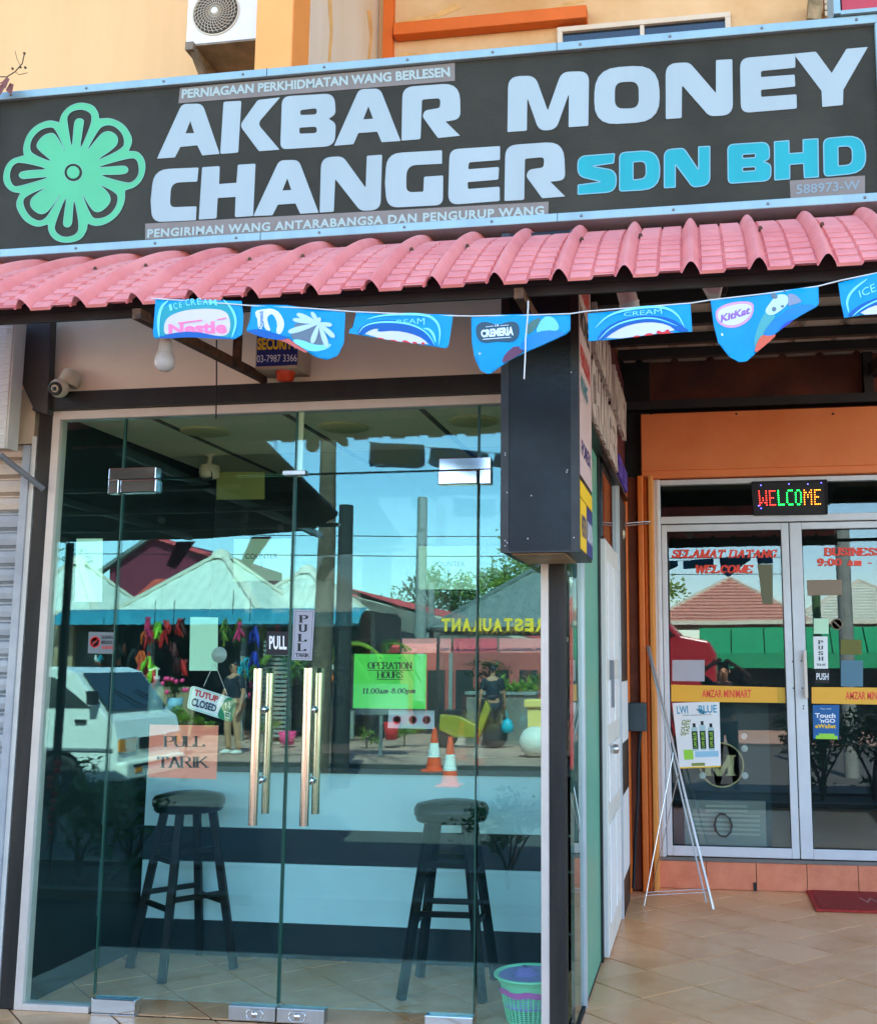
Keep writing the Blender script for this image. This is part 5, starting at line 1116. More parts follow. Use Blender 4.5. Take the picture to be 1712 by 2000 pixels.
SP = [(296,583),(400,590),(490,597),(600,602),(690,609),(883,617),(919,617.5),(1020,616),(1112,613),(1147,608),(1250,600),(1350,592),(1387,586),(1500,573),(1597,559),(1640,548),(1712,533),(1790,515)]
G().tube([onY(x, y, FY) for x, y in SP], .0022, 6).build('cord', 'offwhite', bt)
ls = tag(G().tube([onY(x, y, FY-.03) for x, y in ((1031,588),(1030,620),(1026,660),(1025,700),(1023,740))], .0022, 6).build('loose_string', 'offwhite'), 'loose white string end dangling before the tall black lightbox', 'string')
def flag(out, lab, ph, c, sm=1):
    f = thing('ice_cream_flag', onY(*c([out[0]])[0][:2], FY), lab, 'flag', 'blue ice cream flags on the string')
    P = c(out); flagpart([[p[:2] for p in fillet(P, 4)]], 0, 'flag_blue', f, 'fabric', ph, thick=.0008); return f
O1, O2, O3 = .0016, .0026, .0036
c1 = crop(280,570,8.56); ph = .3
f = flag([(200,120,0),(1640,150,0),(1668,400,60),(1650,720,90),(1500,795,90),(1280,755,60),(850,672,60),(480,702,60),(180,795,50),(155,680,60),(180,400,60)], 'first flag from the left, with pink lettering in a white oval and a curled hem', ph, c1)
flagpart([fsm(c1, [(320,200),(1340,170),(1500,330),(1555,560),(1500,760),(1290,752),(850,672),(480,702),(260,755),(290,430)], 1)], O1*.6, 'flag_teal', f, 'printed_field', ph)
flagpart([fsm(c1, [(345,715),(350,520),(440,400),(700,310),(1100,280),(1380,310),(1455,470),(1450,640),(1400,725),(1250,745),(850,672),(480,702)], 2)], O1, mat('flag_oval', (206,196,196), .5), f, 'white_oval', ph)
flagpart([ribbon(c1, [(270,760),(245,500),(300,250),(420,150)], 6)], O2, 'flag_line', f, 'printed_line', ph); flagpart([ribbon(c1, [(1340,130),(1500,300),(1560,520),(1480,770)], 5)], O2, 'flag_line', f, 'printed_line', ph)
for ch, q in zip('ICECREAM', [(455,322,500,305,470,200,430,222),(530,300,590,290,560,185,500,205),(615,275,665,262,650,170,605,190),(725,250,790,235,775,122,715,140),(815,232,890,225,880,115,800,125),(920,222,985,215,980,112,905,118),(1005,222,1090,218,1075,120,1020,122),(1110,222,1240,235,1225,130,1110,128)]):
    flagtext(ch, [v for i in range(0, 8, 2) for v in c1([(q[i], q[i+1])])[0][:2]], O2, 'flag_line', f, ph, .014, .01)
flagpart([fpl(c1, [(1235,462),(1385,430),(1392,450),(1240,480)])], O3, 'flag_pink', f, 'printed_accent', ph)
flagtext('Nestle', [v for p in c1([(430,712),(1400,700),(1385,480),(425,545)]) for v in p[:2]], O2, 'flag_pink', f, ph, .014, .045)
flagpart([fpl(c1, [(585,520),(1000,470),(1000,495),(600,548)])], O3, 'flag_pink', f, 'printed_bar', ph)
flagpart([fsm(c1, [(240,775),(480,700),(850,668),(1280,752),(1560,800),(1100,790),(800,770),(420,790)], 1)], .006, 'flag_deep', f, 'curled_hem', ph)
c2 = crop(470,580,7.78); ph = 1.1
f = flag([(165,120,0),(700,125,60),(1590,240,0),(1570,700,120),(1480,900,120),(1300,955,90),(1120,900,80),(960,800,60),(740,640,60),(500,560,60),(300,500,60),(80,520,0),(140,350,60)], 'second flag, with a white swirl of ice cream and a big D shaped cone mark', ph, c2)
flagpart([fsm(c2, [(225,215),(350,192),(480,178),(600,240),(668,380),(660,480),(610,575),(540,552),(570,420),(520,290),(465,258),(405,320),(430,430),(470,525),(372,500),(352,330),(350,495),(272,490),(262,330),(235,300)], 1)], O1, 'flag_white', f, 'cone_mark', ph)
P = [v for p in c2([(350,480),(350,215),(290,215),(290,480)]) for v in p[:2]]; flagtext('Drumstick', P, O2, 'flag_deep', f, ph, .014, .02)
flagpart([fsm(c2, [(800,400),(1150,400),(1380,700),(1200,780),(1000,700),(740,630),(840,470)], 1)], O1, mat('flag_choc', (96,112,124), .5), f, 'chocolate_shade', ph)
flagpart([fsm(c2, [(760,660),(900,640),(1150,740),(1400,700),(1330,790),(1120,830),(980,800)], 1)], O1*1.2, 'flag_line', f, 'cream_edge', ph)
for k, (ex, ey, w) in enumerate(((880,270,66),(820,350,60),(760,530,74),(1090,680,70),(1310,740,70),(1410,600,66),(1370,430,56),(1090,250,56),(1200,330,50))):
    a = Vector((1190,400)); b = Vector((ex, ey)); d = (b-a).normalized(); n = Vector((-d.y, d.x)); pts = [a-n*12, a.lerp(b,.6)-n*w*.6, b-n*w*.55, b+d*w*.55, b+n*w*.55, a.lerp(b,.6)+n*w*.6, a+n*12]
    flagpart([fsm(c2, [tuple(p) for p in pts], 2)], O2+.0002*k, mat('cream_swirl', (190,218,226), .5), f, 'cream_petal', ph)
flagpart([fsm(c2, [(80,522),(300,498),(520,555),(740,636),(620,668),(400,640),(240,590)], 1)], .006, 'flag_deep', f, 'curled_hem', ph)
flagpart([fpl(c2, [(560,655),(740,640),(860,730),(1020,835),(980,850),(820,770),(700,700)])], .005, mat('flag_brick', (190,90,80), .6), f, 'printed_back', ph)
c3 = crop(670,590,7.443); c5 = crop(1112,480,2.853)
def magflag(c, out, deep, white, lines, red, txt, lab, ph):
    f = flag(out, lab, ph, c)
    flagpart([fsm(c, white, 1)], O1, mat('flag_oval2', (200,202,210), .5), f, 'white_oval', ph); flagpart([fsm(c, deep, 1)], O2, 'flag_deep', f, 'printed_arc', ph)
    for l, w in lines: flagpart([ribbon(c, l, w)], O2+.0004, 'flag_line', f, 'printed_line', ph)
    for r in red: flagpart([fsm(c, r, 1)], O3, 'red_ink', f, 'red_letter_top', ph)
    for s, q in txt: flagtext(s, [v for p in c(q) for v in p[:2]], O3, 'flag_line', f, ph, .014, .0)
    return f
magflag(c3, [(195,155,0),(1600,185,0),(1535,640,30),(1500,685,30),(1430,672,0),(85,455,0),(98,400,0),(140,370,0)],
 [(200,462),(270,350),(450,275),(700,255),(900,290),(1120,380),(1290,560),(1345,655),(1290,640),(1180,540),(980,455),(750,412),(480,436),(560,380),(430,385),(330,440),(285,485)],
 [(285,485),(420,395),(520,385),(480,425),(750,405),(980,445),(1170,540),(1270,648)], [([(350,255),(520,200),(800,175),(1200,185),(1360,270),(1420,430),(1400,640)], 5), ([(230,460),(300,350),(500,290),(800,290),(1050,345),(1250,470),(1340,650)], 3.5), ([(1170,390),(1260,400),(1330,500),(1350,600)], 5)],
 [[(480,515),(560,520),(620,545),(540,540)],[(650,545),(740,548),(810,578),(720,566)],[(835,575),(900,550),(980,595),(990,605)],[(1000,590),(1050,578),(1100,615),(1020,610)],[(1140,600),(1180,590),(1205,630),(1160,628)]],
 [('REAM', [(780,290),(1190,338),(1190,235),(780,262)])], 'third flag, folded flat with wave stripes and clipped red letters', 2.2)
c4 = crop(560,480,2.853); ph = 3.4
f = flag([(1025,388,0),(1578,378,0),(1578,470,20),(1550,494,20),(1350,590,40),(1240,652,40),(1130,724,40),(1080,700,40),(1045,630,30),(1028,540,30)], 'fourth flag, with a dark CREMERIA badge and its right half rolled up', ph, c4)
flagpart([fsm(c4, [(1050,450),(1080,425),(1120,425),(1175,445),(1230,425),(1280,425),(1298,460),(1292,515),(1255,545),(1170,535),(1100,545),(1058,520)], 2)], O1, mat('badge_dark', (40,72,84), .5), f, 'badge', ph)
flagtext('CREMERIA', [v for p in c4([(1084,512),(1264,503),(1264,452),(1079,470)]) for v in p[:2]], O2, 'flag_white', f, ph, .014, .05); flagtext('LA', [v for p in c4([(1160,452),(1182,451),(1182,438),(1160,439)]) for v in p[:2]], O2, 'flag_white', f, ph, .014, .03)
flagpart([fpl(c4, [(1108,455),(1152,450),(1152,447),(1108,452)])], O2, 'flag_white', f, 'badge_rule', ph); flagpart([fpl(c4, [(1190,449),(1236,446),(1236,443),(1190,446)])], O2, 'flag_white', f, 'badge_rule', ph); flagpart([fpl(c4, [(1092,524),(1250,516),(1250,512),(1092,520)])], O2, 'flag_white', f, 'badge_rule', ph)
flagpart([fsm(c4, [(1340,430),(1425,392),(1375,480),(1330,500)], 1)], O1, mat('leaf_print', (70,110,100), .5), f, 'printed_leaf', ph); flagpart([fsm(c4, [(1378,488),(1425,395),(1480,392),(1515,440),(1512,472),(1440,478)], 1)], O1, mat('scoop_print', (110,200,200), .5), f, 'printed_scoop', ph)
flagpart([fsm(c4, [(1290,575),(1360,500),(1440,470),(1530,480),(1562,488),(1460,535),(1350,592),(1320,590)], 1)], .006, mat('flag_roll', (0,120,190), .4), f, 'curled_hem', ph); flagpart([fsm(c4, [(1200,665),(1220,610),(1280,560),(1335,590),(1250,650)], 1)], .005, mat('flag_maroon', (96,50,70), .5), f, 'printed_back', ph); flagpart([fpl(c4, [(1070,590),(1077,602),(1084,592),(1078,606),(1070,606)])], O2, 'flag_white', f, 'small_star', ph)
magflag(c5, [(100,377,0),(672,322,0),(682,478,4),(105,532,4)],
 [(145,528),(190,460),(300,405),(430,388),(560,402),(640,455),(670,480),(600,482),(545,440),(440,425),(330,440),(250,475),(185,524)], [(185,524),(250,475),(330,440),(440,425),(545,440),(600,484)], [([(140,460),(220,380),(380,345),(520,342),(600,380),(640,460)], 5), ([(160,525),(230,450),(350,410),(480,402),(600,450)], 3)],
 [[(345,512),(372,500),(400,507),(380,511)],[(405,507),(440,488),(475,500),(450,504)],[(480,500),(490,472),(520,490),(548,465),(560,490),(580,488),(575,492)]], [('CREAM', [(300,395),(515,382),(512,352),(302,372)])], 'fifth flag, wave striped, with CREAM lettering and half a red word along the hem', .2)
c6 = crop(1380,530,5.157); ph = 4.4
f = flag([(35,298,0),(400,240,50),(1120,148,0),(1125,330,40),(1095,362,30),(870,490,60),(660,655,60),(480,830,60),(400,905,60),(320,915,60),(220,860,60),(110,720,60),(65,540,60)], 'sixth flag, long rounded one with a KitKat oval and a printed cow', ph, c6)
flagpart([fsm(c6, [(85,400),(130,360),(200,325),(320,300),(460,305),(475,380),(440,480),(340,550),(230,575),(130,545),(88,480)], 2)], O1, mat('kk_pink', (206,150,206), .5), f, 'oval_badge', ph)
flagpart([fsm(c6, [(110,410),(160,370),(320,325),(440,335),(450,390),(420,460),(330,525),(230,548),(145,520),(110,470)], 2)], O1*1.3, mat('kk_white', (206,222,236), .5), f, 'oval_centre', ph)
flagtext('KitKat', [v for p in c6([(135,520),(430,430),(440,345),(140,440)]) for v in p[:2]], O2, mat('kk_text', (150,100,170), .5), f, ph, .014, .05)
flagpart([fsm(c6, [(582,390),(640,310),(700,235),(800,235),(820,300),(790,360),(700,425),(640,448),(595,425)], 2)], O1, mat('cow_white', (186,220,220), .5), f, 'printed_cow', ph); flagpart([fsm(c6, [(635,230),(680,215),(715,260),(690,285),(650,270)], 1)], O2, 'flag_choc', f, 'printed_ear', ph); flagpart([fsm(c6, [(800,230),(880,230),(960,310),(900,330),(800,360)], 1)], O1, mat('cow_grey', (130,140,160), .5), f, 'printed_body', ph)
for q in ([(650,370),(680,355),(700,385),(680,410),(652,400)],[(735,350),(770,340),(775,365),(745,370)],[(765,205),(780,180),(800,225)]): flagpart([fsm(c6, q, 1)], O2+.0004, 'flag_choc', f, 'printed_spot', ph)
flagpart([fsm(c6, [(590,400),(620,450),(700,440),(640,520),(560,640),(480,780),(470,700),(520,520)], 1)], O1*.8, mat('milk_teal', (70,160,160), .5), f, 'printed_milk', ph)
flagpart([fsm(c6, [(555,650),(620,540),(760,420),(900,345),(1090,345),(1105,358),(880,485),(660,655),(600,665)], 1)], .006, 'flag_roll', f, 'curled_hem', ph); flagpart([fsm(c6, [(700,620),(780,530),(880,490),(800,560)], 1)], .0075, 'royal', f, 'printed_back', ph); flagpart([fsm(c6, [(470,840),(500,720),(550,640),(620,660),(710,640),(600,740)], 1)], .007, mat('flag_orange', (214,90,60), .5), f, 'printed_back', ph)
flagpart([fsm(c6, [(138,640),(150,622),(165,640),(152,660)], 1)], O2, 'flag_white', f, 'small_star', ph)
c7 = c6
magflag(c7, [(1320,115,0),(1730,10,0),(1900,-40,0),(1910,420,0),(1560,440,10),(1380,468,10),(1345,300,10)], [(1400,460),(1480,370),(1640,290),(1780,250),(1850,430),(1770,340),(1660,350),(1500,440)], [(1500,442),(1660,350),(1780,340),(1850,430)], [([(1425,415),(1400,300),(1460,190),(1610,80)], 5), ([(1460,455),(1560,370),(1700,300),(1760,290)], 3)], [], [('ICE', [(1540,270),(1700,205),(1680,125),(1520,200)])], 'last flag at the right edge of the picture, with ICE in thin letters', 5.3)
# ------------------------------------------------------------------ the street across the road, seen mirrored in the glass
def tub(px, py, y): return mir(px, py, y)
GZ = -.24
# black shade canopy over the neighbour's forecourt, to the left of the camera
bcn = thing('black_canopy', (-5, -3.5, 2.5), 'large black shade canopy on steel frame over the forecourt to the left', 'canopy')
G().prism([(x, y, 2.62) for x, y in ((-1.75,-1.13),(-2.35,-4.2),(-2.9,-5.1),(-4.2,-5.6),(-9,-5.7),(-9,-1.13))], (0, 0, .03)).build('canopy_sheet', 'black_net', bcn)
for x in (-2.6,-3.9,-5.2,-6.5): G().beam((x,-1.2,2.595), (x-.3,-5.3,2.595), .04, .05).build('canopy_rafter', 'van_grey', bcn)
for y in (-2.4,-3.4,-4.4): G().beam((-8.8,y,2.55), (-2.35,y+.15,2.55), .03, .03).build('canopy_purlin', 'van_grey', bcn)
for x, y in ((-8.8,-5.5),(-5.6,-5.55),(-8.8,-1.6)): G().beam((x,y,-.3), (x,y,2.6), .06).build('canopy_post', 'dark_steel', bcn)
for x, y in ((-4.3,-5.62),(-3.4,-5.35)):
    G().prism([(x,y,2.6),(x-.2,y,2.6),(x-.3,y,2.36),(x-.2,y,2.32)], (0,.01,0)).build('hanging_cloth', mat('pink_cloth', (176,96,130), .8, noise=.2, nscale=20), bcn)
for k in range(6): 
    x, y = -6.6+k*.75, -3.0-(k % 3)*.6; G().ball((x, y, 2.53), .03, 8).build('festoon_bulb', 'offwhite', bcn)
# hedge of small trees on the planting strip
shr = []
for v in range(3):
    t = thing('hedge_shrub', (0, 0, -.2), 'x', 'shrub', 'small clipped trees along the planting strip'); rd = random.Random(v)
    trunk = G()
    for k in range(5):
        a = k*1.25+v; trunk.tube([(0,0,-.2), (.03*math.cos(a),.03*math.sin(a),-.02), (.13*math.cos(a),.13*math.sin(a),.16), (.26*math.cos(a),.26*math.sin(a),.36)], .016, 5, r2=.004)
    trunk.build('stem', 'bark', t)
    leaves((0, 0, .36), .40, 1100, .062, v+1, (1.05,.8,.72), clump=26).build('foliage', 'leaf_dark', t, double=True); shr.append(t)
LITF = shr[1].children[1].data.copy() if shr[1].children[1].name.startswith('foliage') else shr[1].children[0].data.copy(); LITF.materials[0] = MATS['leaf_mid']
spots = [(-6.6,-3.5),(-5.7,-3.62),(-4.85,-3.5),(-4.1,-3.55),(-3.62,-3.45),(-.80,-3.62),(1.75,-3.5),(2.35,-3.66),(2.95,-3.5),(3.6,-3.6),(4.3,-3.5),(5.1,-3.6)]
names = ['leftmost shrub of the hedge, beyond the van', 'second shrub of the hedge from the left', 'third shrub of the hedge, close under the van side', 'fourth shrub of the hedge, before the van wheel', 'fifth shrub, at the van nose', 'lone shrub of the hedge, left of the photographer', 'first shrub right of the photographer', 'second shrub right of the photographer', 'third shrub right of the photographer', 'fourth shrub of the right row', 'fifth shrub of the right row', 'outermost shrub of the right row']
for i, ((x, y), nm) in enumerate(zip(spots, names)):
    o = shr[i % 3] if i < 3 else copy_tree(shr[i % 3])
    for ch in o.children:
        if i > 5 and ch.name.startswith('foliage'): ch.data = LITF; 
    o.location = (x, y, -.2); WLOC[o.name] = Vector(o.location); o.rotation_euler = (0, 0, i*1.3); s = 1.0+.08*math.sin(i*2.1)+(.45 if i > 5 else -.02); o.scale = (s, s, s); o['label'] = nm
rb = thing('red_ribbon_pole', (-4.12, -3.2, -.2), 'thin stake wound with red ribbon standing in the hedge', 'stake')
G().tube([(-4.12,-3.2,-.2),(-4.12,-3.2,.72)], .012, 6).build('stake', 'bark', rb)
rd = random.Random(2)
for k in range(12): G().ball((-4.12+rd.uniform(-.03,.03), -3.17, .68-k*.055), .035*(1-.05*k), 7, (1,.5,.8)).build('red_bow', 'red_ink', rb)
# white van
vn = thing('white_van', (-8.0, -8.7, -.3), 'old white panel van parked along the road, facing right', 'van')
vy0, vy1 = -7.9, -9.5
VX = -.36
pf = [(-10.1,.05),(-10.15,.5),(-10.1,.9),(-9.95,1.3),(-9.7,1.38),(-6.75,1.36),(-6.55,1.30),(-6.14,.80),(-6.02,.72),(-5.95,.5),(-5.94,.2),(-6.0,.02)]
def arch(cx): return [(cx+.36*math.cos(t), .02+.36*math.sin(t)) for t in [math.pi*k/8 for k in range(9)]]
lower = pf+[(-6.25,.0)]+arch(-6.72)+[(-8.9+.0,.0)]+arch(-9.3)
body = [(p[0], vy0, p[1]) for p in lower]
g = G().prism(body, (0, vy1-vy0, 0)); g.build('body', 'van_paint', vn, bevel=.02)
def vs_(pts, nm, m, d=.012, y=vy0): return G().prism([(a, y+.001, b) for a, b in pts], (0, d, 0)).build(nm, m, vn)
vs_([(-7.72,.88),(-7.72,1.24),(-6.82,1.24),(-6.32,.88)], 'side_window', 'dark_glass'); vs_([(-8.9,.88),(-8.9,1.24),(-7.82,1.24),(-7.82,.88)], 'side_window', 'dark_glass'); vs_([(-9.9,.88),(-9.85,1.24),(-9.0,1.24),(-9.0,.88)], 'side_window', 'dark_glass')
vs_([(-10.1,.40),(-10.1,.43),(-6.0,.40),(-6.0,.37)], 'side_moulding', 'van_grey', .02); vs_([(-7.755,.1),(-7.755,1.3),(-7.745,1.3),(-7.745,.1)], 'door_seam', 'rubber', .003); vs_([(-6.5,.7),(-6.5,.74),(-6.36,.74),(-6.36,.7)], 'door_handle', 'rubber', .03)
G().prism([(-6.52,vy0-.12,1.28),(-6.52,vy1+.12,1.28),(-6.15,vy1+.1,.83),(-6.15,vy0-.1,.83)], (.02,0,.015)).build('windscreen', 'dark_glass', vn)
G().prism([(-6.42,vy0-.5,.95),(-6.12,vy0-.9,.84)], (0,0,.0)).v
G().beam((-6.10,vy0-.9,.86),(-6.3,vy0-.5,1.08), .012,.012).build('wiper', 'rubber', vn); G().beam((-6.1,vy0-1.4,.86),(-6.3,vy0-1.0,1.08), .012,.012).build('wiper', 'rubber', vn)
for ya, yb in ((vy0-.05, vy0-.42), (vy1+.42, vy1+.05)):
    h = G().box(-5.975, -5.93, yb, ya, .34, .52).build('headlight', 'chrome', vn, bevel=.01); ys = ya-.0 if ya > -8.2 else yb; G().box(-5.99, -5.925, (ya-.09 if ya > -8.2 else yb), (ya+.03 if ya > -8.2 else yb+.09), .36, .50).build('indicator', 'lamp_amber', h)
G().box(-5.965, -5.93, vy1+.5, vy0-.5, .36, .5).build('grille', 'rubber', vn)
G().prism([(-5.98,vy0+.02,.02),(-5.84,vy0-.06,.02),(-5.84,vy1+.06,.02),(-5.98,vy1-.02,.02)], (0,0,.22)).build('bumper', 'white_plastic', vn, bevel=.03); G().box(-5.85,-5.835, vy0-.4, vy0-.25, .1, .17).build('fog_lamp', 'lamp_amber', vn); G().box(-5.85,-5.832, vy1+.2, vy0-.2, .17, .20).build('bumper_strip', 'rubber', vn)
G().prism([(-6.28,vy0+.02,.92),(-6.28,vy0+.16,.92),(-6.3,vy0+.16,1.08),(-6.3,vy0+.02,1.08)], (.08,0,0)).build('wing_mirror', 'rubber', vn)
for cx in (-6.72,-9.3):
    for y, s in ((vy0-.02, 1), (vy1+.02, -1)):
        w = G().lathe((cx, y, .01), [(.0,-.16),(.31,-.16),(.315,-.1),(.31,-.01),(.29,.0),(.2,.0),(.19,-.01)], 28, (0,s,0)).build('wheel', 'rubber', vn); G().lathe((cx, y, .01), [(.2,-.012),(.19,-.03),(.08,-.015),(.07,.0),(0,.0)], 24, (0,s,0)).build('hub_cap', 'van_grey', w)
vn.location.x += VX
# red car seen from the minimart glass
rc = thing('red_lorry', (1.0, -10.6, -.3), 'red lorry cab parked opposite the minimart', 'lorry')
pf = [(-.95,.1),(-.95,2.3),(-.7,2.5),(-.25,2.42),(.1,2.05),(.6,1.95),(.74,1.7),(.74,.3)]
G().prism([(p[0]-.35, -10.2, p[1]-.12) for p in pf], (0,-1.5,0)).build('body', 'car_red', rc, bevel=.04); G().prism([(p[0]-.35, -10.19, p[1]-.12) for p in ((-.8,2.02),(-.66,2.38),(-.28,2.34),(0,2.04))], (0,.008,0)).build('side_window', 'dark_glass', rc)
for cx in (-.9, .0): 
    w = G().lathe((cx, -10.22, .12), [(0,-.15),(.42,-.15),(.42,0),(.2,.0),(0,.0)], 24, (0,1,0)).build('wheel', 'rubber', rc); G().lathe((cx, -10.21, .12), [(.19,-.0),(.18,.008),(0,.008)], 20, (0,1,0)).build('hub_cap', 'alu', w)
# stalls under the teal awning
st = thing('stall_row', (-8, -19, GZ), 'row of dark open fronted stalls under a curved teal awning across the road', 'stall')
a, b = mir(95, 1220, -17.6), mir(700, 1220, -17.6)
vs = []; n = 12
for k in range(61):
    x = a.x+(b.x-a.x)*k/60; dz = .012*(k % 2)
    for j in range(9):
        t = j/8; vs.append((x, -18.5+.95*math.sin(t*1.4), 2.62-.40*(1-math.cos(t*1.5))+dz))
G().add(vs, [(k*9+j, (k+1)*9+j, (k+1)*9+j+1, k*9+j+1) for k in range(60) for j in range(8)], False).build('curved_awning', 'teal_sheet', st, double=True)
G().box(a.x, b.x, -20.6, -20.5, GZ, 2.6).build('back_wall', 'stall_dark', st); G().box(a.x-.1, a.x, -20.5, -18.0, GZ, 2.5).build('end_wall', 'stall_wall', st); G().box(b.x, b.x+.1, -20.5, -18.4, GZ, 2.5).build('end_wall', 'stall_dark', st); G().box(a.x, b.x, -20.5, -18.2, 2.5, 2.55).build('roof_slab', 'stall_dark', st)
for px in (130, 285, 470, 560): p = mir(px, 1400, -18.2); G().box(p.x-.06, p.x+.06, -18.3, -18.18, GZ, 2.5).build('post', 'stall_wall' if px < 200 else 'pole_grey', st)
G().box(mir(132,0,-18.6).x, mir(270,0,-18.6).x, -18.7, -18.6, .9, 2.1).build('grey_board', mat('stall_panel', (96,100,92), .7, noise=.2), st); G().box(mir(330,0,-18.6).x, mir(440,0,-18.6).x, -18.7, -18.6, GZ, .9).build('counter_front', 'stall_wall', st)
for i in range(22):
    x = mir(560, 0, -17.9).x; z = GZ+.1+i*.095; G().box(x, x+.55, -17.95, -17.9, z, z+.06).build('louvre', 'pole_grey', st)
# goods hanging before the stalls
rd = random.Random(9)
def cluster(px, py, y, r, cols, lab, n=9, name='hanging_toys', cat='goods'):
    c = mir(px, py, y); t = thing(name, c, lab, cat)
    for k in range(n):
        m = cols[k % len(cols)]; o = Vector((rd.uniform(-1,1)*r*.5, rd.uniform(-.1,.1), rd.uniform(-1,1)*r)); g = G()
        p = c+o; 
        for q_ in range(4):
            w_ = r*rd.uniform(.05,.1); a_ = p+Vector((rd.uniform(-.12,.12)*r, rd.uniform(-.1,.1)*r, r*.34)); b_ = p+Vector((rd.uniform(-.3,.3)*r, rd.uniform(-.1,.1)*r, -r*rd.uniform(.2,.5))); m_ = a_.lerp(b_, .5)+Vector((rd.uniform(-.1,.1)*r, .05*r, 0))
            g.tube([a_, m_, b_], [w_*.4, w_, w_*.5], 5); g.build('bag' if 'bag' in lab else 'toy', m, t)
    G().tube([c+Vector((0,0,r)), c+Vector((0,0,r+.5))], .01, 5).build('cord', 'rubber', t); return t
cluster(298, 1272, -16.6, .55, ['hot_pink','orange_toy','lime','red_ink'], 'bright cluster of pink, orange and lime toys hanging at the stall', 12)
cluster(336, 1262, -16.7, .45, ['red_ink','maroon'], 'dark red paper decorations just right of the bright toys', 8)
cluster(200, 1272, -16.7, .2, ['cyan_bag','white','orange_toy'], 'small cyan, white and orange toys near the stall end', 5)
cluster(485, 1262, -16.6, .5, ['royal','cyan_bag','hot_pink'], 'blue and purple hanging clothes behind the standing man', 5)
cluster(452, 1235, -16.6, .38, ['leaf_lime','leaf_mid'], 'drooping bright green plant hanging from the awning', 6, 'hanging_plant', 'plant')
cluster(655, 1320, -16.5, .2, ['orange_toy','hot_pink','white'], 'orange and pink pinwheel decoration right of the shutters', 8)
cluster(650, 1385, -17.3, .3, ['royal','red_ink','orange_toy'], 'dark string of blue and red bags under the pinwheel', 9)
cluster(485, 1345, -17.0, .2, ['hot_pink','white','stall_dark'], 'pink bag bundle beside the standing man', 6)
cluster(235, 1290, -17.8, .3, ['stall_dark','black_ink','brown_wall'], 'dark bags hanging left of the bright toys', 8)
cluster(265, 1330, -17.6, .55, ['black_ink','stall_dark'], 'heap of black bags low at the stall front', 10)
# pavilions: white pyramid roofs
def pavilion(px, py_peak, y, half, lab, m='white_sheet', eave=2.62, posts=True):
    pk = mir(px, py_peak, y); t = thing('pavilion', (pk.x, y, GZ), lab, 'pavilion', 'pyramid roofed kiosks across the road'); cx, cy, pz = pk.x, y, pk.z
    C = [(cx+half, cy+half), (cx-half, cy+half), (cx-half, cy-half), (cx+half, cy-half)]
    for i in range(4):
        A, B = Vector((*C[i], eave)), Vector((*C[(i+1) % 4], eave)); T = Vector((cx, cy, pz)); vs = []; N_ = 26; fs = []
        n = (B-A).cross(T-A).normalized(); n = n if n.z > 0 else -n
        for k in range(N_+1):
            u = k/N_; P = A.lerp(B, u); top = (1-abs(2*u-1)); Q = P+(T-(A+B)/2)*top; h = n*(.03 if k % 2 else 0); vs += [P+h, Q+h]
        fs = [(2*k, 2*k+2, 2*k+3, 2*k+1) for k in range(N_)]; G().add(vs, fs).build('roof_slope', m, t, double=True)
        G().beam(A+Vector((0,0,.03)), T+Vector((0,0,.05)), .16, .07).build('hip_cap', 'ridge_cream' if m == 'white_sheet' else m, t)
        G().beam(A, B, .06, .1).build('eave_board', 'ridge_cream' if m == 'white_sheet' else 'dark_steel', t)
    G().lathe((cx, cy, pz), [(.28,-.12),(.2,.06),(.0,.14)], 12).build('finial', 'ridge_cream', t)
    if posts:
        for x, y_ in C: G().box(x-.06, x+.06, y_-.06 if y_ > cy else y_, y_ if y_ > cy else y_+.06, GZ, eave).build('post', 'pole_grey', t)
pavilion(152, 1094, -21, 1.45, 'white pyramid roofed kiosk at the far left of the mirrored street')
pavilion(432, 1083, -21, 1.8, 'largest white pyramid roofed kiosk, in the middle of the left door reflection')
pavilion(600, 1112, -23, 1.5, 'white pyramid roofed kiosk half behind the middle one')
pavilion(1052, 1108, -26, 2.6, 'grey shingle roofed pavilion behind the yellow RESTAURANT letters', 'grey_shingle', 2.3)
def pav2(px, pyp, y, half, eave, lab, m):
    pk = mir2(px, pyp, y); t = thing('pavilion', (pk.x, y, GZ), lab, 'pavilion'); cx, cy, pz = pk.x, y, pk.z
    C = [(cx+half, cy+half), (cx-half, cy+half), (cx-half, cy-half), (cx+half, cy-half)]
    for i in range(4):
        A, B, T = Vector((*C[i], eave)), Vector((*C[(i+1) % 4], eave)), Vector((cx, cy, pz)); g = G()
        for k in range(14):
            u0, u1 = k/14, (k+1)/14; n = (B-A).cross(T-A).normalized(); n = n if n.z > 0 else -n
            g.add([A.lerp(T,u0)+n*.04, B.lerp(T,u0)+n*.04, B.lerp(T,u1), A.lerp(T,u1)], [(0,1,2,3)]); g.add([A.lerp(T,u0), B.lerp(T,u0), B.lerp(T,u0)+n*.04, A.lerp(T,u0)+n*.04], [(0,1,2,3)])
        g.build('roof_slope', m, t, double=True); G().beam(A, T, .12, .1).build('hip_cap', 'ridge_cream', t); G().beam(A, B, .06, .1).build('eave_board', 'ridge_cream', t)
    for x, y_ in C: G().box(x-.06, x+.06, y_-.06, y_+.06, GZ, eave).build('post', 'pole_grey', t)
pav2(1440, 1130, -20, 2.1, 2.45, 'pink shingled pyramid pavilion mirrored in the left minimart door', 'pink_shingle')
pav2(1690, 1136, -20, 2.0, 2.45, 'white roofed pavilion mirrored in the right minimart door', 'white_sheet')
ga = thing('green_awning', (2.5, -17.5, 1.2), 'long green market awning behind the red car', 'awning')
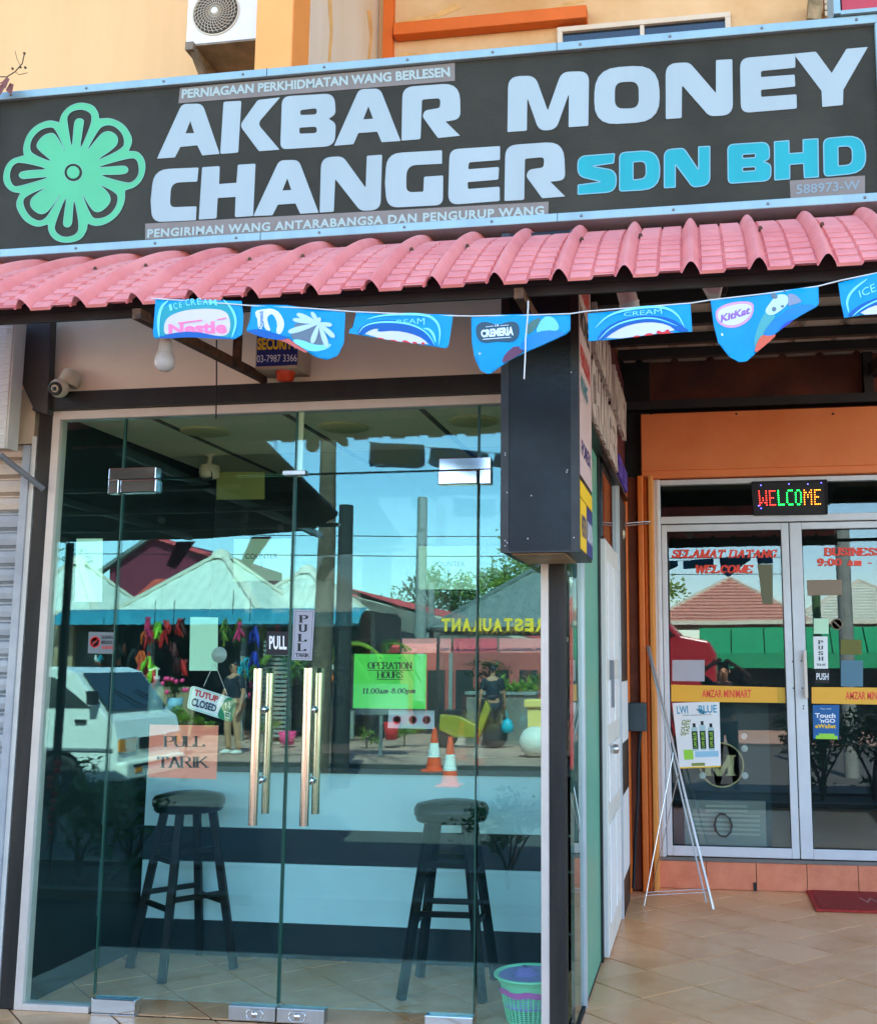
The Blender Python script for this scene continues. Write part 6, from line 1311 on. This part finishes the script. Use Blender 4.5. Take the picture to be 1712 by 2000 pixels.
for k in range(10):
    G().prism([(-.2+k*.8, -17.9, 2.3), (.57+k*.8, -17.9, 2.3), (.57+k*.8, -16.9, 1.65), (-.2+k*.8, -16.9, 1.65)], (0, 0, .02)).build('awning_panel', 'awning_green', ga)
G().box(-.2, 7.8, -17.95, -17.9, GZ, 2.3).build('back_wall', 'stall_dark', ga); G().box(-.2, 7.8, -16.91, -16.89, 1.3, 1.65).build('valance', 'awning_green', ga)
for x in (-.1, 2.6, 5.2, 7.7): G().box(x, x+.08, -16.95, -16.87, GZ, 1.66).build('post', 'pole_grey', ga)
# long red edged roofs behind
rr = thing('maroon_hall', (-9, -30, GZ), 'maroon gabled hall with a red roof edge behind the white kiosks', 'building')
P = [mir(x, y, -30) for x, y in ((215,1112),(300,1050),(440,1096),(440,1200),(215,1200))]; G().prism([(p.x, -30, p.z) for p in P], (0, -5, 0)).build('gable_wall', 'maroon_sheet', rr)
G().beam(P[1]+Vector((0,.1,.03)), P[2]+Vector((.3,.1,-.05)), .3, .12).build('roof_edge', 'awning_red', rr); G().beam(P[1]+Vector((0,.1,.03)), P[0]+Vector((-.3,.1,-.1)), .3, .12).build('roof_edge', 'grey_shingle', rr)
a, b = mir(250, 1178, -26), mir(305, 1146, -26); G().prism([(a.x, -26, a.z),(b.x, -26, a.z),(b.x, -27.5, b.z+.3),(a.x, -27.5, b.z+.3)], (0,0,.05)).build('tiled_roof', 'roof_red', rr)
hr = thing('red_edged_hall', (-3, -32, GZ), 'long low hall with sloping pink and red roof edges behind the palm', 'building')
for (x0_, y0_, x1_, y1_, w, m) in ((640,1146,1075,1248,.22,'awning_red'),(700,1165,1075,1262,.10,'ridge_cream'),(640,1140,900,1225,.10,'pole_grey')):
    G().beam(mir(x0_, y0_, -29), mir(x1_, y1_, -29), .3, w).build('roof_edge', m, hr)
P = [mir(x, y, -30) for x, y in ((640,1150),(1075,1250),(1075,1330),(640,1330))]; G().prism([(p.x, -30, p.z) for p in P], (0, -4, 0)).build('hall_wall', mat('hall_wall', (110,104,96), .8, noise=.3, nscale=2), hr)
rs2 = thing('restaurant_sign', mir(965, 1225, -19), 'yellow RESTAURANT letters on a frame over the red awning, facing the shop', 'sign')
for k, ch in enumerate('RESTAURANT'):
    # spelled right to left in the picture: the sign faces the shop
    xr = 1062-k*20.4; P = mir(xr, 1234, -19), mir(xr-17, 1234, -19); T = mir(xr, 1208, -19).z
    vs, fs = textmesh(ch, .05, depth=.04); q = [(P[0].x, -19, P[0].z), (P[1].x, -19, P[0].z), (P[1].x, -19, T), (P[0].x, -19, T)]
    G().add(quadmap(vs, q, (0,1,0), .02), fs).build('letter', 'yellow_ink', rs2, double=True)
a, b = mir(1075, 1240, -19.1), mir(855, 1240, -19.1); G().beam(a, b, .03, .05).build('rail', 'dark_steel', rs2); G().beam((a.x,-19.1,a.z),(a.x,-19.1,GZ),.06).build('post', 'dark_steel', rs2); G().beam((b.x,-19.1,a.z),(b.x,-19.1,GZ),.06).build('post', 'dark_steel', rs2)
ra = thing('red_awning', (-3.4, -20, 1.4), 'faded red canvas awning under the RESTAURANT letters', 'awning')
for k, (xa, xb) in enumerate(((690,780),(785,880),(885,970),(975,1070))):
    A, B = mir(xa, 1250, -20.5), mir(xb, 1250, -20.5); C_, D_ = mir(xa, 1277, -19.3), mir(xb, 1275, -19.3); G().prism([A, B, D_, C_], (0,0,.03)).build('canvas_panel', ('awning_red','roof_pink')[k % 2], ra)
for px in (690, 880, 1070): p = mir(px, 1275, -19.3); G().box(p.x-.04, p.x+.04, -19.35, -19.27, GZ, p.z).build('post', 'pole_grey', ra)
rw = thing('restaurant_building', (-3.5, -22.5, GZ), 'red and pink painted restaurant wall with dark doorways', 'building')
G().box(mir(690,0,-22.5).x, mir(1075,0,-22.5).x, -22.7, -22.5, GZ, 1.7).build('wall', mat('red_wall', (170,84,78), .8, noise=.2, nscale=1.5), rw)
for px in (850, 905, 975, 1030): p = mir(px, 1350, -22.4); G().box(p.x-.22, p.x+.22, -22.49, -22.44, GZ, 1.25).build('doorway', 'stall_dark', rw)
# palms, trees, poles
def tree(px, base, y, h, r, n, ls, m, lab, seed, sq=(1,1,.9), trunk=.12, cl=18):
    p = mir(px, 1300, y); t = thing('street_tree', (p.x, y, GZ), lab, 'tree'); z = GZ+h
    tr = G().tube([(p.x,y,GZ),(p.x+.05,y,GZ+h*.4),(p.x-.03,y,z-r*.3)], trunk, 8, r2=trunk*.5)
    rd = random.Random(seed)
    for k in range(5): a = rd.random()*6.28; tr.tube([(p.x,y,GZ+h*.5),(p.x+.4*r*math.cos(a),y+.4*r*math.sin(a),z-r*.2),(p.x+.75*r*math.cos(a),y+.75*r*math.sin(a),z+.2*r)], trunk*.4, 5, r2=.02)
    tr.build('trunk', 'bark', t); leaves((p.x, y, z), r, n, ls, seed, sq, clump=cl).build('crown', m, t, double=True); return t
tree(1000, 1, -34, 4.6, 2.1, 2600, .22, 'leaf_lime', 'broad leafy tree behind the grey pavilion roof', 1)
tree(905, 1, -33, 3.9, 1.7, 2200, .2, 'leaf_mid', 'bushy tree left of the grey pavilion roof', 2)
tree(840, 1, -33, 4.2, 1.6, 1600, .2, 'leaf_dark', 'dark tree standing beside the pale utility pole', 3)
tree(96, 1, -34, 4.8, 1.5, 1500, .2, 'leaf_dark', 'dark tree at the far left behind the first white kiosk', 4)
tree(1100, 1, -36, 5.2, 2.4, 2400, .24, 'leaf_lime', 'big tree right of the grey pavilion roof', 5)
def palm(px, y, h, lab, seed, r=.13, L_=1.3):
    p = mir(px, 1400, y); t = thing('palm_tree', (p.x, y, GZ), lab, 'palm tree'); G().tube([(p.x,y,GZ),(p.x+.04,y,GZ+h*.5),(p.x-.0,y,GZ+h)], r, 12, r2=r*.6).build('trunk', 'bark', t); rd = random.Random(seed)
    for k in range(13):
        a = k*2*math.pi/13+rd.uniform(-.2,.2); up = rd.uniform(.1,.9); g = G(); pts = []
        for j in range(9): s = j/8; pts.append(Vector((p.x+L_*s*math.cos(a), y+L_*s*math.sin(a), GZ+h+L_*(up*s-.95*s*s))))
        for j in range(8):
            d = (pts[j+1]-pts[j]).normalized(); sd = d.cross(Vector((0,0,1))).normalized()
            for q in (0,.33,.66):
                c = pts[j].lerp(pts[j+1], q)
                for sg in (-1, 1): w = .34*L_/1.3*(1-.6*j/8); e = c+sd*sg*w+d*w*.6-Vector((0,0,w*.35)); g.add([c, c+d*.035, e], [(0,1,2)])
        g.tube(pts, .014, 4); g.build('frond', 'leaf_lime' if k % 3 == 0 else 'leaf_mid', t, double=True)
palm(622, -9.6, 6.6, 'tall palm with a dark trunk crossing the sky behind the camera', 1, .15, 1.6); palm(650, -17.0, 1.9, 'short palm with pale fronds beside the stall end', 2, .09, 1.0); palm(1012, -18.6, .75, 'small lime green fan palm in front of the red wall', 3, .05, .55); palm(540, -18.2, 1.8, 'young palm leaning over the louvred stall', 4, .06, .8); palm(735, -19.5, 2.0, 'feathery palm before the red edged hall', 5, .07, 1.0)
def pole(px, y, z1, r, m, lab): p = mir(px, 1400, y); return tag(G().tube([(p.x, y, -.3), (p.x, y, z1)], r, 14, r2=r*.8).build('utility_pole', m), lab, 'pole')
pole(665, -10.5, 3.67, .13, 'stall_dark', 'thick dark post with a flat top beside the palm trunk'); po = pole(818, -22, 5.6, .16, 'pole_grey', 'pale tapered utility pole carrying the thin wires'); pole(838, -24, 3.6, .11, 'pole_grey', 'shorter pale pole just right of the tapered one')
for z_, s_ in ((4.6, 0), (4.1, 1)): p = mir(818, 1400, -22); tag(G().tube([(p.x-9, -21, z_+.1), (p.x, -22, z_), (p.x+9, -23, z_-.05)], .012, 4).build('overhead_wire', 'rubber'), ('upper' if s_ == 0 else 'lower')+' thin overhead wire crossing the mirrored sky', 'wire')
for px, y, r, lab in ((1682, -7.2, .11, 'grey lamp post mirrored in the right minimart door'), (1624, -8.5, .07, 'thin green pole mirrored left of the grey lamp post')):
    p = mir2(px, 1300, y); tag(G().tube([(p.x, y, -.3), (p.x, y, 3.6 if r > .1 else 2.6)], r, 12).build('street_pole', 'pole_grey' if r > .1 else mat('pole_green', (60,90,50), .7)), lab, 'pole')
# ferns, pots and planters in front of the stalls
def bush(px, py, y, r, m, lab, n=500, ls=.08, name='bush'):
    p = mir(px, py, y); t = thing(name, (p.x, y, GZ), lab, 'plant'); leaves((p.x, y, p.z), r, n, ls, int(px), (1.2,.8,.7), clump=10).build('foliage', m, t, double=True); G().tube([(p.x, y, GZ), (p.x, y, p.z)], .02, 6).build('stem', 'bark', t); return t
t = bush(340, 1342, -16.6, .28, 'leaf_mid', 'flowering plant with pink blossoms in a pale blue pot', 400, .07, 'potted_flowers'); p = mir(340, 1378, -16.6); G().lathe((p.x, -16.6, p.z-.2), [(0,0),(.13,0),(.17,.36),(.15,.36),(.15,.3),(0,.3)], 18).build('pot', mat('pot_blue', (120,160,180), .5), t); rd = random.Random(4)
for k in range(9): q = mir(340+rd.uniform(-28,28), 1340+rd.uniform(-18,14), -16.35); G().ball(q, .05, 7).build('blossom', 'hot_pink', t)
bush(365, 1403, -14.5, .36, 'leaf_lime', 'low lime green clipped bush in front of the van nose', 900, .06)
bush(1010, 1345, -18.0, .28, 'leaf_lime', 'spiky yellow green plant behind the wall', 300, .16); bush(935, 1350, -19.0, .26, 'leaf_mid', 'loose green plant left of the walking person'); bush(1048, 1340, -18.5, .4, 'leaf_dark', 'dark bush behind the yellow pillar'); bush(955, 1310, -21, .55, 'leaf_dark', 'vine hanging down the red wall', 700); bush(790, 1428, -17, .25, 'leaf_lime', 'pale green ground plant at the pavement edge'); bush(530, 1415, -16.8, .2, 'leaf_lime', 'small lime plant by the stall steps', 200); bush(715, 1440, -16.5, .22, 'leaf_lime', 'small clump of grass in front of the dark post', 200)
lw = thing('low_wall', (-4, -17.2, GZ), 'low grey garden wall behind the traffic cones', 'wall'); a, b = mir(910, 1380, -17.6), mir(1045, 1380, -17.6); G().box(a.x, b.x, -17.9, -17.6, GZ, mir(960, 1357, -17.6).z).build('wall_body', 'concrete', lw); G().box(a.x-.02, b.x+.02, -17.95, -17.55, mir(960,1357,-17.6).z, mir(960,1357,-17.6).z+.06).build('coping', 'pole_grey', lw)
yp = mir(1050, 1400, -15.6); yl_ = thing('gate_pillar', (yp.x, -15.6, GZ), 'yellow gate pillar with a stepped cap at the road side', 'pillar'); G().box(yp.x-.17, yp.x+.17, -15.77, -15.43, GZ, .62).build('shaft', 'pillar_yellow', yl_); G().box(yp.x-.23, yp.x+.23, -15.83, -15.37, .62, .76).build('cap', 'pillar_yellow', yl_, bevel=.02)
tag(G().ball((yp.x+.02, -15.0, GZ+.27), .27, 24).build('stone_ball', 'offwhite'), 'round white painted stone ball standing in front of the yellow pillar', 'bollard')
for px, y, lab in ((847,-13.0,'orange and white traffic cone standing behind the nearer one'),(878,-10.9,'nearer orange and white traffic cone on the sunlit road')):
    p = mir(px, 1480, y); z0_ = -.3 if y > -13.2 else GZ; c_ = thing('traffic_cone', (p.x, y, z0_), lab, 'traffic cone', 'traffic cones on the road'); G().box(p.x-.17, p.x+.17, y-.17, y+.17, z0_, z0_+.03).build('base', 'cone_orange', c_)
    for ra_, rb_, za_, zb2, m in ((.13,.10,.03,.22,'cone_orange'),(.10,.065,.22,.44,'white'),(.065,.03,.44,.68,'cone_orange')): G().lathe((p.x, y, z0_), [(ra_,za_),(rb_,zb2)], 18).build('cone_band', m, c_)
tag(G().lathe(mir(764,1425,-16.6)-Vector((0,0,.2)), [(0,0),(.12,0),(.16,.34),(.13,.34),(0,.05)], 16).build('red_bucket', 'red_ink'), 'red plastic bucket beside the dark post', 'bucket'); tag(G().lathe(mir(560,1445,-16.4)-Vector((0,0,.1)), [(0,0),(.13,0),(.18,.26),(.15,.26),(0,.05)], 16).build('pink_basin', 'hot_pink'), 'pink plastic basin by the louvred stall', 'basin')
# yellow motor scooter silhouette behind the wall: body, seat, wheels
p = mir(918, 1405, -16.9); ms = thing('motor_scooter', (p.x, -16.9, GZ), 'yellow motor scooter parked by the low garden wall', 'scooter')
for dx in (-.5, .5): G().lathe((p.x+dx, -16.9, GZ+.24), [(.13,-.04),(.24,-.05),(.24,.05),(.13,.04)], 20, (0,1,0)).build('wheel', 'rubber', ms)
G().prism([(p.x-.62,-17.0,GZ+.35),(p.x-.3,-17.0,GZ+.2),(p.x+.2,-17.0,GZ+.2),(p.x+.42,-17.0,GZ+.75),(p.x+.32,-17.0,GZ+.95),(p.x+.15,-17.0,GZ+.45),(p.x-.2,-17.0,GZ+.62),(p.x-.6,-17.0,GZ+.66)], (0,.2,0)).build('body', mat('scooter_yellow', (150,136,40), .4), ms, bevel=.03); G().box(p.x-.55, p.x-.08, -17.0, -16.8, GZ+.66, GZ+.74).build('seat', 'rubber', ms, bevel=.02); G().tube([(p.x+.3,-17.15,GZ+1.0),(p.x+.34,-16.9,GZ+.98),(p.x+.3,-16.65,GZ+1.0)], .015, 6).build('handlebar', 'rubber', ms)
bb = mir(742, 1415, -14.6); bd = thing('notice_board', (bb.x, -14.6, GZ), 'plain grey notice board on a thin pole in the mirrored street', 'board'); G().box(bb.x-.5, bb.x+.5, -14.62, -14.6, .5, 1.05).build('panel', 'pole_grey', bd); G().box(bb.x-.03, bb.x+.03, -14.66, -14.62, GZ, 1.05).build('pole', 'pole_grey', bd)
# ------------------------------------------------------------------ people
def skinmesh(verts, edges, root=0, sub=2):
    me = bpy.data.meshes.new('t'); me.from_pydata([v[:3] for v in verts], edges, []); o = bpy.data.objects.new('t', me); COL.objects.link(o)
    s = o.modifiers.new('s', 'SKIN'); s.use_smooth_shade = True; sv = me.skin_vertices[0].data
    for i, v in enumerate(verts): sv[i].radius = (v[3], v[4] if len(v) > 4 else v[3]); sv[i].use_root = (i == root)
    u = o.modifiers.new('u', 'SUBSURF'); u.levels = sub; u.render_levels = sub
    bpy.context.view_layer.update(); ev = o.evaluated_get(bpy.context.evaluated_depsgraph_get()); m2 = bpy.data.meshes.new_from_object(ev)
    r = [v.co.copy() for v in m2.vertices], [tuple(p.vertices) for p in m2.polygons]
    bpy.data.objects.remove(o); bpy.data.meshes.remove(me); bpy.data.meshes.remove(m2); return r
def person(loc, rz, lab, arms, legs, head_tilt=0., shirt='shirt_navy', trousers='trouser_tan', fingers=True, glasses=False, h=1.7, sleeves=True):
    t = thing('person', loc, lab, 'person'); s = h/1.7; M = Matrix.Translation(Vector(loc)) @ Matrix.Rotation(rz, 4, 'Z') @ Matrix.Scale(s, 4)
    V = []; E_ = []
    def v(x, y, z, r, r2=None): V.append((x, y, z, r, r2 or r)); return len(V)-1
    def e(a, b): E_.append((a, b)); return b
    pel = v(0,0,.92,.15,.11); wa = e(pel, v(0,0,1.08,.135,.105)); ch = e(wa, v(0,.01,1.27,.155,.115)); up = e(ch, v(0,0,1.40,.12,.085)); nk = e(up, v(0,0,1.475,.055)); 
    hy = head_tilt; j = e(nk, v(0,.02+hy*.02,1.545,.062,.075)); hd = e(j, v(0,.02+hy*.05,1.62,.075,.095)); tp = e(hd, v(0,.01+hy*.05,1.672,.055,.07))
    nose = e(hd, v(0,.125+hy*.05,1.60,.013)) 
    HN = []
    for sd in (-1, 1):
        sh = e(up, v(sd*.17,0,1.395,.062)); A = arms[0 if sd < 0 else 1]
        el = e(sh, v(*A[0],.043)); wr_ = e(el, v(*A[1],.029)); d = (Vector(A[2])-Vector(A[1])); pm = e(wr_, v(*(Vector(A[1])+d*.45),.036,.02)); 
        if fingers:
            dn = d.normalized(); side = dn.cross(Vector((0,1,0))).normalized() if abs(dn.y) < .8 else Vector((1,0,0))
            for k, L_ in enumerate((.075,.085,.08,.062)):
                b0 = Vector(A[1])+d*.75+side*(.026-.0175*k); k0 = e(pm, v(*b0,.011)); k1 = e(k0, v(*(b0+dn*L_*.5+Vector((0,.01,0))),.009)); e(k1, v(*(b0+dn*L_*.9+Vector((0,.025,-.01))),.008))
            th = Vector(A[1])+d*.25+side*.04*(1 if sd < 0 else 1); k0 = e(pm, v(*th,.012)); e(k0, v(*(th+side*.02+dn*.045),.009))
        HN.append((sh, el, wr_))
    LG = []
    for sd in (-1, 1):
        Lg = legs[0 if sd < 0 else 1]; hp = e(pel, v(sd*.09,0,.86,.092,.095)); kn = e(hp, v(*Lg[0],.058)); an = e(kn, v(*Lg[1],.038)); hl = e(an, v(Lg[1][0], Lg[1][1]+.02, .045, .04)); e(hl, v(Lg[1][0], Lg[1][1]+.17, .035, .032)); LG.append((hp, kn, an))
    vs, fs = skinmesh(V, E_); o = G().add([M @ p for p in vs], fs, True).build('body', 'skin', t, double=True)
    def cloth(idx, edges, grow, nm, m, cut=None):
        mp = {i: k for k, i in enumerate(idx)}; vv = [(V[i][0], V[i][1], V[i][2], V[i][3]+grow, V[i][4]+grow) for i in idx]
        if cut:
            for i, f_, j_ in cut:
                a, b = V[i], V[j_]; mp[(i, j_)] = len(vv); vv.append(tuple(a[k]+(b[k]-a[k])*f_+(grow if k > 2 else 0) for k in range(5)))
        vs, fs = skinmesh(vv, [(mp[a], mp[b]) for a, b in edges]); G().add([M @ p for p in vs], fs, True).build(nm, m, t, double=True)
    cuts = [(HN[k][0], .8, HN[k][1]) for k in (0, 1)]
    cloth([pel, wa, ch, up, HN[0][0], HN[1][0]], [(pel, wa), (wa, ch), (ch, up), (up, HN[0][0]), (up, HN[1][0]), (HN[0][0], (HN[0][0], HN[0][1])), (HN[1][0], (HN[1][0], HN[1][1]))], .017, 'shirt', shirt, cuts)
    ids = [pel]+[i for l in LG for i in l]; cloth(ids, [(pel, LG[0][0]), (pel, LG[1][0])]+[(l[0], l[1]) for l in LG]+[(l[1], l[2]) for l in LG], .014, 'trousers', trousers)
    hc = M @ Vector((0, hy*.05, 1.635)); g = G(); n = 16
    vs = []
    for i in range(7):
        ph_ = i/6*1.75
        for j in range(n): a = j*2*math.pi/n; front = max(0, math.sin(a)); p2 = ph_*(1-.45*front); vs.append(M @ Vector((.086*math.sin(p2)*math.cos(a), .0+hy*.05+.1*math.sin(p2)*math.sin(a)-.008, 1.63+.095*math.cos(p2))))
    G().add(vs, [(i*n+j, (i+1)*n+j, (i+1)*n+(j+1) % n, i*n+(j+1) % n) for i in range(6) for j in range(n)], True).build('hair', 'hair', t)
    for sx in (-.03, .03): G().ball(M @ Vector((sx, .098+hy*.05, 1.625)), .012*s, 8).build('eye', 'black_ink', t)
    G().ball(M @ Vector((0, .098+hy*.05, 1.568)), .02*s, 8, (1.2,.4,.3)).build('mouth', mat('lip', (140,70,66), .5), t)
    for sx in (-.082, .082): G().ball(M @ Vector((sx, .02+hy*.05, 1.61)), .026*s, 8, (.4,.7,1)).build('ear', 'skin', t)
    if glasses:
        g = G()
        for sx in (-.033, .033): c = M @ Vector((sx, .112+hy*.05, 1.625)); ax = (M.to_3x3() @ Vector((0,1,0))).normalized(); g.lathe(c, [(.024,0),(.028,0),(.028,.004),(.024,.004)], 14, ax)
        g.build('glasses', 'rubber', t)
    for l in LG:
        an = V[l[2]]; G().add([M @ (Vector((an[0], an[1]+.055, .045))+Vector((p.x*.052, p.y*.135, p.z*.048))) for p in [Vector((math.sin(a)*math.cos(b), math.sin(a)*math.sin(b), math.cos(a))) for a in [math.pi*i/8 for i in range(9)] for b in [2*math.pi*j/12 for j in range(12)]]], [(i*12+j, (i+1)*12+j, (i+1)*12+(j+1) % 12, i*12+(j+1) % 12) for i in range(8) for j in range(12)], True).build('shoe', 'offwhite' if trousers == 'trouser_tan' else 'rubber', t)
    return t
p = mir(452, 1470, -14.8)
person((p.x, -14.8, GZ), R(28), 'man in dark shirt and tan trousers standing hands at his sides before the stalls', [((-.23,.03,1.12),(-.22,.16,.92),(-.2,.2,.83)), ((.26,-.02,1.12),(.27,.06,.88),(.26,.1,.79))], [((-.11,.03,.48),(-.11,-.02,.08)), ((.13,.0,.48),(.16,-.04,.08))], glasses=True, h=1.68)
p = mir(963, 1440, -17.3)
wk = person((p.x, -17.2, GZ), R(170), 'person in dark clothes walking away past the garden wall with a cyan bag', [((-.24,.05,1.12),(-.26,.12,.9),(-.26,.14,.82)), ((.24,-.05,1.12),(.28,-.02,.9),(.28,.0,.82))], [((-.1,.12,.5),(-.1,.12,.08)), ((.1,.02,.48),(.1,-.18,.1))], trousers='trouser_dark', h=1.6)
p2 = mir(990, 1418, -16.9); cbg = thing('cyan_bag', p2, 'cyan carrier bag hanging from the walking person\'s hand', 'bag'); G().lathe(p2, [(0,-.16),(.1,-.13),(.13,-.02),(.08,.1),(.03,.14)], 12).build('bag_body', 'cyan_bag', cbg); G().tube([p2+Vector((0,0,.13)), p2+Vector((-.03,-.05,.3))], .01, 5).build('bag_handle', 'cyan_bag', cbg)
# the photographer, phone held up just behind the lens
phx, phy, phz = CAM.x, CAM.y-.035, CAM.z
L0 = Vector((phx, phy-.42, -.24))
def loc_(x, y, z): v = Vector((x, y, z))-L0; return (v.x, v.y, v.z)
sc_ = 1.62/1.7
def A_(x, y, z): v = (Vector((x, y, z))-L0)/sc_; return (v.x, v.y, v.z)
person(L0, 0, 'photographer in dark clothes raising a phone with both bare arms', [(A_(phx-.33, phy-.16, phz-.12), A_(phx-.14, phy-.03, phz+.0), A_(phx-.05, phy-.03, phz+.045)), (A_(phx+.33, phy-.16, phz-.16), A_(phx+.14, phy-.03, phz-.01), A_(phx+.05, phy-.03, phz+.04))], [((-.11,.02,.48),(-.12,-.02,.08)), ((.11,.0,.48),(.13,-.03,.08))], shirt='shirt_dark', trousers='trouser_dark', h=1.62)
ph_ = thing('phone', (phx, phy, phz), 'dark phone held up in the photographer\'s hands', 'phone'); G().box(phx-.075, phx+.075, phy-.008, phy, phz-.034, phz+.03).build('phone_body', 'black_paint', ph_, bevel=.003); G().lathe((phx, phy, phz), [(.008,0),(.008,.002),(0,.002)], 14, (0,1,0)).build('lens', 'dark_glass', ph_)
bpy.context.view_layer.update()
